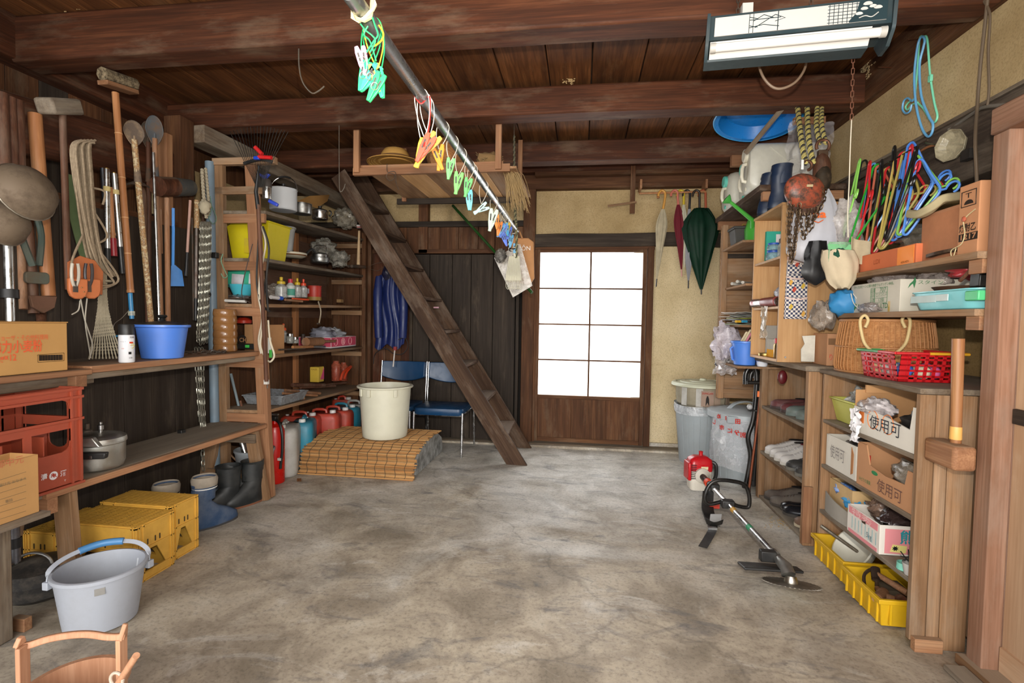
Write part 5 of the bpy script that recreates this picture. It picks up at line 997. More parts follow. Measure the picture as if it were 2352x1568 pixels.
# ---- tools hung on the wall ----
t = rod('push_broom', 'tall bamboo push broom held head up against the beams', 'broom', L_(265, 213, -2.43), L_(300, 672, -2.36), .0165, WBAM, [('sleeve', .985, 1.0, .018, WBAM)])
for q_ in (.2, .42, .62, .8): P('node', B().tube([L_(265, 213, -2.43).lerp(L_(300, 672, -2.36), q_), L_(265, 213, -2.43).lerp(L_(300, 672, -2.36), q_ + .004)], .0178, 12), plast('c89a6a', .5, .2), t)
h0, h1 = L_(235, 183, -2.43), L_(308, 207, -2.43); board('head_block', h0 + V((0, 0, -.012)), h1 + V((0, 0, -.012)), .06, .022, WT, t, up=(0, 0, 1))
b = B(); b.tube([h0 + V((0, 0, .03)), h1 + V((0, 0, .03))], .034, 8); P('bristles', b, cloth('8a7a60', .95, .6, '3a3024', 60), t)
rod('blue_pole', 'blue metal pole behind the bamboo broom', 'pole', L_(285, 480, -2.40), L_(303, 732, -2.37), .011, plast('2f7fb0', .3, .1), [('ferrule', .93, .97, .016, film('c8c8b0', .7))])
def shovel(label, hx, hy, bx_, by_, hw, hh, mh, ms, X=-2.45, r=.014, spk=False):
    t = rod('shovel', label, 'shovel', L_(hx, hy + hh * .45, X), L_(bx_, by_, X), r, ms)
    c = L_(hx, hy, X); kx = -X / 1243 * 1.05; b = B(); U = V((.35, .94, 0)).normalized()
    ol = [(hw * kx * cos(R_(a)) * (1 if sin(R_(a)) > 0 else (1 - .35 * abs(sin(R_(a))))), hh * kx * sin(R_(a))) for a in range(0, 360, 15)]
    b.prism(ol, .004, c, U, (0, 0, 1)); P('blade', b, mh, t)
    P('rolled_edge', B().tube([c + U * a + V((0, 0, z)) for a, z in ol], .0035, 5, closed=True), mh, t); P('socket', B().tube([c + V((0, 0, -hh * kx * .2)), L_(hx, hy + hh * .45, X).lerp(L_(bx_, by_, X), .2)], [.006, r * 1.25], 10), mh, t); return t
spk = NT('speckled_paint'); _n = spk.noise(spk.coord(), 55, 4, .7); spk.base(spk.ramp(_n, [(.46, 'b08a5c'), (.5, '6a4630'), (.56, 'c8b48c')]), .6); spk = spk.m
shovel('round-headed brown shovel with a speckled cream shaft', 308, 306, 352, 792, 24, 32, metal('6b5c50', .7, .2, 'c0a480', .2), spk, -2.43, .015)
shovel('grey shovel with a pale dusty shaft right of the speckled one', 355, 300, 372, 790, 22, 40, metal('5f6468', .6, .35, '7a5c40', .4), WT, -2.46)
shovel('brown pointed spade half behind the grey shovel', 340, 310, 345, 780, 18, 36, metal('4a4238', .7, .4, '6a4a34', .3), WT2, -2.52, .012)
rod('steel_rod', 'bright steel tube standing behind the blue tub', 'rod', L_(352, 350, -2.44), L_(366, 745, -2.40), .008, alu)
# kakeya mallets
t = rod('long_mallet', 'large wooden mallet with a block head hanging by the grey ropes', 'mallet', L_(143, 240, -2.36), L_(157, 665, -2.34), .014, WT2); board('head', L_(100, 243, -2.36), L_(172, 246, -2.38), .085, .07, WG, t, up=(0, 0, 1), bev=.012)
t = rod('big_mallet', 'big round-ended wooden mallet hung level with the spray of chains', 'mallet', L_(383, 455, -2.42), L_(386, 742, -2.38), .014, WT); P('head', B().tube([L_(362, 428, -2.42), L_(400, 429, -2.43)], .055, 18), WB, t); P('head_end', B().tube([L_(400, 429, -2.43), L_(437, 431, -2.43)], [.056, .05], 18), metal('3c3c3a', .8, .3, '5a5040', .1), t)
bb('wall_peg', (-2.56, -2.50), (2.82, 2.87), (1.75, 2.3), WO, wl); rod('stick', 'short pale stick hanging beside the big round mallet', 'stick', L_(366, 480, -2.47), L_(369, 582, -2.47), .012, WT)
# pick / sickle
t = T('pick', 'iron pick head with two curved points hung behind the shovels', 'pick', L_(335, 430, -2.48)); P('pick_head', B().tube(smooth([L_(285, 425, -2.47), L_(305, 420, -2.47), L_(330, 424, -2.47), L_(352, 435, -2.47)], 5), [.006] * 5 + [.010] * 6 + [.004] * 5, 8), iron, t); P('tine', B().tube(smooth([L_(322, 430, -2.49), L_(332, 450, -2.49), L_(334, 560, -2.49), L_(340, 780, -2.5)], 5), .011, 8), WT2, t)
# fly swatter
t = T('fly_swatter', 'sky blue plastic fly swatter hanging on the left wall', 'fly swatter', L_(405, 640, -2.40)); fm = plast('4f8fd8', .4, .15); P('handle', B().strip([L_(398, 480, -2.40), L_(398, 530, -2.4), L_(397, 610, -2.4)], (.3, .95, 0), .014, .006), fm, t)
P('paddle', B()._p([L_(393, 610, -2.4), L_(402, 608, -2.4), L_(418, 622, -2.4), L_(423, 657, -2.4), L_(392, 657, -2.4)] + [L_(a, c_, -2.404) for a, c_ in ((393, 610), (402, 608), (418, 622), (423, 657), (392, 657))], [(0, 1, 2, 3, 4), (9, 8, 7, 6, 5)] + [(i, 5 + i, 5 + (i + 1) % 5, (i + 1) % 5) for i in range(5)]), fm, t)
P('grip', B().tube([L_(398, 478, -2.4), L_(398, 520, -2.4)], .008, 8), fm, t)
# rods and blades to the right
rod('pruning_pole', 'thin pinkish rod with a black grip, right of the fly swatter', 'rod', L_(437, 460, -2.38), L_(430, 582, -2.38), .008, plast('b08a7c', .4, .2), [('grip', .98, 1.42, .009, black)])
rod('saw_rod', 'long grey and black rod close to the hanging chains', 'rod', L_(452, 460, -2.40), L_(450, 690, -2.38), .010, metal('7a7068', .4, .4, '5a3c2c', .5), [('grip', .98, 1.2, .011, black), ('wrap', .0, .28, .015, spk)])
rod('iron_rod', 'thin dark iron rod left of the hanging chains', 'rod', L_(441, 500, -2.45), L_(445, 735, -2.42), .006, iron)
# silver poles
for i, (x0, y0, x1, y1, lb) in enumerate(((245, 388, 247, 572, 'silver extension pole with a black grip, left of the red-handled one'), (262, 398, 276, 568, 'silver extension pole with a black grip, right of the red-handled one'))):
    rod('extension_pole', lb, 'pole', L_(x0, y0, -2.38), L_(x1, y1, -2.38), .0125, alu, [('collar', .22, .28, .016, plast('c8b478', .5)), ('grip', .99, 1.36 if i else 1.32, .0135, black), ('tip', -.01, .02, .010, metal('a08040'))])
rod('red_handled_tool', 'turned wooden tool with a red lower handle between two silver poles', 'tool', L_(253, 430, -2.39), L_(262, 588, -2.38), .011, WBAM, [('red_grip', .74, 1.0, .0155, plast('8a1a24', .3, .08)), ('ring', .66, .70, .014, WBAM)])
rod('black_pole', 'black-topped tube at the left of the silver poles', 'pole', L_(236, 386, -2.41), L_(241, 470, -2.41), .012, metal('44464a', .4, .3))
# hanging ropes
rc = cloth('9c8a72', .9, .3, '6a5a48', 60)
t = T('rope_coil', 'long looped hank of grey-beige rope hanging on the left wall', 'rope', L_(200, 640, -2.33)); rg = B()
for i in range(13):
    x0 = 168 + 3.6 * i; x1 = 178 + 3 * i + uni(-3, 3); xx = -2.33 + .012 * (i % 4)
    P('strand', B().tube(smooth([L_(x0 + 20 - i, 322 + (i % 3) * 3, xx), L_(x0 - 4, 335, xx), L_(x0, 400, xx), L_(x1 + 5, 500, xx), L_(x1 + 22, 570 + uni(0, 30), xx), L_(x1 + 30 + uni(0, 22), 640 + uni(-20, 20), xx)], 5), .0055, 6), rc, t)
for (a, b_, c_) in (((205, 430), (240, 440), (236, 470)), ((212, 480), (246, 540), (222, 560)), ((215, 560), (272, 640), (225, 665)), ((220, 600), (262, 650), (215, 655)), ((190, 540), (165, 600), (168, 640))): P('strand', B().tube(smooth([L_(*a, -2.31), L_(*b_, -2.30), L_(*c_, -2.31)], 8), .0052, 6), rc, t)
t = T('rope_hank', 'twisted rope hank fanning out onto the plank shelf', 'rope', L_(240, 810, -2.33)); tw = plast('a39880', .85, .3)
for i in range(11):
    x0 = 226 + 1.9 * i; x1 = 204 + 8 * i; rope(t, [L_(x0, 600, -2.36), L_(x0 + .5, 690, -2.35), L_(x0 * .6 + x1 * .4, 760, -2.35 + .01 * i), V((L_(x1, 818 - i * .8, -2.33 + .012 * i).x, L_(x1, 818, -2.33 + .012 * i).y, .986))], .0042, [tw, tw], 14, 'strand', 34)
P('band', B().tube(arc(L_(238, 645, -2.345), .03, 0, 360, 14, (0, 1, 0), (1, 0, 0)), .006, 6), tw, t)
t = T('thin_twine', 'two thin white cords dangling below the tool pouch', 'cord', L_(200, 820, -2.3))
for pts in (((185, 685), (195, 735), (212, 790), (205, 825)), ((200, 685), (196, 740), (205, 800), (208, 822)), ((184, 690), (180, 712), (165, 722))): P('cord', B().tube(smooth([L_(*p, -2.28) for p in pts], 6), .0028, 6), cloth('b8b0a0'), t)
S('canvas_strap', 'green canvas strap hanging beside the rope coil', 'strap', B().strip(smooth([L_(158, 400, -2.38), L_(162, 455, -2.37), L_(180, 530, -2.35), L_(199, 600, -2.33)], 5), (.2, 1, 0), .046, .004), cloth('5c6b48', .9, .25))
# tool pouch
t = T('tool_pouch', 'orange leather tool pouch with pliers and shears hanging in front of the ropes', 'pouch', L_(195, 685, -2.28)); lm = plast('b8683a', .55, .12, '6a3820')
for dx, w_ in ((-17, 1), (14, 1)):
    c = L_(195 + dx, 662, -2.27); b = B(); ol = [(-.038, .045), (.038, .045), (.038, -.01), (.03, -.035), (.012, -.048), (-.012, -.048), (-.03, -.035), (-.038, -.01)]
    b.prism(ol, .022, c, (.25, .97, 0), (0, 0, 1)); P('pocket', b, lm, t, bev=.006)
P('backing', B().prism([(-.07, .10), (-.02, .135), (.04, .12), (.075, .07), (.07, -.04), (-.07, -.04)], .006, L_(196, 655, -2.295), (.25, .97, 0), (0, 0, 1)), plast('a85c30', .6, .15, '6a3820'), t, bev=.002)
for i, px in enumerate((188, 193, 196)): P('rivet', B().ell(L_(px, 660 + 10 * i, -2.25), (.003, .003, .003), 8, 6), metal('c8a878'), t)
for nm, px, py, cc_, lb in (('shears', 172, 625, 'b8b0a0', 'cream-handled shears in the left pocket of the tool pouch'), ('pliers', 203, 625, '2c2628', 'dark-handled pliers in the right pocket of the tool pouch')):
    tt = T(nm, lb, 'hand tool', L_(px, py + 30, -2.26)); hm = plast(cc_, .4, .15)
    for d in (-7, 8): P('handle', B().tube(smooth([L_(px + d * .3, py + 32, -2.265), L_(px + d, py + 15, -2.26), L_(px + d * 1.1, py - 5, -2.26), L_(px + d * .8, py - 20, -2.26)], 5), .0065, 8), hm, tt)
    P('jaw', B().box(L_(px, py + 33, -2.265), (.012, .02, .05)), iron, tt)
# brown poles on the far left
for i, (x0, y0, x1, y1, r, m, lb) in enumerate(((80, 262, 112, 680, .026, WBAM, 'thick orange-brown bamboo pole, left of the mallet'), (60, 460, 78, 720, .020, WT2, 'dark brown pole right behind the dusty dome lamps'), (47, 500, 54, 710, .015, WT, 'pale brown handle below the dusty dome lamps'), (40, 232, 48, 520, .022, WT2, 'dark bamboo pole, third from the left edge'), (22, 225, 34, 500, .022, WT2, 'dark bamboo pole with a yellow stamp, second from the left edge'), (5, 215, 12, 470, .022, WT2, 'dark bamboo pole nearest the left edge'), (92, 690, 96, 745, .018, WT2, 'stub of a pole behind the flour carton'))): rod('wooden_pole', lb, 'pole', L_(x0, y0, -2.42), L_(x1, y1, -2.36), r, m)
rod('silver_pole', 'shiny silver pole standing behind the flour carton', 'pole', L_(18, 540, -2.3), L_(24, 742, -2.27), .0155, alu, [('clamp', .62, .72, .03, black)])
# dusty dome lamps
dm = metal('6a5a48', .7, .5, '4a3c2e', .2); wm = metal('b8b0a0', .4, .2)
for i, (px, py, r, lb) in enumerate(((62, 440, .105, 'dusty brown dome lamp head with a wire guard, the upper one'), (8, 510, .085, 'dusty brown dome lamp head with a wire guard, the lower one'))):
    c = at(px, py, x=-2.10 if i == 0 else -2.16); t = T('dome_lamp', lb, 'lamp', c); M_ = Matrix.Translation(c) @ Matrix.Rotation(1.25, 4, 'Z') @ Matrix.Rotation(1.25, 4, 'X') @ Matrix.Rotation(.3, 4, 'Y')
    P('dome', B().at(M_).lathe([(0, .07), (r * .5, .062), (r * .85, .035), (r, 0), (r * 1.02, -.006), (r * .96, -.004), (r * .8, .028), (0, .058)], 28), dm, t)
    P('wire_ring', B().at(M_).lathe([(r * 1.05, -.012), (r * 1.065, -.009), (r * 1.05, -.006)], 28), wm, t)
    P('guard_wire', B().at(M_).tube([(-r, 0, -.008), (0, 0, -.03), (r, 0, -.008)], .002, 5), wm, t); P('guard_wire', B().at(M_).tube([(0, -r, -.008), (0, 0, -.03), (0, r, -.008)], .002, 5), wm, t)
t = T('bolt_cutter', 'green-handled bolt cutter hanging head down behind the dome lamps', 'bolt cutter', L_(92, 700, -2.32)); gm_ = plast('384840', .6, .3)
P('handle', B().tube(smooth([L_(42, 520, -2.30), L_(55, 560, -2.3), L_(75, 610, -2.3)], 4), .013, 8), gm_, t); P('handle', B().tube(smooth([L_(80, 480, -2.31), L_(95, 540, -2.31), L_(90, 610, -2.31)], 4), .012, 8), gm_, t)
P('joint', B().prism(rrect(.085, .05, .015), .02, L_(84, 638, -2.30), (.2, 1, 0), (0, 0, 1)), metal('5a5c50', .6, .4, m=.5), t, bev=.003); P('jaw', B().prism([(-.05, .02), (.05, .02), (.04, -.03), (.0, -.055), (-.04, -.03)], .018, L_(98, 690, -2.30), (.2, 1, 0), (0, 0, 1)), metal('6a4a38', .7, .5, m=.4), t, bev=.003)
# line reel with blue handle
t = T('wire_hanger_hook', 'thin wire loop with a blue plastic bar behind the spray can', 'hook', L_(275, 775, -2.32)); P('wire', B().tube(smooth([L_(296, 712, -2.3), L_(280, 730, -2.3), L_(262, 745, -2.3), L_(259, 770, -2.3)], 5), .0015, 5), wm, t); P('bar', B().tube([L_(259, 773, -2.3), L_(290, 768, -2.28)], .005, 6), plast('2a8ab8', .4), t)
# chains
t = T('chain', 'long bundle of galvanised chain hanging from a rope down past the bench', 'chain', L_(470, 1060, -2.36)); zc = metal('a8a698', .4, .3, '6a6050', .8); cb = B()
for i in range(9): x0 = 462 + 2.6 * i; xx = -2.33 - .012 * (i % 3); chainmesh(cb, [L_(x0, 515, xx), L_(x0 - 1, 600, xx), L_(x0 - 3 + uni(-3, 3), 700, xx), L_(x0 - 8 + uni(-2, 2), 780 + 4 * (i % 3), xx)], .032, .018, .0028)
for i in range(3): chainmesh(cb, [L_(450 + 7 * i, 805, -2.36), L_(455 + 5 * i, 880, -2.36), L_(461 + 4 * i, 975 + 10 * i, -2.36)], .045, .024, .0034)
chainmesh(cb, [L_(464, 985, -2.38), L_(467, 1080, -2.38)], .04, .022, .0032); P('links', cb, zc, t, kind='stuff')
rope(t, [L_(464, 388, -2.36), L_(468, 450, -2.35), L_(474, 500, -2.34)], .010, [tw, tw, tw], 12, 'rope_strand', 50); rope(t, [L_(472, 386, -2.36), L_(478, 450, -2.35), L_(480, 495, -2.34)], .009, [tw, tw, tw], 12, 'rope_strand', 50)
P('knot', B().ell(L_(470, 475, -2.33), (.035, .03, .045), 16, 12, .3, 4), tw, t, ang=60)
S('cord_hook', 'green cord loop tied on the grey pipe', 'cord', B().tube(smooth([L_(483, 450, -2.3), L_(486, 480, -2.3), L_(480, 500, -2.3), L_(490, 514, -2.3), L_(497, 500, -2.3), L_(485, 470, -2.3)], 5), .0025, 5), plast('4a6a58', .6))
S('chain_pile', 'last loops of chain lying on the plank shelf beside the ceramic jar', 'chain', chainmesh(B(), smooth([(-2.3, 2.72, .985), (-2.22, 2.76, .985), (-2.15, 2.84, .985), (-2.2, 2.9, .985), (-2.3, 2.86, .985)], 5), .032, .018, .003), iron)
# ---- bench ----
k = T('bench', 'long rough plank bench with splayed legs along the left wall', 'bench', (-2.2, 2.4, 0))
board('seat_board', (-2.245, 1.45, .485), (-2.25, 3.11, .485), .33, .028, WG, k, bev=.004); board('edge_strip', (-2.075, 1.72, .484), (-2.055, 3.11, .484), .03, .030, WO, k, bev=.004)
bb('cross_board', (-2.45, -2.08), (1.74, 1.78), (.40, .465), WO, k, grain='x'); bb('apron', (-2.42, -2.40), (1.7, 3.1), (.42, .47), WS, k)
board('leg', (-2.13, 1.88, .0), (-2.13, 1.85, .47), .085, .035, WS, k, up=(0, 1, 0), bev=.003); board('leg', (-2.42, 1.83, .0), (-2.36, 1.85, .47), .085, .035, WS, k, up=(0, 1, 0), bev=.003)
board('leg', (-2.04, 3.07, .0), (-2.12, 3.06, .47), .085, .035, WS, k, up=(0, 1, 0), bev=.003); board('leg', (-2.47, 3.07, .0), (-2.38, 3.06, .47), .085, .035, WS, k, up=(0, 1, 0), bev=.003)
bb('stretcher', (-2.42, -2.07), (3.03, 3.05), (.15, .20), WS, k); bb('cross_board', (-2.42, -2.07), (3.02, 3.04), (.385, .44), WG, k)
# ---- red sake crate ----
t = T('bottle_crate', 'brick-red plastic sake bottle crate with white characters on the bench', 'crate', (-2.15, 1.7, .5)); cr = plast('a0452c', .5, .12, '6a4a3a'); X0, X1, Y0, Y1, Z0, H = -2.36, -2.045, 1.42, 1.85, .501, .40
P('floor_panel', B().bx(X0, X1, Y0, Y1, Z0, Z0 + .012), cr, t)
def cratewall(O, X, Wd):
    b = B(); X = V(X); N = V((X.y, -X.x, 0)); O = V(O)
    def pl(a0, a1, z0, z1, th=.006, off=0):
        q = [O + X * a + V((0, 0, z)) + N * off for a, z in ((a0, z0), (a1, z0), (a1, z1), (a0, z1))]; b._p(q + [p - N * th for p in q], [(0, 1, 2, 3), (7, 6, 5, 4), (0, 4, 5, 1), (1, 5, 6, 2), (2, 6, 7, 3), (3, 7, 4, 0)])
    pl(0, Wd, 0, .145); pl(0, .06, .145, H); pl(Wd - .045, Wd, .145, H); pl(.06, Wd - .045, .235, .275); pl(.06, Wd - .045, .355, H); m_ = (.06 + Wd - .045) / 2; pl(m_ - .014, m_ + .014, .145, .235)
    for z in (.0, .265, .355, H - .012): pl(-.006, Wd + .006, z, z + .010, .016, .009)
    for a in (.0, .05, Wd - .045, Wd - .010): pl(a, a + .008, .0, H, .012, .006)
    for (cx, cz, sx_, sz_) in ((.06, .355, 1, -1), (Wd - .045, .355, -1, -1), (.06, .145, 1, 1), (m_ - .014, .145, -1, 1), (m_ + .014, .145, 1, 1), (Wd - .045, .145, -1, 1)):
        b.prism([(0, 0), (.035 * sx_, 0), (.014 * sx_, .008 * sz_), (.004 * sx_, .018 * sz_), (0, .04 * sz_)], .005, O + X * cx + V((0, 0, cz)) - N * .003, X, (0, 0, 1))
    P('crate_wall', b, cr, t)
cratewall((X1, Y0, Z0), (0, 1, 0), Y1 - Y0); cratewall((X1, Y1, Z0), (-1, 0, 0), X1 - X0); cratewall((X0, Y1, Z0), (0, -1, 0), Y1 - Y0); cratewall((X0, Y0, Z0), (1, 0, 0), X1 - X0)
for yy in (1.56, 1.705): P('divider', B().bx(X0 + .01, X1 - .01, yy, yy + .005, Z0, Z0 + .22), cr, t)
P('divider', B().bx((X0 + X1) / 2, (X0 + X1) / 2 + .005, Y0 + .01, Y1 - .01, Z0, Z0 + .22), cr, t)
wi = ink('e0dcdc'); text('清', .025, at(101, 1096, x=-2.043), Xb, Yb, wi, t, bold=.02); text('酒', .025, at(145, 1087, x=-2.043), Xb, Yb, wi, t, bold=.02); text('Y', .012, at(149, 1103, x=-2.043), Xb, Yb, wi, t)
P('logo_disc', B().prism([(.0165 * cos(a), .0165 * sin(a)) for a in [2 * pi * i / 24 for i in range(24)]], .001, at(123, 1092, x=-2.0425), (0, 1, 0), (0, 0, 1)), wi, t); text('R', .020, at(126, 1092, x=-2.041), Xb, Yb, ink('a83420'), t, bold=.03); text('R', .020, at(120, 1092, x=-2.041), Xb, Yb, ink('a83420'), t, mirror=True, bold=.03)
# ---- pressure cooker ----
t = T('pressure_cooker', 'dull aluminium pressure cooker with black handles beside the red crate', 'cooker', (-2.17, 2.03, .5)); c = V((-2.175, 2.04, .501)); am_ = metal('bcbab2', .35, .12, '7a7060')
P('pot', B().lathe([(0, 0), (.085, .0), (.098, .008), (.105, .03), (.107, .115), (.112, .12), (.112, .128), (.103, .135)], 40, c), am_, t); P('lid', B().lathe([(.112, .128), (.110, .142), (.098, .150), (.05, .160), (0, .163)], 40, c), am_, t)
P('weight', B().lathe([(.008, 0), (.008, .012), (.012, .014), (.012, .034), (.006, .038), (.006, .048), (0, .05)], 14, c + V((.01, .01, .16))), steel, t); P('valve', B().lathe([(.02, 0), (.018, .015), (.008, .02), (.008, .045), (0, .047)], 12, c + V((-.07, .02, .15))), iron, t)
P('long_handle', B().prism([(-.06, -.014), (.055, -.014), (.06, .014), (-.05, .016)], .03, at(212, 1046, y=1.925), (1, .3, 0), (0, 0, 1)), black, t, bev=.006); P('handle_cover', B().prism([(-.05, -.01), (.04, -.012), (.01, .03), (-.045, .028)], .026, at(210, 1020, y=1.93), (1, .3, 0), (0, 0, 1)), am_, t, bev=.004)
P('handle_screw', B().box(at(208, 1050, y=1.905), (.008, .006, .012)), steel, t)
S('small_clamp', 'small black clip lying at the back of the bench', 'clip', B().box(at(417, 992, x=-2.36), (.03, .035, .03)), black, bev=.004)
# ---- lower-left carton on a stool post ----
t = T('carton', 'brown carton with a printed address form at the lower left edge', 'box', (-2.1, 1.4, .48)); P('box_body', B().tray((-1.982, 1.40, .485), (.116, .36), (.116, .36), .21, .004), card('bb8d58', .12), t, bev=.002)
bi = ink('7a6a50')
for i in range(7): a0, a1 = at(0, 1102 + 15 * i, x=-1.9235), at(60, 1083 + 15 * i, x=-1.9235); P('form_line', B().tube([a0, a1], .0006, 4), bi, t)
text('御中元', .03, at(22, 1062, x=-1.9235), Xb, Yb, ink('b8684a'), t); text('お届け先 おなまえ', .012, at(25, 1108, x=-1.9235), Xb, Yb, bi, t); text('電話', .012, at(20, 1150, x=-1.9235), Xb, Yb, bi, t)
k = T('post_stand', 'rough wooden post and rails under the lower-left carton', 'stand', (-2.0, 1.42, 0)); bb('post', (-2.17, -2.05), (1.45, 1.585), (.0, .46), WG, k, bev=.004); bb('rail', (-2.5, -2.17), (1.60, 1.64), (.20, .24), WG, k); bb('foot', (-2.11, -2.05), (1.62, 1.65), (0.0, .05), WO, k); bb('top_board', (-2.045, -1.9), (1.22, 1.60), (.465, .484), WG, k)
t = T('monopod', 'grey telescopic tube with black clamps standing in the dark corner', 'tube', (-2.3, 1.62, .24)); P('tube', B().tube([at(33, 1195, y=1.7), at(36, 1290, y=1.7)], .016, 14), metal('7c7c80', .4, .2), t); P('clamp', B().tube([at(34, 1235, y=1.7), at(35, 1257, y=1.7)], .022, 14), black, t)
t = T('dark_pot', 'dusty black iron pot with a loop handle behind the grey bucket', 'pot', (-2.2, 1.95, 0)); c = V((-2.27, 1.86, 0)); P('pot', B().lathe([(.09, 0), (.14, .03), (.155, .09), (.13, .13), (.05, .15), (0, .155)], 30, c), metal('3c3a38', .75, .4, '6a6258', .2), t); P('handle', B().tube(arc(c + V((0, -.02, .14)), .07, 0, 180, 12, (1, .2, 0), (0, 0, .7)), .006, 8), steel, t)
# ---- grey bucket ----
t = T('bucket', 'big grey bucket with a blue grip on its bail, front left on the floor', 'bucket', (-1.78, 1.68, 0)); gb = plast('a4a8b0', .45, .12); M_ = MX((-1.725, 1.66, .0))
c = V((at(231, 1300, y=1.74).x, 1.74, 0)); H_b = .218; cx, cy = c.x, c.y
P('body', B().lathe(shell(.118, .146, H_b, .003, .008), 48, c), gb, t, ang=50)
P('inner_rib', B().tube([(cx + .03, cy + .117, .05), (cx + .035, cy + .134, H_b - .03)], .003, 5), plast('c8ccd2', .4), t)
u_ = V((.72, .69, 0)); w_ = V((-.69, .72, 0)); cc = V((cx, cy, 0))
for s_ in (-1, 1): P('lug', B().box(cc + u_ * s_ * .155 + V((0, 0, H_b - .035)), (.024, .026, .03)), gb, t, bev=.003)
hp = smooth([cc + u_ * a + w_ * b_ + V((0, 0, H_b + z)) for a, b_, z in ((-.157, 0, -.03), (-.152, .03, .01), (-.10, .08, .032), (0, .115, .045), (.10, .09, .038), (.15, .035, .015), (.157, 0, -.03))], 6); P('handle', B().strip(hp, (-.5, .5, .7), .017, .005), gb, t, bev=.001); P('grip', B().tube(hp[14:23], .014, 12), plast('4a80b0', .35, .04), t)
P('sticker', B().grid(lambda u, v: (cx + .1425 * sin(.68 + .22 * u), cy - .1425 * cos(.68 + .22 * u), H_b - .058 + .026 * v), 6, 1, .0005), cloth('8f8c86'), t)
# ---- yellow crates ----
ym2 = plast('d2a040', .5, .25, '8a6a2a')
def ycrate(label, x0, x1, y0, y1, h):
    t = T('plastic_crate', label, 'crate', ((x0 + x1) / 2, (y0 + y1) / 2, 0)); th = .008
    P('hole_shade_plate', B().bx(x0 + .006, x1 - .006, y0 + .006, y1 - .006, h - .016, h - .008), plast('7c5c20', .7, .2), t); g = B()  # darker plate: the shade inside the grid holes is put into its colour
    n = 15; m_ = 11
    for i in range(n + 1): yy = y0 + .008 + (y1 - y0 - .016) * i / n; g.bx(x0 + .01, x1 - .01, yy - .0036, yy + .0036, h - .008, h + .001)
    for i in range(m_ + 1): xx = x0 + .008 + (x1 - x0 - .016) * i / m_; g.bx(xx - .0048, xx + .0048, y0 + .01, y1 - .01, h - .008, h + .0008)
    P('deck_grid', g, ym2, t, kind='stuff')
    def wall(O, X, Wd, holes=True):
        O, X = V(O), V(X); N = V((X.y, -X.x, 0)); b = B()
        def pl(a0, a1, z0, z1, th_=.005, off=0):
            q = [O + X * a + V((0, 0, z)) + N * off for a, z in ((a0, z0), (a1, z0), (a1, z1), (a0, z1))]; b._p(q + [p - N * th_ for p in q], [(0, 1, 2, 3), (7, 6, 5, 4), (0, 4, 5, 1), (1, 5, 6, 2), (2, 6, 7, 3), (3, 7, 4, 0)])
        w0, w1 = Wd * .22, Wd * .78; zt, zb = h * .52, h * .16
        pl(0, w0, 0, h); pl(w1, Wd, 0, h); pl(w0, w1, zt, h); pl(w0, w1, 0, zb)
        O2 = O - N * .0025
        b.prism([(w0, zb), (w0 + .001, zt), (w0 + (w1 - w0) * .28, zt)], .005, O2, X, (0, 0, 1)); b.prism([(w1, zb), (w1 - (w1 - w0) * .42, zt), (w1, zt)], .005, O2, X, (0, 0, 1))
        for a in (0, .012, Wd - .02, Wd - .006, w0 - .01): pl(a, a + .006, 0, h, .006, .005)
        for z in (0, h - .012, h * .14, h * .56): pl(0, Wd, z, z + .006, .006, .005)
        P('crate_wall', b, ym2, t)
        for a in (.3, .5, .62): P('slot', B().prism(rrect(.007, .026, .003), .001, O + X * (Wd * a) + V((0, 0, h * .66)) + N * .0006, X, (0, 0, 1)), plast('3a2c10', .8), t)
    wall((x1, y0, 0), (0, 1, 0), y1 - y0); wall((x1, y1, 0), (-1, 0, 0), x1 - x0); wall((x0, y0, 0), (1, 0, 0), x1 - x0); wall((x0, y1, 0), (0, -1, 0), y1 - y0)
ycrate('upturned yellow plastic crate under the bench, farthest of three', -2.335, -1.955, 2.205, 2.385, .275); ycrate('upturned yellow plastic crate under the bench, the middle one', -2.33, -1.93, 1.985, 2.195, .262); ycrate('upturned yellow plastic crate mostly behind the near bench leg', -2.52, -2.345, 2.0, 2.3, .20)
# ---- boots ----
t = T('rubber_boots', 'pair of scuffed blue rubber boots with beige linings beside the yellow crates', 'boots', (-2.1, 2.6, 0)); bm_ = plast('27405f', .5, .45, '7a7f88'); ln = cloth('9a8f80', .95, .3)
boot(t, MX((-2.09, 2.61, 0), 1.2), .29, bm_, plast('2a2c30', .6, .3), ln, plast('d8d8d4'), .058, .24); boot(t, MX((-2.25, 2.52, 0), 1.1), .27, bm_, plast('2a2c30', .6, .3), ln, plast('d8d8d4'), .058, .24)
t = T('rubber_boots', 'pair of black rubber boots with brown soles beside the far bench leg', 'boots', (-2.15, 2.92, 0)); bk = plast('1c1f20', .45, .25, '5a5854'); sm_ = plast('7a4a30', .7, .2)
boot(t, MX((-2.17, 2.90, 0), -2.2), .27, bk, sm_, None, None, .072, .26); boot(t, MX((-2.09, 3.02, 0), -2.0), .275, bk, sm_, None, None, .066, .26)
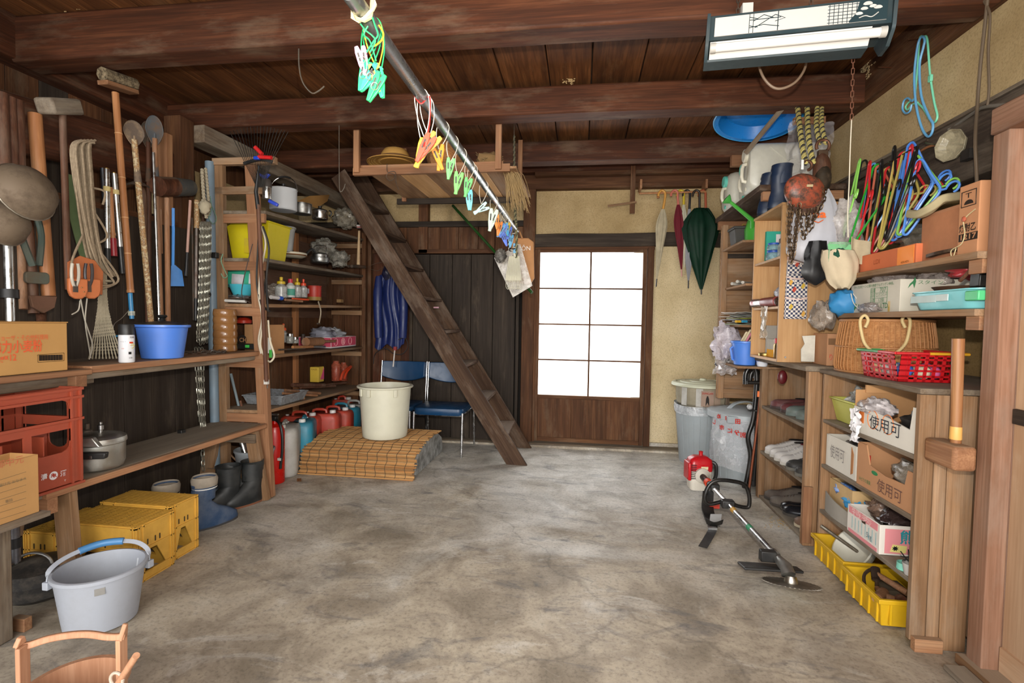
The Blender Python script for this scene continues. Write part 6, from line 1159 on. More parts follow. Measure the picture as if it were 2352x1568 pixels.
# ---- grey pail with canes ----
t = T('pail', 'grey plastic pail with a barcode sticker behind the black boots', 'pail', (-2.22, 3.2, 0)); c = V((-2.225, 3.25, 0)); P('body', B().lathe(shell(.095, .125, .29), 36, c), plast('8f9498', .5, .15), t); P('sticker', B().at(MX(c, 0)).box((.095, -.083, .225), (.03, .002, .06)), ink('1e1e1e'), t)
text('□|', .024, (c.x + .095, c.y - .0850, .225), (1, 0, 0), Yb, ink('d8d8d8'), t)
rod('grey_cane', 'thin grey tube standing in the grey pail', 'tube', at(530, 858, y=3.3), V((-2.2, 3.25, .03)), .009, plast('7c8a90', .4)); rod('steel_tube', 'wide shiny tube with print standing in the grey pail', 'tube', at(548, 985, y=3.25), V((-2.21, 3.22, .03)), .02, alu); rod('rusty_bar', 'rusty bar standing in the grey pail', 'bar', at(552, 920, y=3.28), V((-2.17, 3.24, .03)), .008, metal('7a4c38', .8, .5, m=.2)); rod('brown_stick', 'thin brown stick leaning out to the left of the grey pail', 'stick', at(515, 1030, y=3.2), V((-2.22, 3.22, .1)), .006, WT)
# ---- pail with tall wooden frame, bottom left ----
t = T('handled_pail', 'beige wooden pail with a tall crossbar handle at the bottom left corner', 'pail', (-1.36, 1.18, 0)); bw = wood('beige_varnish_wood', 'b07c5c', 'c99674', 'd8aa88', 1, .4, bump=.08); c = V((-1.30, 1.13, 0))
pa, pb = at(52, 1500, y=1.10), at(279, 1480, y=1.22)
for p, s_ in ((pa, 1), (pb, -1)): board('stave', V((p.x, p.y, .0)), V((p.x, p.y, p.z + .02)), .032, .012, bw, t, up=(1, .2, 0), bev=.002)
board('stave_tip', at(45, 1480, y=1.10), at(48, 1462, y=1.10), .03, .012, bw, t, up=(1, .2, 0), w1=.012); board('stave_tip', at(281, 1466, y=1.22), at(288, 1432, y=1.22), .026, .012, bw, t, up=(1, .2, 0), w1=.008)
cpts = [at(x, y, y=1.10 + .12 * (x - 36) / 250) for x, y in ((36, 1487), (70, 1480), (110, 1467), (160, 1458), (205, 1456), (250, 1462), (288, 1461))]; P('crossbar', B().strip(smooth(cpts, 4), (0, .2, 1), .017, .014), bw, t, bev=.003)
m0 = (pa + pb) / 2; P('tub', B().lathe([(.10, 0), (.105, .01), (.115, .205), (.122, .208), (.122, .216), (.108, .216), (.098, .02), (0, .015)], 40, (m0.x, m0.y, 0)), bw, t)
P('dowel', B().tube([at(272, 1568, y=1.15), at(313, 1505, y=1.12)], .0085, 12), bw, t); P('ring', B().tube(arc(at(268, 1560, y=1.14), .018, 0, 360, 16), .004, 8), plast('c8b4a0', .4), t)
# =================== FAR LEFT SHELVING UNIT ===================
def pb_(px, py, x=-2.2): c = at(px, py, x=x); return c, c.y / 1176
k = T('shelving_unit', 'tall home-made wooden shelving with five loaded shelves in the far left corner', 'shelving', (-2.3, 4.0, 0))
board('post', (-2.05, 3.14, 0), (-2.165, 3.14, 2.22), .075, .045, WO, k, up=(0, 1, 0), bev=.003); board('post', (-2.36, 3.13, 0), (-2.39, 3.13, 2.2), .07, .04, WS, k, up=(0, 1, 0), bev=.003)
bb('top_rail', (-2.42, -1.98), (3.10, 3.14), (2.19, 2.235), WS, k, grain='x'); bb('post', (-2.17, -2.13), (4.86, 4.91), (0, 2.05), WB2, k); bb('post', (-2.55, -2.51), (4.25, 4.30), (0, 1.95), WBAM, k)
SH = [(1.885, 1.985), (1.575, 1.625), (1.275, 1.32), (.935, .91), (.57, .51)]
for i, (a, b_) in enumerate(SH):
    board('shelf', (-2.23, 3.12, a), (-2.33, 4.95, b_), .34, .022, WG if i in (0, 1) else WS, k, bev=.003)
    bb('end_cleat', (-2.5, -2.14), (4.88, 4.91), (b_ - .085, b_ - .04), WS, k, grain='x'); bb('end_cleat', (-2.42, -2.06), (3.115, 3.14), (a - .07, a - .012), WO, k, grain='x')
bb('batten', (-2.42, -2.06), (3.11, 3.135), (2.0, 2.05), WS, k, grain='x'); bb('back_panel', (-2.575, -2.562), (3.2, 4.9), (.25, 1.9), WBK, k, grain='y')
# shelf 1: pots
def pot(label, px, py, r, h, m, lid=None, cat='pot', name='cooking_pot', x=-2.2, c=None):
    if c is None: c, s_ = pb_(px, py, x)
    t = T(name, label, cat, c); P('pot', B().lathe([(0, 0), (r * .93, 0), (r, .008), (r, h), (r * 1.04, h + .002), (r * 1.04, h + .006), (r * .96, h + .006), (r * .93, .01), (0, .008)], 30, c), m, t)
    if lid: P('lid', B().lathe([(r * 1.0, h + .005), (r * .9, h + .014), (r * .2, h + .028), (0, h + .03)], 28, c), lid, t); P('knob', B().lathe([(.012, h + .028), (.016, h + .045), (0, h + .05)], 12, c), black, t)
    return t, c
wh = plast('c4c6c8', .3, .04); alu2 = metal('a9a9a6', .3, .15, '6a6458')
t, c = pot('white enamel pot with a black lid and wire bail on the top shelf', 651, 484, .095, .15, wh, plast('1c1a1a', .3)); bail(t, c, .098, .15, .11, alu, .2, .003, .007, black, tilt=.25)
t = T('thermos_flask', 'steel flask with blue trigger handle hanging before the top shelf', 'flask', at(613, 455, y=3.1)); c = at(613, 457, y=3.1); P('body', B().lathe([(.026, 0), (.028, .005), (.028, .10), (.022, .12), (0, .125)], 20, c), alu, t); P('collar', B().lathe([(.03, 0), (.03, .035), (.024, .05)], 20, c + V((0, 0, .075))), plast('3a3432', .4), t)
bl = plast('1f3fb0', .3); P('trigger', B().prism([(-.03, .01), (.0, -.012), (.035, .02), (.02, .028), (0, .012), (-.035, .03)], .02, c + V((.0, -.02, .13)), (1, 0, 0), (0, 0, 1)), bl, t, bev=.003); P('lower_lever', B().at(MX(at(628, 466, y=3.06), 0, 0, .45)).box((0, 0, 0), (.07, .02, .022)), bl, t, bev=.006)
pot('plain aluminium pot between the white pot and the steel pot', 694, 492, .072, .075, alu2); t, c = pot('shiny steel pot with a black looped handle on the top shelf', 735, 504, .065, .065, metal('c4c0bc', .15, .08), black); P('side_handle', B().tube(arc(c + V((.08, 0, .05)), .022, -90, 90, 8), .006, 8), black, t)
t = T('carton_flap', 'opened brown carton leaning on the top shelf pots', 'box', at(725, 470, x=-2.3)); P('flap', B()._p([at(x, y, x=-2.3) for x, y in ((683, 462), (710, 450), (757, 447), (752, 462), (728, 478))] + [at(x, y, x=-2.31) for x, y in ((683, 462), (710, 450), (757, 447), (752, 462), (728, 478))], [(0, 1, 2, 3, 4), (9, 8, 7, 6, 5)] + [(i, 5 + i, 5 + (i + 1) % 5, (i + 1) % 5) for i in range(5)]), card('b8894e'), t)
bag('clear_bag', 'big clear bag at the far end of the top shelf', 'bag', at(793, 502, x=-2.25), (.10, .12, .09), film('a8a090', .5), amp=.4)
t = T('red_white_box', 'small white box with a red edge at the very end of the top shelf', 'box', at(822, 523, x=-2.15)); P('box_body', B().box(at(824, 520, x=-2.15), (.04, .03, .03)), plast('d8d4d0', .5), t, bev=.002); P('red_band', B().box(at(825, 522, x=-2.145), (.042, .032, .008)), plast('b02a20', .5), t)
t = T('wooden_shaft', 'pale wooden tool handle hanging at the end of the shelving', 'handle', at(824, 608, x=-2.12)); P('handle', B().tube([at(825, 530, x=-2.12), at(823, 608, x=-2.12)], [.010, .017], 10), plast('c8a880', .6, .2), t); S('hammer', 'dark hammer head sticking out below the pale handle', 'tool', B().tube([at(808, 611, x=-2.12), at(838, 613, x=-2.1)], .014, 10), iron)
# shelf 2
t = T('yellow_tub', 'tall bright yellow plastic bin on the second shelf', 'bin', at(575, 578, y=3.35)); c = V((-2.30, 3.42, 1.60)); P('bin_body', B().tray(c, (.26, .22), (.32, .27), .262, .004, .008), plast('c9b80e', .45, .05), t, bev=.004); P('wire_handle', B().tube(smooth([at(519, 520, y=3.26), at(535, 508, y=3.26), at(550, 493, y=3.26)], 4), .003, 5), iron, t); P('label_panel', B().box((-2.27, 3.275, 1.69), (.09, .003, .10)), plast('bfa818', .5), t)
t = T('grey_bin', 'grey tapered plastic bin half behind the yellow bin', 'bin', at(655, 580, x=-2.2)); c, _ = pb_(652, 580, -2.22); P('body', B().lathe(shell(.06, .08, .19), 24, c), plast('8c8c88', .5, .2), t)
t = T('frying_pan', 'cream covered frying pan on the second shelf', 'pan', at(672, 592, x=-2.18)); c, _ = pb_(672, 592, -2.2); P('pan', B().lathe([(.07, 0), (.10, .015), (.105, .035), (.10, .038), (0, .05)], 28, c), plast('b8b09c', .35, .12), t); P('rim', B().lathe([(.104, .014), (.108, .018), (.104, .022)], 28, c), metal('b87a4a', .4), t); P('knob', B().tube([c + V((0, 0, .05)), c + V((-.03, 0, .075))], .01, 8), black, t); P('handle', B().tube(smooth([c + V((.08, .06, .04)), c + V((.10, .1, .08)), c + V((.11, .14, .06))], 4), .009, 8), black, t)
t, c = pot('stacked aluminium kettle-like pans with a square steel handle on the second shelf', 735, 603, .075, .035, alu2, None); P('upper_pan', B().lathe([(.06, .035), (.07, .045), (.07, .065), (.05, .08), (0, .085)], 26, c), alu2, t); P('handle', B().tube(smooth([c + V((-.05, 0, .07)), c + V((-.05, 0, .14)), c + V((.05, 0, .14)), c + V((.05, 0, .07))], 3), .004, 6), alu, t)
bag('clear_bag', 'clear bag over the pans on the second shelf', 'bag', at(745, 570, x=-2.3), (.10, .12, .08), film('b0aca0', .35), amp=.4); bag('clear_bag', 'lumpy clear bag right of the pans on the second shelf', 'bag', at(778, 595, x=-2.22), (.08, .11, .075), film('a8a498', .55), amp=.5)
rod('adjustable_wrench', 'dark wrench poking out at the far end of the second shelf', 'wrench', at(800, 611, x=-2.16), at(828, 613, x=-2.12), .012, iron)
t = T('board_box', 'teal playing set box with printed cards on the third shelf', 'box', at(550, 650, y=3.3)); P('box_body', B().at(MX(at(553, 640, y=3.30), .1, 0, .06)).box((0, 0, 0), (.175, .02, .13)), plast('2fa888', .5, .08), t, bev=.002)
for i, (px, py, w_, h_) in enumerate(((546, 641, .085, .07), (575, 640, .02, .07), (548, 618, .12, .012))): P('print_panel', B().at(MX(at(px, py, y=3.286), .1, 0, .06)).box((0, 0, 0), (w_, .003, h_)), plast('d0ccd0', .6, .25), t)
t = T('turquoise_bowl', 'turquoise plastic bowl on foil on the third shelf', 'bowl', at(555, 678, y=3.25)); c = at(556, 679, y=3.25); P('bowl', B().lathe([(.05, 0), (.055, .006), (.085, .075), (.082, .075), (.052, .01), (0, .008)], 28, c), plast('3fa4b4', .35, .05), t)
t = T('foil_pan', 'crumpled foil on a dark pan under the turquoise bowl', 'pan', at(550, 685, y=3.2)); P('foil', B().ell(at(545, 682, y=3.2), (.07, .05, .016), 20, 10, .5, 6), metal('c0bcbc', .3, .1), t); P('pan', B().lathe([(.06, 0), (.085, .012), (.085, .016), (0, .01)], 24, at(550, 690, y=3.22)), iron, t)
S('white_strip', 'white rounded plastic strip along the front of the third shelf', 'strip', B().tube([at(515, 690, y=3.12), at(565, 692, y=3.12)], .010, 10), plast('c8c4bc')); 
t = T('carton', 'brown carton with a dark round logo on the fourth shelf', 'box', at(565, 795, y=3.3)); c = V((-2.17, 3.36, .938)); P('box_body', B().box(c + V((-.05, 0, .105)), (.20, .16, .21)), card('b4855a'), t, bev=.002); P('logo_disc', B().prism([(.035 * cos(a), .035 * sin(a)) for a in [2 * pi * i / 20 for i in range(20)]], .001, at(556, 780, y=3.278), (1, 0, 0), Yb), ink('2c2420'), t); text('CH', .04, at(558, 781, y=3.275), (1, 0, 0), Yb, ink('b4855a'), t, .05, bold=.02); text('09', .03, at(552, 765, y=3.276), (1, 0, 0), Yb, ink('3a2c24'), t)
t = T('black_box', 'flat black box with green marks before the brown carton', 'box', at(570, 800, y=3.2)); P('box_body', B().box(at(570, 795, y=3.2), (.13, .06, .035)), black, t, bev=.002); P('green_mark', B().box(at(568, 795, y=3.165), (.03, .003, .018)), plast('3fb04a'), t)
S('round_cover', 'red round lid behind the brown carton on the fourth shelf', 'lid', B().lathe([(.05, 0), (.052, .02), (.03, .04), (0, .045)], 24, at(560, 742, y=3.36)), plast('b8301c'))
# bottles
def bottle(label, px, py, r, h, m, cap, capcol, nozzle=False, x=-2.2, lab=None):
    c, s_ = pb_(px, py, x); t = T('bottle', label, 'bottle', c); P('body', B().lathe([(r * .9, 0), (r, .004), (r, h * .68), (r * .45, h * .84), (r * .45, h * .86)], 18, c), m, t)
    cm_ = plast(capcol, .4); P('cap', B().lathe([(r * .7, 0), (r * .7, .018), (r * .25, .026), (r * .28, .05), (0, .055)] if nozzle else [(r * .5, 0), (r * .5, .03), (0, .032)], 16, c + V((0, 0, h * .85))), cm_, t)
    if lab: P('label_band', B().lathe([(r * 1.01, h * .12), (r * 1.01, h * .5)], 18, c), plast(lab, .5), t)
gp = film('c4c4c0', .55, .15)
bottle('clear squeeze bottle with the biggest yellow nozzle on the third shelf', 646, 684, .042, .12, gp, 0, 'd0b020', True); bottle('white bottle with a red cap and teal label on the third shelf', 667, 683, .034, .13, plast('c4c8c4', .4), 0, 'c02a3a', False, lab='4a9c88'); bottle('clear squeeze bottle with a smaller yellow nozzle on the third shelf', 683, 683, .03, .115, gp, 0, 'd0b020', True); bottle('clear squeeze bottle with an orange-red nozzle on the third shelf', 697, 683, .03, .11, gp, 0, 'd84a2a', True)
t, c = pot('red tin can with a white label on the third shelf', 722, 690, .055, .115, plast('a8281a', .35, .1), None, 'can', 'tin_can'); P('label_panel', B().at(MX(c, -.6)).box((.0, -.0555, .075), (.035, .003, .04)), plast('c8ccd4', .5), t); P('stripe', B().lathe([(.0565, .0), (.0565, .03)], 24, c), plast('8a6a2a', .5), t)
bag('clear_bag', 'clear bag left of the squeeze bottles on the third shelf', 'bag', at(628, 668, x=-2.3), (.06, .07, .05), film('a89c90', .4), amp=.4)
t = T('glue_tube', 'white and blue glue tube lying on the third shelf', 'tube', at(635, 685, x=-2.1)); P('tube', B().tube([at(622, 682, x=-2.12), at(640, 684, x=-2.12)], .014, 10), plast('d0ccca'), t); P('cap', B().tube([at(639, 684, x=-2.12), at(647, 685, x=-2.12)], .015, 10), plast('2c5cc0'), t)
rod('orange_saw', 'flat orange tool along the edge of the third shelf', 'tool', at(672, 686, x=-2.12), at(708, 688, x=-2.12), .008, plast('e0552a')); rod('wooden_stick', 'brown wooden stick before the bottles on the third shelf', 'stick', at(655, 688, x=-2.1), at(694, 692, x=-2.1), .009, WT)
t = T('paint_brush', 'flat brush hanging from the third shelf edge by its white strap', 'brush', at(733, 740, x=-2.1)); P('strap', B().strip(smooth([at(731, 692, x=-2.1), at(737, 715, x=-2.1), at(733, 742, x=-2.1)], 4), (0, 1, 0), .015, .003), cloth('b8a890'), t); P('ferrule', B().box(at(732, 743, x=-2.1), (.01, .04, .01)), iron, t)
S('wood_block', 'small notched wood block near the end of the third shelf', 'block', B().box(at(781, 691, x=-2.2), (.04, .06, .03)), plast('8a6a40', .7), bev=.003)
for i, (px, r, h, bc2, lc, lb) in enumerate(((627, .03, .11, 'b8b4b8', '6a2030', 'grey jar with a maroon lid on the fourth shelf'), (641, .035, .12, 'bcc4c0', 'b8903a', 'glass jar with a gold lid on the fourth shelf'), (666, .028, .075, 'a8a8a0', 'a0a0a0', 'small glass jar with a steel lid, left one on the fourth shelf'), (678, .026, .05, 'b0b0a8', 'c8c8c8', 'low glass jar with a bright lid on the fourth shelf'), (696, .018, .075, '3a2018', '1c1412', 'dark little bottle on the fourth shelf'))): c, _ = pb_(px, 788, -2.22); jar(lb, c, r, h, film(bc2, .6) if i != 4 else plast(bc2, .2), plast(lc, .35) if i < 2 or i == 4 else alu, .02)
bottle('squeeze bottle with an orange nozzle on the fourth shelf', 651, 786, .03, .11, gp, 0, 'e05a28', True, -2.3)
t = T('fruit_box', 'pink and white grapefruit box full of grey bags on the fourth shelf', 'box', at(770, 785, x=-2.2)); x0, x1, y0, y1, z0, h = -2.44, -2.14, 4.15, 4.72, .938, .095; P('box_body', B().tray((-2.30, 4.44, z0), (.30, .50), (.30, .50), h, .005), card('d2c8c8', .05), t, bev=.002)
pkk = ink('cc5068'); P('print_panel', B().bx(-2.1495, -2.1485, 4.20, 4.68, z0 + .012, z0 + .092), pkk, t); P('print_panel', B().bx(-2.445, -2.15, 4.1878, 4.1888, z0 + .012, z0 + .09), pkk, t)
for yy in (4.28, 4.42, 4.56): P('slice_print', B().tube(arc((-2.148, yy, z0 + .052), .032, 0, 360, 18, (0, 1, 0), (0, 0, 1)), .002, 4), ink('e8b8b8'), t)
for q in range(6): a = pi * q / 6; P('slice_print', B().tube([V((-2.148, 4.42 - .028 * cos(a), z0 + .052 - .028 * sin(a))), V((-2.148, 4.42 + .028 * cos(a), z0 + .052 + .028 * sin(a)))], .001, 4), ink('e8b8b8'), t)
for i, dy in enumerate((-.12, .08)): bag('plastic_bag', ('grey plastic bag at the left in the grapefruit box', 'pale crumpled bag at the right in the grapefruit box')[i], 'bag', (-2.29, 4.42 + dy, z0 + .115), (.10, .11, .06), plast(('8a8c98', 'aeb0b4')[i], .4), amp=.45)
rod('wooden_mallet', 'stubby wooden mallet lying before the grapefruit box', 'mallet', at(702, 785, x=-2.12), at(738, 784, x=-2.12), .035, WT, [('handle', 1.0, 2.0, .011, WT)]); rod('chisel', 'orange-handled chisel on the fourth shelf edge', 'chisel', at(672, 797, x=-2.1), at(718, 796, x=-2.1), .011, WBAM, [('blade', 1.0, 1.7, .007, steel)])
rod('file', 'thin metal file lying on the fourth shelf', 'file', at(640, 803, x=-2.1), at(700, 800, x=-2.1), .006, iron); t = T('green_brush', 'white and green plastic scraper hanging at the front post', 'scraper', at(620, 815, y=3.05)); P('blade', B().box(at(619, 793, y=3.05), (.018, .01, .10)), plast('c8c8c0'), t); P('grip', B().box(at(622, 812, y=3.05), (.016, .012, .05)), plast('3a9a3c'), t)
# shelf 5
t = T('carton', 'yellow and pink packet box standing on the bottom shelf', 'box', at(727, 877, x=-2.25)); c, _ = pb_(728, 876, -2.27); P('box_body', B().box(c + V((0, 0, .065)), (.08, .09, .13)), plast('c8a83a', .5), t, bev=.002); P('print_panel', B().prism([(-.02, -.05), (.045, .05), (.045, -.05)], .002, c + V((.041, 0, .07)), (0, 1, 0), Yb), plast('c44a70', .5), t); text('KAZE', .018, c + V((-.0, -.0465, .11)), (1, 0, 0), Yb, ink('6a4a1a'), t, .05)
for i, (px, r, h) in enumerate(((772, .045, .19), (789, .042, .18))):
    c, _ = pb_(px, 874, -2.3 + .0 * i); t = T('glass_jar', ('tall glass jar of red peppers on the bottom shelf, left', 'tall glass jar of red peppers on the bottom shelf, right')[i], 'jar', c); P('body', B().lathe([(r * .9, 0), (r, .006), (r, h * .8), (r * .6, h * .92), (r * .6, h)], 20, c), film('c86a50', .45, .08), t); P('contents', B().lathe([(r * .85, .01), (r * .88, h * .68), (0, h * .7)], 16, c), plast('8c2410', .6, .4), t)
t = T('red_rope', 'orange-red plastic twine trailing beside the glass jars', 'twine', at(795, 870, x=-2.2)); P('twine', B().tube(smooth([at(782, 873, x=-2.2), at(788, 855, x=-2.2), at(800, 845, x=-2.2), at(806, 842, x=-2.2), at(796, 855, x=-2.2), at(790, 870, x=-2.2)], 5), .012, 7), plast('c8401c', .4, .2), t)
tl = [(672, 884, 745, 884, .016, WT2, 'dark club-like tool farthest back on the bottom shelf'), (690, 890, 770, 886, .010, WT2, 'thin dark stick at the back of the bottom shelf'), (655, 896, 735, 903, .011, WT, 'pale stick in the middle of the bottom shelf'), (650, 903, 728, 908, .010, WO, 'orange-brown stick in the middle of the bottom shelf'), (655, 912, 678, 915, .014, WT, 'stubby pale handle near the grey tray'), (670, 913, 698, 914, .012, WBAM, 'short varnished handle right of the stubby one'), (700, 888, 800, 878, .008, WT2, 'long thin rod towards the far end of the bottom shelf')]
for a, b_, c_, d, r, m, lb in tl: rod('hand_tool', lb, 'tool', at(a, b_, x=-2.15), at(c_, d, x=-2.12), r, m)
S('grey_tray', 'grey translucent plastic tray at the near end of the bottom shelf', 'tray', B().tray(V((-2.22, 3.5, .578)), (.26, .30), (.30, .34), .07, .004, .006), film('8c9094', .8), bev=.003)
# black cords and rake at the front post
t = T('cable_bundle', 'bundle of black and cream cords hung on the shelving front post', 'cords', at(600, 700, y=3.05))
for pts, cc_ in ((((596, 520), (592, 580), (590, 650), (600, 700)), '1c1a18'), (((604, 520), (618, 570), (612, 640), (616, 715)), '1c1a18'), (((600, 520), (610, 560), (600, 620), (597, 690), (604, 740), (598, 790), (606, 815)), 'c4b8a0'), (((594, 560), (598, 620), (594, 680), (602, 730), (594, 780), (600, 812)), 'b8ac98'), (((616, 735), (620, 780), (630, 815), (622, 830), (615, 828)), 'c8bca4'), (((610, 640), (606, 700), (620, 715)), '181614'), (((580, 560), (560, 640), (556, 680), (575, 695)), '3a2c24')): P('cord', B().tube(smooth([at(x, y, y=3.04) for x, y in pts], 5), .006 if cc_ != '3a2c24' else .003, 7), plast(cc_, .5, .1), t)
P('plug', B().box(at(612, 877, y=3.03), (.026, .02, .028)), plast('c8c4bc'), t); P('pin', B().box(at(614, 888, y=3.03), (.004, .004, .02)), steel, t)
S('cord_hook', 'green curved hook of wire on the shelving left post', 'hook', B().tube(smooth([at(x, y, y=3.05) for x, y in ((512, 583), (508, 600), (518, 625), (522, 634), (514, 638), (508, 628))], 4), .0035, 6), plast('6a8a70', .5))
t = T('leaf_rake', 'leaf rake with a fan of black wire tines hanging upside down at the shelving', 'rake', at(613, 850, y=3.0)); P('handle', B().tube([at(593, 470, y=3.0), at(612, 876, y=3.0)], .012, 10), WT2, t); fm2 = plast('141414', .4); hubp = at(598, 440, y=3.0)
for i in range(18): q = i / 17; e = at(528 + 134 * q, 302 - 12 * sin(pi * q), y=2.98); mid = at(562 + 62 * q, 372 + 4 * sin(pi * q), y=2.99); P('tine', B().tube([at(590 + 14 * q, 430, y=3.0), mid, e], .0018, 5), fm2, t)
P('spreader', B().strip(smooth([at(560, 376, y=2.98), at(585, 368, y=2.98), at(605, 366, y=2.98), at(625, 372, y=2.98)], 4), (0, 0, 1), .018, .012), fm2, t); P('neck', B().tube([at(595, 380, y=3.0), at(588, 440, y=3.0), at(593, 480, y=3.0)], [.006, .012, .013], 8), fm2, t)
t = T('red_blue_clamp', 'red and blue ribbed grip clipped on the leaf rake', 'grip', at(605, 360, y=2.95)); rb_ = plast('c01c20', .3); P('grip', B().tube([at(594, 360, y=2.95), at(624, 362, y=2.95)], .012, 10), rb_, t); P('grip', B().tube([at(586, 338, y=2.95), at(602, 354, y=2.95)], .013, 10), rb_, t); P('blue_part', B().box(at(590, 363, y=2.95), (.035, .02, .02)), bl, t, bev=.003)
# =================== CANS, MAT, BIN, CHAIRS ===================
jr = 'b83a28'; jb = '2a86a0'; jw = 'b4b2ac'
jerry('white kerosene can with a black hose beside it, nearest of the cans', (-2.255, 3.66, .0), R_(-68), jw, 'e0dcd4', .34, .22, .38, 'kerosene cans', op=.4)
jerry('blue kerosene can right behind the nearest white one', (-2.22, 3.88, .0), R_(-70), jb, 'e4e4e0', .28, .17, .38, 'kerosene cans'); jerry('red kerosene can, leftmost of the three red ones', (-2.35, 4.06, .0), R_(10), jr, 'd8d4d0', .32, .17, .38, 'kerosene cans'); jerry('red kerosene can, middle of the three red ones', (-2.25, 4.215, .0), R_(12), jr, 'd8d4d0', .33, .17, .38, 'kerosene cans')
jerry('red kerosene can, rightmost of the three red ones', (-2.22, 4.40, .0), R_(8), jr, 'd8d4d0', .33, .17, .375, 'kerosene cans'); t, M_ = jerry('blue kerosene can with black letters KPT', (-2.24, 4.60, .0), R_(0), jb, 'd8dcdc', .33, .17, .37, 'kerosene cans'); text('KPT', .05, at(786, 955, y=4.50), (1, 0, 0), Yb, ink('16202a'), t, .09)
jerry('grey-white kerosene can behind the KPT can', (-2.2, 4.79, .0), R_(4), 'a8a8a4', 'd4d0c8', .33, .15, .37, 'kerosene cans'); jerry('red kerosene can against the far wall planks', (-2.36, 4.94 - .09, .0), R_(4), jr, 'c8c4c0', .2, .12, .40, 'kerosene cans')
t = T('fire_extinguisher', 'red fire extinguisher with a black hose behind the bench leg', 'extinguisher', (-2.17, 3.42, 0)); c = V((-2.19, 3.43, .0)); P('cylinder', B().lathe([(.065, 0), (.068, .006), (.068, .37), (.055, .41), (.02, .43), (.018, .45)], 28, c), plast('c01408', .25, .03), t)
P('valve', B().box(c + V((0, -.01, .47)), (.05, .04, .03)), black, t, bev=.004); P('lever', B().box(c + V((.0, -.02, .50)), (.08, .02, .01)), steel, t); P('hose', B().tube(smooth([c + V((.02, -.02, .46)), c + V((.07, -.05, .44)), c + V((.095, -.06, .36)), c + V((.095, -.06, .24)), c + V((.085, -.06, .16)), c + V((.082, -.06, .12))], 6), .010, 8), black, t); P('hose_clip', B().box(c + V((.08, -.06, .19)), (.025, .03, .018)), plast('c8c4bc'), t)
# grey stone-like drum under the reed mat
def sm(u, v): return None
t = T('stone_slab', 'grey stone-like slab under the reed mat', 'slab', (-1.7, 4.1, 0)); b = B(); rings = []
for i in range(9):
    x = -2.05 + .82 * i / 8; rings.append([(x + .03 * noise.noise(V((y * 5, i, 0))), y, z) for y, z in [(3.76, .005), (3.75, .06), (3.80, .15), (3.95, .205), (4.15, .215), (4.35, .20), (4.48, .14), (4.52, .06), (4.5, .005)]])
P('slab_body', loft(b, rings), cloth('a6a6a2', .95, .5, '5c5a56', 14, .6), t, ang=60)
rm_ = NT('reed_surface'); _v = rm_.coord((1, 1, 1), False); n_ = rm_.noise(rm_.coord((.6, 60, 60), False), 1.5, 4, .6); rm_.base(rm_.ramp(n_, [(.3, '6c4426'), (.5, 'b5824f'), (.68, 'd3a56c')]), .7, 0, .2); rm_ = rm_.m
t = T('reed_mat', 'tan reed mat laid over the grey slab with its threads showing', 'mat', (-1.7, 3.9, 0)); prof = smooth([(0, 3.635, .006), (0, 3.66, .09), (0, 3.70, .165), (0, 3.80, .212), (0, 3.95, .228), (0, 4.15, .235), (0, 4.35, .225)], 18)
mats = [rm_, plast('a8804e', .7, .3, '6a4424'), plast('8c6840', .7, .3, '6a4424'), plast('bc9664', .7, .3, '7a5430')]
for i, p in enumerate(prof):
    q = i / (len(prof) - 1); xl = -2.115 - .02 * q + uni(-.02, .01); xr = -1.215 + .0 * q + uni(-.012, .02)
    mid = V(((xl + xr) / 2, p.y + uni(-.001, .001), p.z + uni(-.002, .003))); P('reed', B().tube([(xl, p.y + uni(-.003, .003), p.z + uni(-.003, .004)), mid, (xr, p.y + uni(-.003, .003), p.z + uni(-.004, .003))], .0048, 5), mats[(i * 7 + i // 3) % 4], t)
for i in range(11): x = -2.06 + .078 * i; P('thread', B().tube([(x + .006 * sin(j * .3), p.y - .0065, p.z + .0065) for j, p in enumerate(prof)], .0018, 4), plast('4a4438', .8), t)
t = T('large_bin', 'large cream round plastic bin with rim lugs on the reed mat', 'bin', (-1.58, 4.0, .24)); cm2 = plast('d0cdb8', .35, .06); c = V((-1.578, 4.0, .243)); P('body', B().lathe([(0, 0), (.172, 0), (.178, .006), (.182, .05), (.205, .40), (.222, .402), (.226, .41), (.222, .418), (.2, .42), (.195, .40), (.172, .02), (0, .015)], 56, c), cm2, t, ang=50)
for a in (-130, -105, -48): u = V((cos(R_(a)), sin(R_(a)), 0)); P('lug', B().at(Matrix.Translation(c + u * .214 + V((0, 0, .372))) @ Matrix.Rotation(R_(a), 4, 'Z')).box((0, 0, 0), (.014, .028, .058)), cm2, t, bev=.003)
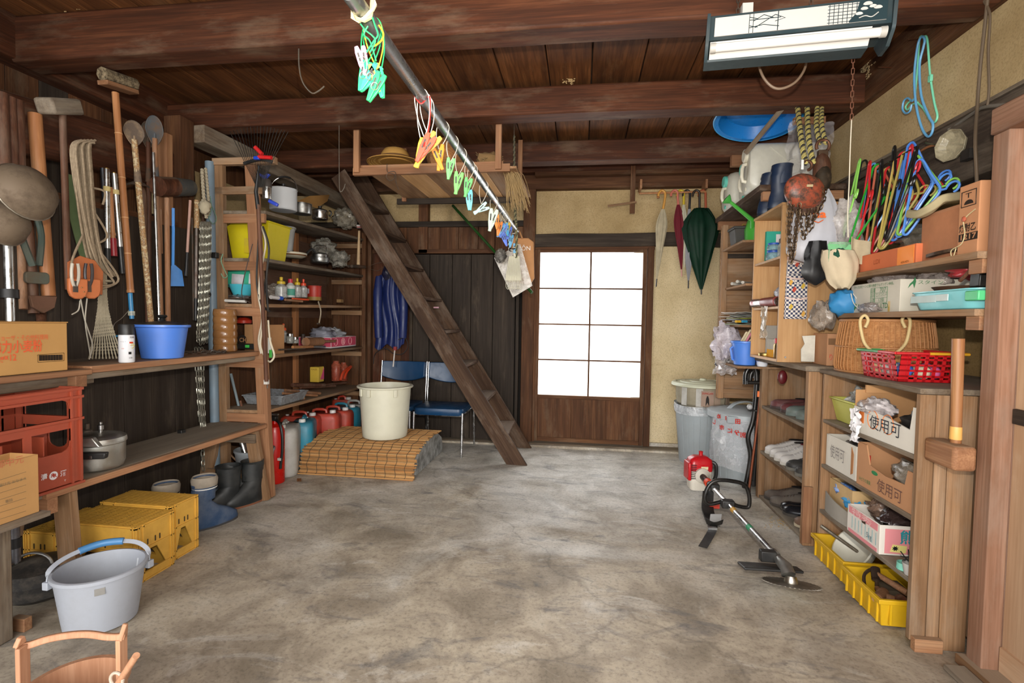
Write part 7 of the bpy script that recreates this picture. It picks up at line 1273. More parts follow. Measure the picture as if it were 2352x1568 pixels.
# ---- chairs ----
navy = plast('123a5e', .3, .08, '3a4a58'); chrome = metal('c8c8c8', .15, .05)
def chair(label, cx, cy, w=.46):
    t = T('chair', label, 'chair', (cx, cy, 0), 'blue chairs under the stairs'); hw = w / 2
    def bk_(u, v):
        x = (u - .5) * (w - .03); zz = .60 + .19 * v - (1 - v) * .0 + (.045 * (2 * abs(u - .5)) ** 2) * (1 - v) ; return (cx + x, cy + .20 + .025 * (1 - (2 * u - 1) ** 2) + .03 * v, zz)
    P('backrest', B().grid(bk_, 14, 6, -.035), navy, t, bev=.006); b = B(); rings = [[(cx + x * k_, cy - .02 + y * k_, z) for x, y in rrect(w - .01, .42, .05, 4)] for z, k_ in ((.36, .97), (.37, 1), (.405, 1), (.418, .985), (.422, .93))]; P('seat', loft(b, rings), navy, t)
    for s_ in (-1, 1):
        P('leg', B().tube(smooth([(cx + s_ * hw, cy + .26, .0), (cx + s_ * hw, cy + .215, .4), (cx + s_ * hw, cy + .235, .6), (cx + s_ * hw, cy + .26, .79)], 4), .0105, 10), chrome, t); P('leg', B().tube([(cx + s_ * (hw - .01), cy - .24, 0), (cx + s_ * (hw - .01), cy - .215, .385)], .0105, 10), chrome, t)
        P('side_rail', B().tube([(cx + s_ * (hw - .01), cy - .21, .372), (cx + s_ * hw, cy + .215, .372)], .009, 8), chrome, t)
    P('front_rail', B().tube([(cx - hw, cy - .21, .36), (cx + hw, cy - .21, .36)], .009, 8), chrome, t)
chair('blue vinyl chair with steel legs under the stairs, right of the pair', -1.235, 4.58); chair('blue vinyl chair with steel legs behind the cream bin, left of the pair', -1.72, 4.60)
# ---- coat ----
t = T('rain_jacket', 'shiny navy rain jacket on a wire hanger on the far wall planks', 'jacket', (-1.87, 4.88, .93)); X = [(862, 622), (930, 622), (931, 700), (930, 790), (862, 790), (860, 700)]
def coat(u, v):
    px = 862 + 66 * u + 4 * sin(v * 7) + (1 - v) * 0; wv = 1 - .16 * max(0, v - .75) / .25; px = 895 + (px - 895) * wv
    py = 797 - 175 * v + 7 * sin(u * 11) * (1 - v) + (12 * abs(u - .5) * 2) * (v > .9); return at(px, py, y=4.86 - .05 * sin(pi * u) - .009 * sin(u * 26 + v * 3) - .01 * sin(u * 13 + 1) - .006 * noise.noise(V((u * 9, v * 6, 2))))
nv = plast('18265a', .38, .02); P('jacket_body', B().grid(coat, 40, 16, .008), nv, t, ang=80)
for s_, a, b_ in ((0, 862, 885), (1, 905, 931)): P('sleeve', B().tube(smooth([at(a + 8 if s_ == 0 else b_ - 8, 635, y=4.81), at(a + 6 if s_ == 0 else b_ - 4, 700, y=4.78), at(a + 8 if s_ == 0 else b_ - 6, 775, y=4.79)], 5), [.03, .035, .04, .045, .045, .045, .043, .042, .04, .04, .038], 12), nv, t)
P('collar', B().ell(at(889, 628, y=4.80), (.05, .04, .07), 16, 12, .3), plast('0e1230', .3), t); P('hanger', B().tube([at(x, y, y=4.85) for x, y in ((845, 612), (860, 606), (885, 600), (889, 608), (868, 622), (850, 618))], .0025, 5, closed=True), iron, t)
t = T('plug_cable', 'black cord with a white and red plug dangling over the chair backs', 'cord', at(900, 830, y=4.8)); P('cord', B().tube(smooth([at(x, y, y=4.80) for x, y in ((858, 835), (862, 812), (885, 800), (905, 812), (925, 812), (937, 795), (930, 775), (915, 780))], 6), .004, 6), black, t); P('plug', B().tube([at(907, 800, y=4.78), at(903, 842, y=4.76)], .007, 8), plast('c8c0b8'), t); P('red_part', B().box(at(908, 800, y=4.77), (.03, .02, .035)), plast('8a1a20'), t)
# ---- ladder stair ----
k = T('ladder_stair', 'steep dark wooden ladder stair rising left to the beams', 'stairs', (-.47, 4.5, 0)); yA, yB = 4.21, 4.80
fa, fb2 = at(1187, 1063, y=yA), at(778, 400, y=yA); fa.z = .004; ga, gb = at(1200, 1010, y=yB), at(822, 400, y=yB); ga.z = .004
def rail(p, q, y): 
    x_, y_, z_ = frame(p, q, (0, 1, 0)); w = .145; tip = V((0.001, 0, 0)); d = z_; b = B(); s_ = w / 2
    # square-cut top, foot cut level with the floor
    n = V((d.z, 0, -d.x)); a0 = p + n * s_; a1 = p - n * s_; a0 = a0 + d * ((.0 - a0.z) / d.z); a1 = a1 + d * ((.0 - a1.z) / d.z); b0, b1 = q + n * s_, q - n * s_
    org = p; loc = [(v - org) for v in (a0, a1, b1, b0)]; vs = []
    for dy in (-.016, .016):
        for v in loc: vs.append((v.dot(n), dy, v.dot(d)))
    b._p(vs, [(0, 1, 2, 3), (7, 6, 5, 4), (0, 4, 5, 1), (1, 5, 6, 2), (2, 6, 7, 3), (3, 7, 4, 0)]); o = _mesh('stringer', b, WL_, V((0, 0, 0)), .003)
    L = org - WL[k.name]; o.matrix_local = Matrix(((n.x, 0, d.x, L.x), (0, 1, 0, L.y), (n.z, 0, d.z, L.z), (0, 0, 0, 1))); o.parent = k; o.matrix_parent_inverse = Matrix.Identity(4); WL[o.name] = V(org); return o
rail(fa, fb2, yA); rail(ga, gb, yB)
for zt in (.245, .53, .815, 1.10, 1.385, 1.67, 1.95, 2.22):
    q = zt / fb2.z; p = fa.lerp(fb2, q); p2 = ga.lerp(gb, zt / gb.z); board('tread', (p.x + .015, yA - .004, zt), (p2.x + .015, yB + .004, zt), .135, .026, WL_, k, bev=.003)
S('pink_clip', 'small pink and green clip left on a stair tread', 'clip', B().box(at(1002, 706, y=4.45), (.045, .02, .012)), plast('c89aa8', .5))
# =================== CEILING-HUNG THINGS ===================
k = T('hanging_shelf', 'wooden slatted shelf hung from the beams with a straw hat on it', 'shelf', (-1.2, 4.2, 2.33)); YA, YB = 3.40, 4.13
nl, nr, fl2, fr2 = at(812, 392, y=YA), at(1172, 380, y=YA), at(918, 463, y=YB), at(1200, 463, y=YB); zN, zF = nl.z, nl.z - .01
board('front_rail', (nl.x, YA, nl.z - .01), (nr.x, YA, nl.z - .005), .03, .05, WO, k); board('rear_rail', (fl2.x - .02, YB, fl2.z), (fr2.x + .02, YB, fl2.z), .03, .045, WD, k)
xx = nl.x + .09; i = 0
while xx < nr.x - .02:
    wd = (.21, .19, .23, .2, .22, .2)[i % 6]; board('slat', (xx + wd / 2, YA - .01, zN - .005), (xx + wd / 2 + .02, YB + .015, fl2.z + .03), wd - .006, .016, WLAM if i % 2 else WS, k); xx += wd; i += 1
for px, dx in ((820, 0), (1146, 0)): p = at(px, 300, y=YA - .02); bb('hanger_post', (p.x - .02, p.x + .02), (YA - .035, YA - .005), (zN - .02, 2.685), WO, k)
p = at(1195, 400, y=4.12); bb('hanger_post', (p.x - .018, p.x + .018), (4.095, 4.115), (at(1195, 463, y=4.12).z, 2.64), WO, k); p = at(930, 458, y=4.12); bb('hanger_post', (p.x - .018, p.x + .018), (4.095, 4.115), (p.z - .02, 2.60), WO, k)
board('front_ledge', (nl.x, YA + .02, zN + .03), (nr.x - .05, YA + .02, zN + .035), .02, .018, WO, k)
straw = NT('woven_straw'); _w = straw.add('ShaderNodeTexWave', bands_direction='Z'); _w.inputs['Scale'].default_value = 90; _w.inputs['Distortion'].default_value = 2; straw.link(straw.coord(rand=False), _w.inputs[0]); straw.base(straw.mix(_w.outputs[0], 'a87838', 'd0a45c'), .75, 0, .2); straw.bump(_w.outputs[0], .5, .003); straw = straw.m
t = T('straw_hat', 'wide-brimmed tan straw hat on the hanging shelf', 'hat', (-1.5, 4.05, 2.37)); c = at(908, 374, y=3.62); P('crown', B().lathe([(.108, 0), (.106, .03), (.10, .06), (.08, .09), (.045, .102), (0, .104)], 40, c), straw, t); P('brim', B().lathe([(.105, .006), (.15, .002), (.20, -.008), (.202, -.004), (.15, .008), (.105, .014)], 40, c), straw, t)
P('vent_band', B().lathe([(.1085, .022), (.104, .040)], 40, c), plast('6a4820', .8), t)
t = T('wicker_bowl', 'brown coiled basket lying on its side behind the laundry pole', 'basket', at(1010, 365, y=4.15)); M_ = Matrix.Translation(at(1020, 362, y=3.80)) @ Matrix.Rotation(-1.2, 4, 'X'); P('body', B().at(M_).lathe([(0, -.11), (.08, -.10), (.125, -.04), (.14, .02), (.143, .03), (.135, .03), (.118, -.03), (.07, -.085), (0, -.095)], 36), WK, t); P('inside', B().at(M_).lathe([(.11, -.03), (0, -.028)], 24), plast('14100c'), t)
t = T('straw_bundle', 'tied bundle of dry straw spilling off the right end of the hanging shelf', 'straw', at(1120, 372, y=4.1)); b = B()
for i in range(90): a = at(1100 + uni(0, 55), 378 - uni(0, 22) * (1 - abs(uni(-1, 1))), y=3.6 + uni(-.1, .1)); b.tube([a, a + V((uni(-.04, .04), uni(-.05, .05), uni(-.02, .03)))], .002, 3)
for i in range(110): q = rnd(); a = at(1135 + 40 * q, 378 + 8 * q, y=3.45 + uni(0, .15)); b.tube(smooth([a, a + V((.06 + uni(-.02, .03), 0, -.05)), a + V((.12 + uni(-.04, .03), uni(-.04, .04), -.20 - uni(0, .12)))], 3), .0022, 3)
P('straws', b, plast('a08458', .8, .3), t, kind='stuff'); P('core', B().ell(at(1122, 368, y=3.6), (.09, .08, .05), 16, 10, .3), plast('8a6a40', .9), t)
t = T('wire_loop', 'thin rusty wire loop hanging under the hat', 'wire', at(900, 410, y=3.9)); P('wire', B().tube(smooth([at(x, y, y=3.37) for x, y in ((889, 376), (890, 395), (905, 400), (905, 410), (895, 415), (887, 405), (895, 395), (908, 396), (910, 420), (916, 435))], 5), .0022, 5), iron, t)
def wire(label, pts, y, r=.0035): t = T('wire_hook', label, 'hook', at(*pts[0], y=y)); P('wire', B().tube(smooth([at(a, b_, y=y) for a, b_ in pts], 5), r, 6), metal('8c8478', .5, .3), t)
wire('large bent grey wire hook hanging from the front beam', ((680, 90), (686, 96), (687, 150), (695, 188), (715, 213), (730, 210), (745, 198)), 2.3, .0035); wire('long straight wire hook hanging beside the ladder top', ((779, 288), (779, 350), (780, 430), (784, 440), (790, 432), (793, 422)), 3.25, .0028)
wire('thin straight wire hanging at the right of the hanging shelf', ((1181, 270), (1181, 330), (1183, 400), (1184, 470)), 3.6, .002)
# ---- laundry pole ----
p0 = at(800, -20, y=.92); p1 = at(1186, 530, y=3.75); pdir = (p1 - p0); t = T('laundry_pole', 'long steel laundry pole running from the camera to the far wall', 'pole', p1); P('pole_tube', B().tube([p0, p1], .0165, 20), metal('8f9294', .25, .25, '5c5a54', .9), t); P('end_cap', B().tube([p1, p1 + pdir.normalized() * .02], .0185, 16), black, t)
def onpole(px):   # point of the pole above a picture column
    lo, hi = 0., 1.
    for _ in range(30):
        m = (lo + hi) / 2; q = ROT.transposed() @ (p0.lerp(p1, m) - CAM)
        if CX_ + F_ * q.x / q.z < px: lo = m
        else: hi = m
    return p0.lerp(p1, lo)
t = T('hanging_rope', 'yellow and white rope holding the near end of the laundry pole', 'rope', onpole(833)); q = onpole(833)
rope(t, smooth([q + V((-.018, 0, .012)), q + V((-.012, -.01, -.018)), q + V((.012, -.01, -.02)), q + V((.022, 0, .01)), q + V((.02, .0, .06)), q + V((.022, .02, .30)), q + V((.03, .25, .66))], 3), .006, [plast('c8bc94', .8), plast('b0a070', .8)], 14, 'strand', 60)
t = T('hanging_rope', 'green-grey twisted rope holding the far end of the laundry pole', 'rope', onpole(1183)); q = onpole(1183); rope(t, [at(1186, 592, y=3.74), q + V((.012, -.01, 0)), at(1184, 500, y=3.76), at(1182, 430, y=3.9), at(1181, 270, y=4.2)], .010, [plast('4a4c38', .8), plast('8a8460', .8)], 26, 'strand', 80)
t = T('hanging_rope', 'black and white cord knotted below the far end of the laundry pole', 'rope', at(1170, 560, y=3.72)); rope(t, [at(1185, 532, y=3.72), at(1170, 550, y=3.70), at(1172, 575, y=3.70), at(1190, 560, y=3.7)], .008, [black, plast('b8b4a8', .7)], 8, 'strand', 40)
def peg(label, px, py, a, L, col, px0=None, cord='c8c4bc', y=None, split=.35, group=None, r=.0013):
    q = onpole(px0 or px); y = q.y if y is None else y; c = at(px, py, y=y); t = T('clothes_peg', label, 'peg', c, group); m = plast(col, .35, .03); kx = .35; w = L * .2
    for s_ in (-1, 1):
        M_ = Matrix.Translation(c) @ Matrix.Rotation(R_(a) + s_ * split * .5, 4, 'Y'); b = B().at(M_); b.prism([(-w * .28, -L * .5), (w * .28, -L * .5), (w * .5, -L * .1), (w * .5, L * .3), (w * .3, L * .5), (-w * .3, L * .5), (-w * .5, L * .3), (-w * .5, -L * .1)], w * .4, (s_ * w * .28, s_ * .002, 0)); P('half', b, m, t, bev=.0012)
        P('slot', B().at(M_).prism(rrect(w * .3, L * .3, w * .1, 2), w * .43, (s_ * w * .28, s_ * .002, L * .12)), plast('3c3c38', .7), t)
    P('spring', B().at(Matrix.Translation(c)).tube(arc((0, -.004, 0), w * .6, 0, 360, 12), .0009, 5, closed=True), wm, t)
    if cord:
        tp = c + V((0, 0, L * .3)); s1 = q + V((-.019, 0, 0)); s2 = q + V((.019, 0, 0))
        P('cord', B().tube(smooth([tp, tp.lerp(s1, .5) + V((-.006, 0, 0)), s1, q + V((0, 0, .019)), s2, tp.lerp(s2, .5) + V((.008, 0, 0)), tp + V((.002, 0, 0))], 6), r, 5), cloth(cord, .9, .1), t)
# near bunch
for (px, py, a, col, lb, cd_) in ((836, 175, 15, '22ac66', 'green peg, left in the near bunch on the pole', '1f9a5a'), (851, 178, 38, '2cb474', 'green peg tilted to the right in the near bunch', '1f9a5a'), (872, 190, -12, '28b06c', 'green peg, right in the near bunch on the pole', '1f9a5a'), (862, 200, 28, '1ca658', 'green peg lowest behind the others in the near bunch', None), (833, 140, -12, 'd8a0c0', 'pink and white peg at the top of the near bunch', None), (866, 180, -15, 'd8b048', 'pale yellow peg between the green ones of the near bunch', 'c8a030')): peg(lb, px, py, a, .062, col, 856, cd_, .99 + .012 * (px % 3), .22)
t = T('green_string', 'tangle of green cord wound round the pole above the near pegs', 'cord', onpole(850))
for pts in (((828, 55), (840, 70), (855, 82), (862, 95), (850, 120)), ((855, 40), (862, 60), (868, 80), (858, 95), (842, 120)), ((845, 60), (836, 80), (850, 95), (864, 140))): P('cord', B().tube(smooth([at(x, y, y=.98) for x, y in pts], 6), .0016, 5), plast('1f9a5a', .4), t)
S('rubber_loop', 'yellow rubber loop on the pole beside the green cord', 'cord', B().tube(smooth([at(x, y, y=.99) for x, y in ((870, 58), (880, 75), (878, 90), (866, 102), (853, 108))], 5), .0017, 5), plast('c8a020', .4))
for (px, py, a, col, lb, p0_, s_) in ((968, 352, 22, 'dcae30', 'yellow peg lowest in the second bunch on the pole', 975, .4), (975, 340, 32, 'd04a30', 'red peg in the second bunch on the pole', 968, .3), (985, 335, 40, 'd8b040', 'yellow peg behind the red one in the second bunch', 980, .35)): peg(lb, px, py, a, .085, col, p0_, 'c8c4bc', None, s_)
S('red_string', 'red cord wound on the pole at the second bunch of pegs', 'cord', B().tube(smooth([onpole(968) + V((-.02, 0, 0)), onpole(968) + V((0, 0, -.022)), onpole(970) + V((.021, 0, 0)), onpole(970) + V((.02, 0, -.08)), onpole(966) + V((.01, 0, -.14))], 5), .0022, 5), plast('b8201c'))
for (px, py, a, col, lb, L, p0_, s_) in ((1008, 361, -8, 'e08018', 'orange peg hanging alone on a white cord', .085, 1018, .6), (1033, 387, 8, '6ab868', 'first green translucent peg after the orange one', .075, 1040, .3), (1051, 420, 10, '6cb45c', 'second green translucent peg after the orange one', .085, 1060, .35), (1073, 430, 12, '5cb060', 'third green translucent peg, beside the aqua one', .080, 1080, .35), (1078, 459, -3, '6cc0cc', 'aqua peg hanging lowest after the green ones', .085, 1086, .15), (1105, 480, 60, 'a8d0c8', 'pale aqua peg hanging sideways', .08, 1112, .5), (1130, 505, 12, 'b8ccb8', 'pale green peg hanging alone before the blue bunch', .12, 1135, .3)): peg(lb, px, py, a, L, col, p0_, s_ and 'c4bcac', None, s_)
cols = ['d88020', 'd87818', '5a9ad0', '4a74d0', '5a80d8', '4a6ccc', '3f9cc8', 'c8a820', '4a70d0', '58a0c8']
for i in range(10): peg(['orange peg farthest left in the dense bunch at the pole end', 'darker orange peg in the dense bunch at the pole end', 'pale blue peg beside the orange ones in the dense bunch', 'royal blue peg in the middle of the dense bunch', 'bright blue peg hanging in the middle of the dense bunch', 'deep blue peg low in the dense bunch', 'teal blue peg at the right of the dense bunch', 'yellow peg at the right of the dense bunch', 'blue peg right beside the yellow one in the dense bunch', 'light blue peg farthest right in the dense bunch'][i], 1141 + 3.6 * i + uni(-2, 2), 537 + uni(-18, 14) + (-12 if i < 2 else 6), uni(-25, 25), .085, cols[i], 1148 + 2.5 * i, 'b8b0a0', None, .25, 'pegs in the dense bunch at the pole end')
# bags at the end
t = T('paper_bag', 'brown paper bag printed DON hanging behind the pole end', 'bag', at(1200, 600, y=3.85)); P('bag_body', B().prism([tuple(v) for v in ((-.11, -.13), (.07, -.15), (.10, -.10), (.09, .17), (.05, .20), (-.07, .20))], .03, at(1198, 608, y=3.88)), card('b8865a'), t, bev=.006); text('DŌN', .045, at(1203, 571, y=3.86), (1, 0, .05), Yb, ink('e0dcd4'), t, .10); P('bag_strap', B().tube(smooth([at(1182, 548, y=3.86), at(1190, 528, y=3.86), at(1200, 548, y=3.86)], 5), .006, 6), card('b8865a'), t)
t = T('clear_sleeve', 'clear plastic sleeve hanging slanted behind the string bundle', 'bag', at(1180, 640, y=3.8)); P('sleeve', B()._p([at(x, y, y=3.80) for x, y in ((1135, 592), (1195, 560), (1223, 656), (1178, 683))] + [at(x, y, y=3.79) for x, y in ((1135, 592), (1195, 560), (1223, 656), (1178, 683))], [(0, 1, 2, 3), (7, 6, 5, 4), (0, 4, 5, 1), (1, 5, 6, 2), (2, 6, 7, 3), (3, 7, 4, 0)]), film('c8c0b4', .45), t)
t = T('string_bundle', 'white hank of strings tied with a blue peg at the pole end', 'string', at(1182, 660, y=3.72)); b = B(); wst = cloth('d0ccb8', .9, .1)
for i in range(26): q = i / 25; x0, x1 = 1170 + 22 * q, 1161 + 36 * q; b.tube([at(x0, 588, y=3.74), at((x0 + x1) / 2, 615, y=3.725 + .01 * (i % 3)), at(x1, 644, y=3.73)], .0035, 4); 
for i in range(9): q = i / 8; x0 = 1163 + 30 * q; b.tube(smooth([at(x0, 644, y=3.73), at(x0 - 1, 658, y=3.73), at(x0 + 4, 664, y=3.73), at(x0 + 7, 656, y=3.73), at(x0 + 6, 644, y=3.73)], 3), .0018, 4)
P('strings', b, wst, t, kind='stuff'); P('blue_peg', B().box(at(1182, 570, y=3.72), (.02, .012, .07)), plast('5aa0c8'), t); P('tie', B().tube([at(1180, 575, y=3.73), at(1183, 590, y=3.73)], .01, 8), wst, t)
bag('mesh_scrubber', 'round grey metal scrubbing pad hanging at the pole end', 'scrubber', at(1150, 587, y=3.72), (.042, .03, .05), metal('8c8880', .45, .5, '3c3834', .6), amp=.3, fr=9)
rod('green_bamboo_pole', 'green plastic-coated garden pole slanting down behind the hanging shelf', 'pole', at(1040, 472, y=4.6), at(1222, 672, y=3.95), .012, plast('1f4a1c', .35, .1))
# =================== FLUORESCENT LIGHT ===================
t = T('fluorescent_light', 'hanging fluorescent light with a teal-edged panel of pine and lattice prints', 'light', at(1840, 60, y=2.25)); A = at(1626, 93, y=2.15); Bp = at(2052, 50, y=2.04); X = (Bp - A); LL = X.length; X.normalize(); Z = V((0, 0, 1)); Z = (Z - X * X.dot(Z)).normalized(); N = X.cross(Z) * -1
if N.y > 0: N = -N
def fx(pr, nm, m, x0=0, x1=None, lb=None, bev=0):
    x1 = LL if x1 is None else x1; b = B(); a = [A + X * x0 - N * n + Z * z for n, z in pr]; c = [A + X * x1 - N * n + Z * z for n, z in pr]; k_ = len(pr)
    b._p(a + c, [tuple(range(k_)), tuple(range(2 * k_ - 1, k_ - 1, -1))] + [(i, i + k_, k_ + (i + 1) % k_, (i + 1) % k_) for i in range(k_)]); return P(nm, b, m, t, bev)
wht = plast('c9c6c0', .4, .05); tealm = plast('23353a', .45, .1)
fx([(.004, 0), (.012, .098), (.165, .098), (.175, 0)], 'housing', tealm); fx([(-.001, .012), (.005, .086), (.008, .086), (.003, .012)], 'front_panel', wht, .022, LL - .022)
fx([(.012, -.002), (.050, -.056), (.125, -.056), (.172, -.002)], 'reflector', wht, .01, LL - .06); fx([(.046, -.054), (.050, -.061), (.125, -.061), (.129, -.054)], 'lower_edge', tealm, 0, LL - .06)
for x0 in (-.008, LL - .004): fx([(-.006, -.01), (-.006, .10), (.175, .10), (.18, -.005), (.12, -.063), (.046, -.063), (.0, -.025)], 'end_cap', tealm, x0, x0 + .012)
tube = NT('fluorescent_tube').base('e0ded8', .25); P('tube', B().tube([A + X * .03 + N * -.012 - Z * .026, A + X * (LL - .035) - N * .012 - Z * .026], .0165, 20), tube, t)
for a in (.012, LL - .035): P('socket', B().tube([A + X * a - N * .012 - Z * .026, A + X * (a + .02) - N * .012 - Z * .026], .019, 16), plast('b8b4ac'), t)
ti = ink('23353a'); FO = lambda u, v: A + X * u + Z * (.012 + v) + N * .0015 - N * (.006 * v / .074)
def fl_line(pts, r=.0011): P('print_line', B().tube([FO(u, v) for u, v in pts], r, 4), ti, t)
k0 = .235 * LL; S_ = LL / .96
for u in (k0, k0 + .014): fl_line([(u, 0), (u, .074)])
fl_line([(k0 + .1, .0), (k0 + .1, .074)], .0016)
for pts in (((k0, .05), (k0 + .11, .05)), ((k0, .062), (k0 + .03, .052)), ((k0 + .015, .045), (k0 + .05, .066), (k0 + .085, .05)), ((k0 + .02, .018), (k0 + .09, .062)), ((k0 + .0, .02), (k0 + .05, .028), (k0 + .105, .016)), ((k0 + .0, .028), (k0 + .03, .02)), ((k0 + .09, .062), (k0 + .125, .045), (k0 + .09, .036))): fl_line(pts, .0014)
g0 = .665 * LL
for i in range(8): fl_line([(g0 + .0145 * i + .004, .0 if i < 6 else .02), (g0 + .0145 * i + .004, .074)])
for j in range(6): fl_line([(g0 - .002, .006 + .0125 * j), (g0 + .112 - (.02 if j < 2 else 0), .006 + .0125 * j)])
P('print_panel', B().prism([(0, 0), (.118, 0), (.118, .074), (.03, .074), (.02, .03), (0, .006)], .001, FO(LL - .022 - .118, 0) + N * .0006, X, Z), ti, t)
wi2 = plast('c9c6c0', .5)
for cu, cv, s_ in ((.055, .058, 1), (.072, .048, .8), (.045, .042, .8), (.030, .026, .8), (.088, .042, .9)): P('pine_print', B().prism([(cu + .015 * s_ * cos(R_(a)), cv + .010 * s_ * sin(R_(a))) for a in range(0, 181, 20)] + [(cu - .008 * s_, cv - .003), (cu + .008 * s_, cv - .003)], .001, FO(LL - .14, 0) + N * .0022, X, Z), wi2, t)
P('pine_print', B().tube(smooth([FO(LL - .14 + a, 0) + Z * c_ + N * .003 for a, c_ in ((.03, .012), (.05, .018), (.07, .012), (.09, .026))], 4), .0018, 4), wi2, t)
for a in (.11, LL - .25): c = A + X * a - N * .09 + Z * .098; P('hanging_chain', chainmesh(B(), [c, V((c.x, c.y, 2.68))], .03, .012, .002), iron, t, kind='stuff')
P('bracket', B().box(A + X * .14 - N * .08 + Z * .13, (.04, .03, .07)), wht, t)
t = T('pull_chain', 'rusty pull chain with a long white cord under the light', 'chain', at(1950, 560, y=2.2)); c = at(1961, 85, y=2.2); e = at(1956, 275, y=2.2); P('links', chainmesh(B(), [c, e], .026, .010, .0016), metal('7a4c38', .7, .5, m=.4), t, kind='stuff'); P('cord', B().tube(smooth([e, at(1953, 340, y=2.2), at(1950, 430, y=2.2), at(1947, 490, y=2.2), at(1948, 545, y=2.2)], 5), .0022, 5), cloth('c8bca8'), t)
t = T('power_cable', 'grey-brown cable looping down below the fluorescent light', 'cable', at(1795, 200, y=2.35)); P('cable', B().tube(smooth([at(x, y, y=2.40) for x, y in ((1741, 118), (1743, 150), (1755, 180), (1775, 200), (1797, 203), (1825, 190), (1845, 165), (1852, 140), (1849, 108))], 5), .0055, 8), plast('7c6652', .5), t)
S('bent_wire', 'bent grey wire on the plate above the wall hangers', 'wire', B().tube(smooth([at(x, y, x=1.55) for x, y in ((2198, -5), (2205, 8), (2215, 10), (2228, -2))], 4), .0035, 6), iron)
for i, (px, py, yy) in enumerate(((1310, 185, 3.2), (165, 15, 2.25))):
    b = B(); c = at(px, py, y=yy)
    for q in range(46): u, v = random.gauss(0, .016), random.gauss(0, .009); b.box(c + V((u * (2 if i else 1), -.004 * rnd(), v)), (uni(.003, .014), .003, uni(.002, .007)))
    P('plaster_smear', b, plast('b09468', .9), ce)
b = B()
for q in range(120): c = at(1985 + random.gauss(0, 7), 150 + random.gauss(0, 12), x=1.566); b.box(c, (.003, uni(.004, .02), uni(.003, .01)))
P('plaster_smear', b, plast('b8a078', .9), ce)
# =================== FAR WALL THINGS ===================
t = T('wooden_bracket', 'small L-shaped wooden bracket hanging from the ledge above the glazed door', 'bracket', at(1455, 490, y=4.75)); p = at(1452, 490, y=4.78); bb('upright', (p.x - .022, p.x + .022), (4.77, 4.79), (p.z, 2.62), WB2, t); board('arm', at(1396, 473, y=4.76), at(1462, 464, y=4.76), .02, .018, WS, t)
t = T('umbrella_rail', 'thin bamboo rail for hanging umbrellas under the girt', 'rail', (.85, 4.88, 2.37)); P('rail', B().tube([at(1468, 444, y=4.78), at(1622, 440, y=4.78)], .009, 10), WBAM, t); P('end_knob', B().tube([at(1511, 441, y=4.83), at(1512, 455, y=4.83)], .012, 8), WBAM, t)
for px in (1470, 1618): p = at(px, 430, y=4.86); bb('cleat', (p.x - .01, p.x + .01), (4.77, 4.93), (p.z - .03, p.z + .05), WO, t)
def umbrella(label, px, ytip, ycan, wmax, qmax, col, hcol, yy, tipcol='3a3434', dx=0, pat=None):
    top = at(px, 440, y=yy); tip = at(px + dx, ytip, y=yy); t = T('umbrella', label, 'umbrella', tip); hm = plast(hcol, .35, .05); c0 = at(px + dx * .2, ycan, y=yy)
    P('handle', B().tube(smooth([top + V((-.055, 0, -.04)), top + V((-.05, 0, -.01)), top + V((-.025, 0, .012)), top + V((.0, 0, -.005)), top + V((.004, 0, -.05)), c0], 5), .0105, 10), hm, t)
    rings = []; n = 32; ax = tip - c0
    for i in range(13):
        q = i / 12; w_ = wmax * (.28 + .72 * sin(min(1, q / qmax) * pi / 2)) if q < qmax else wmax * (1 - (q - qmax) / (1.0 - qmax) * .93)
        if q > .92: w_ = min(w_, .012)
        p = c0 + ax * q * .94; rings.append([p + V((w_ * (1 + .16 * cos(8 * 2 * pi * k / n + q * 1.5)) * cos(2 * pi * k / n), .6 * w_ * (1 + .2 * cos(8 * 2 * pi * k / n)) * sin(2 * pi * k / n), 0)) for k in range(n)])
    P('canopy', loft(B(), rings), col, t, ang=70); P('tip', B().tube([c0 + ax * .9, tip], .006, 8), plast(tipcol, .3), t); return t
umbrella('white long umbrella with a curved wooden handle, leftmost', 1527, 658, 480, .045, .25, cloth('b3a78c', .8, .25), 'c89040', 4.775, '2a2624', -20); umbrella('dark red umbrella with a checked lower part and pink handle', 1556, 635, 470, .042, .3, cloth('6a1a26', .7, .3), 'c06a5a', 4.78, 'c08a80', 10)
umbrella('thin shiny gold-white umbrella with a yellow handle', 1570, 630, 470, .028, .3, plast('b8b49c', .3, .25), 'c0a818', 4.785, 'a89a70', 2); umbrella('grey folded umbrella with a black handle', 1584, 662, 480, .035, .6, cloth('8c8c90', .7, .2), '18181a', 4.785, '1c1c1e', -3); umbrella('wide dark green umbrella, largest of the row', 1606, 676, 478, .145, .28, cloth('0e3020', .6, .3, '061810'), '2a2018', 4.765, '2a2624', 5); umbrella('dark green umbrella end behind the wide green one, with a coppery handle', 1620, 600, 478, .085, .4, cloth('0c2a1c', .6, .3, '061810'), 'a04a28', 4.79, '2a2624', 6)
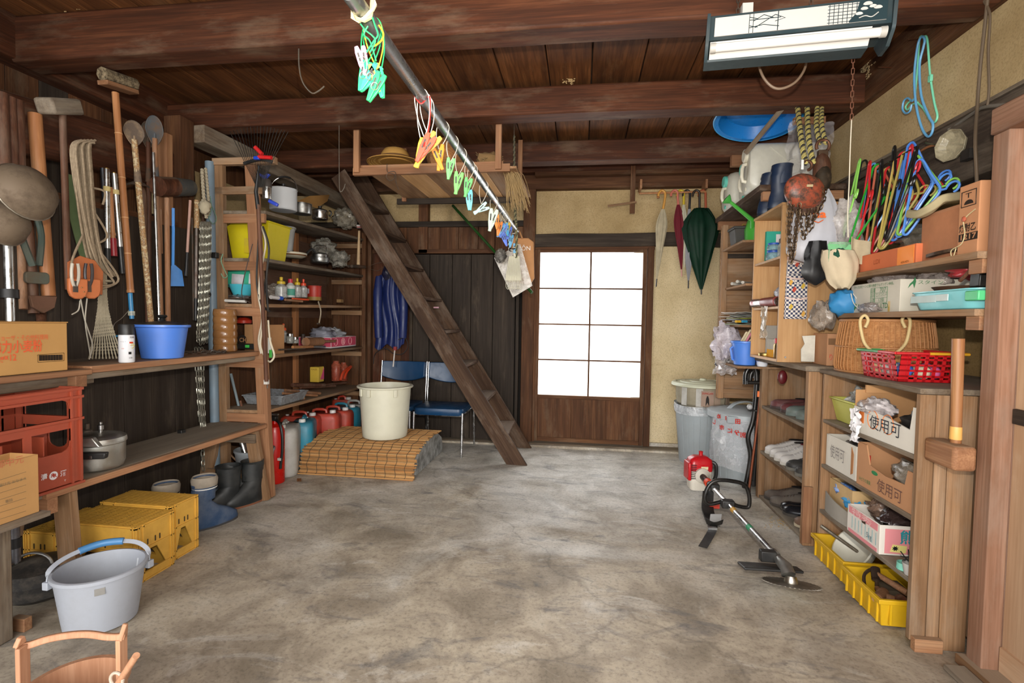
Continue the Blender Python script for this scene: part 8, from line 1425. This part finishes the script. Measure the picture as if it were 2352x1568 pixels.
# ---- rubbish bins ----
gt = plast('9aa2a6', .45, .08); t = T('rubbish_bin', 'tall grey rubbish bin with film over its rim, nearer the glazed door', 'bin', (1.0, 4.62, 0)); c = V((1.06, 4.62, 0)); P('body', B().lathe([(0, 0), (.175, 0), (.18, .01), (.222, .46), (.235, .465), (.237, .49), (.225, .49), (.17, .02), (0, .015)], 48, c), gt, t)
for i in range(10): a = -2.6 + i * .25; P('rib', B().tube([c + V((.182 * cos(a), .182 * sin(a), .03)), c + V((.222 * cos(a), .222 * sin(a), .45))], .003, 5), gt, t)
P('rim_film', B().grid(lambda u, v: (c.x + (.242 + .008 * sin(23 * u) + .006 * noise.noise(V((u * 20, v * 6, 1)))) * cos(2 * pi * u), c.y + (.242 + .008 * sin(23 * u)) * sin(2 * pi * u), .44 + .075 * v + .006 * sin(17 * u)), 60, 5), film('d8dce0', .5), t)
t = T('lidded_tub', 'paper-covered round tub with a cream ringed lid stacked on the rubbish bin', 'tub', (1.01, 4.60, .49)); c = V((1.06, 4.62, .493)); P('body', B().lathe([(.19, 0), (.215, .03), (.225, .10), (.225, .175), (.2, .18)], 14, c), cloth('a39a86', .8, .35, '6a6450', 4), t, ang=20)
for a in (-2.5, -1.9, -1.25, -.7): u = V((cos(a), sin(a), 0)); P('paper_patch', B().at(Matrix.Translation(c + u * .224 + V((0, 0, .095))) @ Matrix.Rotation(a, 4, 'Z')).box((0, 0, 0), (.003, .055, .15)), plast('b8b6b0' if a < -1.5 else 'a08a78', .8, .3), t)
a = -1.62; u = V((cos(a), sin(a), 0)); P('label', B().at(Matrix.Translation(c + u * .2265 + V((0, 0, .09))) @ Matrix.Rotation(a, 4, 'Z')).box((0, 0, 0), (.003, .10, .13)), plast('9a8272', .7), t); text('DUNCLAN', .022, c + u * .2295 + V((0, 0, .135)), (-u.y, u.x, 0), Yb, ink('a02a20'), t, .085, bold=.02); P('figure_print', B().at(Matrix.Translation(c + u * .229 + V((0, 0, .08))) @ Matrix.Rotation(a, 4, 'Z')).prism([(-.015, -.05), (.0, -.02), (.015, -.05), (.012, .01), (.004, .035), (-.004, .035), (-.012, .01)], .001, (0, 0, 0), (0, 1, 0), (0, 0, 1)), ink('2c2826'), t)
lp = [(.245, .0), (.262, .004), (.262, .018), (.25, .03), (.225, .034), (.22, .028), (.19, .03), (.185, .038), (.15, .042), (.145, .036), (.11, .038), (.105, .044), (.03, .046), (.025, .062), (0, .064)]; P('lid', B().lathe(lp, 56, c + V((0, 0, .175))), plast('c2c4ac', .4, .08), t, ang=25)
t = T('rubbish_bin', 'lidded grey rubbish bin with a red-lettered film, beside the walking sticks', 'bin', (1.2, 4.12, 0)); c = V((1.265, 4.17, 0)); P('body', B().lathe([(0, 0), (.185, 0), (.19, .01), (.232, .50), (.225, .50), (.18, .02), (0, .015)], 48, c), gt, t)
for i in range(9): a = -2.7 + i * .28; P('rib', B().tube([c + V((.192 * cos(a), .192 * sin(a), .03)), c + V((.231 * cos(a), .231 * sin(a), .48))], .003, 5), gt, t)
P('lid', B().lathe([(.245, .485), (.262, .49), (.262, .53), (.25, .54), (.2, .545), (.19, .55), (.1, .565), (0, .57)], 48, c), plast('a4abae', .4, .08), t); P('lid_handle', B().strip(smooth([c + V((-.13, -.06, .548)), c + V((-.08, -.04, .59)), c + V((0, 0, .605)), c + V((.08, .04, .59)), c + V((.13, .06, .548))], 5), (-.4, .9, 0), .035, .012), gt, t, bev=.003)
P('lid_clip', B().box(c + V((-.13, -.225, .50)), (.10, .03, .05)), gt, t, bev=.004)
t = T('printed_film', 'clear film bag with red mirrored characters draped on the lidded bin', 'bag', (1.15, 3.95, .4))
def filmfn(u, v): a = -2.75 + 1.3 * u; r = .262 + .012 * sin(6 * u + 3 * v) + .03 * (1 - v) * (u < .3); return (c.x + r * cos(a), c.y + r * sin(a), .16 + .34 * v - .07 * u * (1 - v))
P('film', B().grid(filmfn, 20, 10), film('e4e4e8', .28), t)
for s_, px, py in (('め', 1642, 960), ('お', 1662, 962), ('田', 1683, 967), ('市', 1650, 985), ('に', 1668, 990), ('分', 1682, 993), ('別', 1694, 997), ('し', 1630, 975)):
    a = -2.75 + (px - 1622) / 80; u = V((cos(a), sin(a), 0)); q = at(px, py, y=3.93); text(s_, .04, V((c.x, c.y, q.z)) + u * .278, (-u.y, u.x, 0), Yb, ink('b8281e'), t, mirror=True, bold=.03)
# ---- walking sticks ----
def cane(label, pts, r, m, hook=None, foot='1c1816', y=3.86):
    P3 = [at(a, b_, y=y) for a, b_ in pts]; P3[-1].z = max(.012, P3[-1].z); t = T('walking_stick', label, 'walking stick', P3[-1]); P('shaft', B().tube(smooth(P3, 5), r, 10), m, t); P('foot', B().tube([P3[-1] + V((0, 0, .03)), P3[-1] - V((0, 0, .005))], r * 1.4, 10), plast(foot, .6), t); return t
bkc = plast('121212', .25, .08); cane('glossy black walking stick with a chromed crook, leftmost of the bunch', [(1712, 882), (1713, 858), (1722, 844), (1734, 846), (1738, 870), (1734, 930), (1728, 970), (1718, 1005), (1724, 1050), (1712, 1118)], .017, bkc, y=3.82); cane('black crooked stick behind the leftmost one', [(1722, 880), (1725, 858), (1735, 852), (1742, 870), (1740, 960), (1736, 1050), (1730, 1112)], .017, bkc, y=3.88)
cane('slim black walking stick with a kinked shaft, rightmost of the bunch', [(1756, 866), (1740, 868), (1745, 900), (1744, 960), (1748, 1040), (1746, 1125)], .016, bkc, y=3.83)
cane('thick black walking stick in the middle of the bunch', [(1730, 868), (1738, 856), (1748, 866), (1738, 930), (1737, 1000), (1733, 1100)], .016, bkc, y=3.90)
t = cane('copper-coloured folding walking stick with an orange reflector', [(1748, 884), (1744, 930), (1736, 1000), (1727, 1070), (1720, 1128)], .009, metal('8a4c34', .35, .15, m=.7), foot='3a2420', y=3.78); P('grip', B().tube([at(1716, 878, y=3.78), at(1757, 879, y=3.78)], .013, 10), bkc, t); P('reflector', B().tube([at(1744, 898, y=3.775), at(1743, 911, y=3.775)], .0125, 10), plast('e8702a', .3), t)
P('tie', B().tube(arc(at(1736, 940, y=3.84), .05, 0, 360, 16, (1, 0, .1), (0, 1, 0)), .006, 6), bkc, t); P('ball_clip', B().ell(at(1722, 934, y=3.80), (.02, .02, .02), 12, 8), plast('a8aaac', .3), t)
# ---- brush cutter ----
t = T('brush_cutter', 'red and white engine brush cutter lying on the floor with its round saw blade', 'brush cutter', (.85, 3.3, 0)); s0 = at(1612, 1092, z=.20); s1 = at(1800, 1297, z=.115); ax = (s1 - s0).normalized(); ec = s0 - ax * .10 + V((.0, 0, .0))
er = plast('b4121c', .25, .05); ew = plast('cfc9bc', .35, .1); ec = at(1606, 1078, y=(s0 - ax * .08).y); ec.z = max(ec.z, .135); Me = Matrix.Translation(ec) @ Matrix.Rotation(math.atan2(ax.y, ax.x) + pi / 2, 4, 'Z') @ Matrix.Scale(.76, 4)
P('engine_cover', loft(B().at(Me), [[(x * k_, y * k_, z) for x, y in rrect(.20, .15, .04, 5)] for z, k_ in ((.0, 1), (.05, 1.03), (.10, .95), (.125, .6), (.13, .2))]), er, t, ang=50); P('engine_base', loft(B().at(Me), [[(x * k_, y * k_, z) for x, y in rrect(.195, .15, .04, 5)] for z, k_ in ((-.17, .85), (-.15, .95), (-.08, 1), (.0, 1))]), ew, t, ang=50)
P('top_knob', B().at(Me).lathe([(.02, .12), (.016, .15), (.02, .165), (0, .17)], 14, (.01, 0, 0)), er, t); P('side_cover', B().at(Me).box((-.105, -.01, .0), (.03, .14, .16)), er, t, bev=.008)
for i in range(8): P('vent_slot', B().at(Me).box((-.075, -.078, -.06 + .017 * i), (.05, .006, .006)), black, t)
P('clutch_cover', B().at(Me @ Matrix.Rotation(pi / 2, 4, 'X')).lathe([(.07, .0), (.065, .10), (.04, .125), (.025, .15), (0, .15)], 26, (0, -.03, 0)), ew, t); P('rear_guard', B().at(Me).tube(smooth([(.09, -.03, .08), (.125, -.05, .06), (.13, -.05, -.03), (.11, -.05, -.09)], 4), .016, 8), black, t); P('label_plate', B().at(Me).box((.02, -.079, .035), (.06, .003, .025)), plast('d8c8a0', .5), t)
P('shaft', B().tube([s0, s1], .0155, 20), metal('c4c4c4', .2, .05), t)
def on(q): return s0.lerp(s1, q)
P('throttle_grip', B().tube([on(.02), on(.16)], .021, 14), bkc, t); P('orange_collar', B().tube([on(.10), on(.13)], .027, 12), plast('d8401a', .35), t); P('throttle_box', B().at(Matrix.Translation(on(.17))).box((.01, 0, .0), (.055, .08, .05)), black, t, bev=.006); P('orange_trigger', B().at(Matrix.Translation(on(.15))).box((.035, 0, -.0), (.02, .05, .02)), plast('d8401a', .35), t)
W1 = V((ax.y, -ax.x, 0)).normalized(); W1 = W1 if W1.x > 0 else -W1; hc = on(.40)
P('loop_handle', B().tube(smooth([hc + W1 * a + V((0, .03 + 0 * a, z)) for a, z in ((-.03, .0), (-.10, -.015), (-.125, .02), (-.105, .09), (-.06, .125), (.02, .125), (.10, .105), (.13, .05), (.135, -.01), (.12, -.03), (.06, -.02), (.03, .0))], 5), .0115, 10), bkc, t); P('handle_clamp', B().box(hc, (.07, .05, .045)), black, t, bev=.006)
for q, cc_ in ((.47, 'c09030'), (.66, '2a8a60')): P('sticker', B().tube([on(q), on(q + .035)], .0160, 14), plast(cc_, .4), t)
gc = s1; P('gear_case', B().tube([s1 - ax * .06, s1 + ax * .02, s1 + ax * .045 - V((0, 0, .02))], [.019, .028, .03], 16), metal('a4a4a0', .3, .1), t); P('blade_clamp', B().tube([on(.90), on(.93)], .024, 12), metal('b0b0ac', .3), t)
Mb = Matrix.Translation(s1 + ax * .04 + V((.01, -.01, -.055))) @ Matrix.Rotation(-.27, 4, 'X') @ Matrix.Rotation(.04, 4, 'Y'); bl_ = []
for i in range(120): a = 2 * pi * i / 120; r = .122 if i % 3 == 0 else .113; bl_.append((r * cos(a), r * sin(a)))
P('saw_blade', B().at(Mb).prism(bl_, .002, (0, 0, 0), (1, 0, 0), (0, 1, 0)), metal('7c766c', .5, .4, '5c5448', .6), t); P('blade_nut', B().at(Mb).lathe([(.02, -.022), (.026, -.012), (.028, -.002), (.028, .01), (.022, .03)], 20), metal('c0bcb0', .3), t)
g0_ = at(1733, 1302, z=.06); P('blade_guard', B().at(Matrix.Translation(on(.97) + V((-.05, -.01, -.03)))).prism([(-.13, -.07), (.13, -.05), (.14, .05), (.04, .08), (-.12, .07)], .012, (0, 0, 0), (1, 0, 0), (0, 1, -.25)), black, t, bev=.004); P('guard_bracket', B().box(on(.93) + V((-.035, 0, .0)), (.07, .04, .05)), black, t, bev=.004)
t = T('shoulder_harness', 'grey pad and black strap of the cutter harness lying beside the shaft', 'harness', at(1640, 1215, z=0)); P('pad', B().strip(smooth([at(1627, 1128, z=.07), at(1625, 1165, z=.05), at(1632, 1190, z=.02), at(1640, 1205, z=.012)], 5), (1, .3, 0), .07, .012), black, t); P('white_pad', B().grid(lambda u, v: V(at(1632 + 26 * u - 3 * v, 1180 + 25 * v, z=.05 - .035 * v)), 6, 6, .01), plast('b4b4b4', .5), t)
P('strap', B().strip(smooth([at(1622, 1196, z=.03), at(1640, 1204, z=.03), at(1660, 1198, z=.04)], 5), (0, -.5, 1), .035, .003), black, t); P('strap', B().strip(smooth([at(1640, 1200, z=.02), at(1636, 1218, z=.012), at(1625, 1238, z=.006), at(1614, 1256, z=.004)], 5), (1, .2, 0), .045, .003), black, t); P('buckle', B().box(at(1636, 1212, z=.02), (.05, .03, .012)), metal('b0b0b0'), t)
P('red_clip', B().box(at(1640, 1160, z=.06), (.06, .03, .03)), plast('c0301c', .35), t)
# ---- shoes ----
def pair(label, spots, m, sole, ling, L=.25, high=0, lace=None, closed=False, nm='shoes', pr=(0, 0)):
    t = T(nm, label, 'shoes', spots[0][:3])
    for x, y, z, rz in spots: shoe(t, MX((x, y, z), rz) @ Matrix.Rotation(pr[0], 4, 'Y'), m, sole, ling, L, high, lace, closed)
ws = plast('c4c0bc', .5, .12); bs = plast('202020', .5, .3, '5a5650'); rl_ = cloth('7a1828'); gl_ = cloth('2a2626')
pair('pair of white sneakers at the far end of the middle shoe shelf', [(1.38, 3.63, .336, pi * .97), (1.38, 3.54, .336, pi * .97)], ws, plast('b4b0a8', .5), gl_, .25, .02, plast('d8d4d0')); pair('pair of white sneakers with maroon linings on the middle shoe shelf', [(1.38, 3.45, .336, pi * .98), (1.38, 3.36, .336, pi)], ws, plast('b4b0a8', .5), rl_, .26, .03, plast('d8d4d0'))
pair('pair of scuffed black lace-up shoes at the near end of the middle shoe shelf', [(1.385, 3.25, .336, pi), (1.385, 3.13, .336, pi * 1.02)], bs, plast('5c5a54', .7, .3), gl_, .28, .04, plast('303030'))
pair('pair of dusty brown lace shoes on the bottom shoe shelf', [(1.39, 3.60, .03, pi * .9), (1.38, 3.47, .03, pi * .86)], plast('4a3e38', .6, .4, '7a7468'), plast('3a3430', .7), gl_, .27, .02, plast('5a4a40')); pair('pair of glossy black shoes tipped on the bottom shoe shelf', [(1.39, 3.34, .035, pi * .8), (1.37, 3.24, .05, pi * .86)], plast('15181e', .12, .05), plast('3a3632', .6), cloth('6a5a48'), .26)
pair('pair of brown and cream slip-ons at the near end of the bottom shoe shelf', [(1.38, 3.11, .03, pi * .85), (1.38, 3.03, .03, pi * .9)], plast('6c5240', .6, .3), plast('b4a890', .6), cloth('9a6048'), .25)
pair('pair of maroon slippers on the top shoe shelf', [(1.39, 3.58, .65, pi * .92), (1.40, 3.46, .65, pi * 1.03)], plast('5c2a2c', .55, .35, '8a7a74'), plast('3a2a28', .6), gl_, .25, -.01); pair('pair of grey-green plastic clogs on the top shoe shelf', [(1.39, 3.32, .65, pi * .95), (1.40, 3.21, .65, pi)], plast('5f6c68', .5, .3), plast('5f6c68', .5), gl_, .25, -.01)
t = T('grey_tube', 'silvery tube lying at the near end of the top shoe shelf', 'tube', (1.3, 3.1, .65)); P('tube', B().tube([(1.29, 3.13, .665), (1.42, 3.02, .665)], .014, 12), metal('b0b0b0', .3, .2), t)
S('red_scoop', 'dark red scoop hanging inside the shoe rack under its top', 'scoop', B().ell(at(1797, 866, y=3.5), (.03, .02, .045), 14, 10), plast('5a1018', .3))
S('newspaper', 'old newspaper under the shoes poking out at the bottom of the shoe rack', 'paper', B().grid(lambda u, v: (1.205 + .12 * u, 2.99 + .55 * v, .026 + .002 * sin(9 * u + 7 * v)), 6, 10, .002), cloth('a8a49c', .9, .4, '4c4a46', 40)) if 0 else None
b = B()
for i in range(80): c = at(1800 + random.gauss(0, 22), 1200 + random.gauss(0, 6), z=.006); b.ell(c, (uni(.002, .006), uni(.002, .005), .002), 5, 4)
tag(S('sawdust', 'pale spilled grit on the floor before the shoe rack', 'grit', b, plast('a88a58', .9)), kind='stuff')
S('dry_leaf', 'small dry brown leaf on the floor before the reed mat', 'leaf', B().grid(lambda u, v: at(682 + 10 * u, 1098 + 7 * v, z=.012 + .006 * sin(6 * u + 3 * v)), 4, 4, .001), plast('8a5a2c', .8))
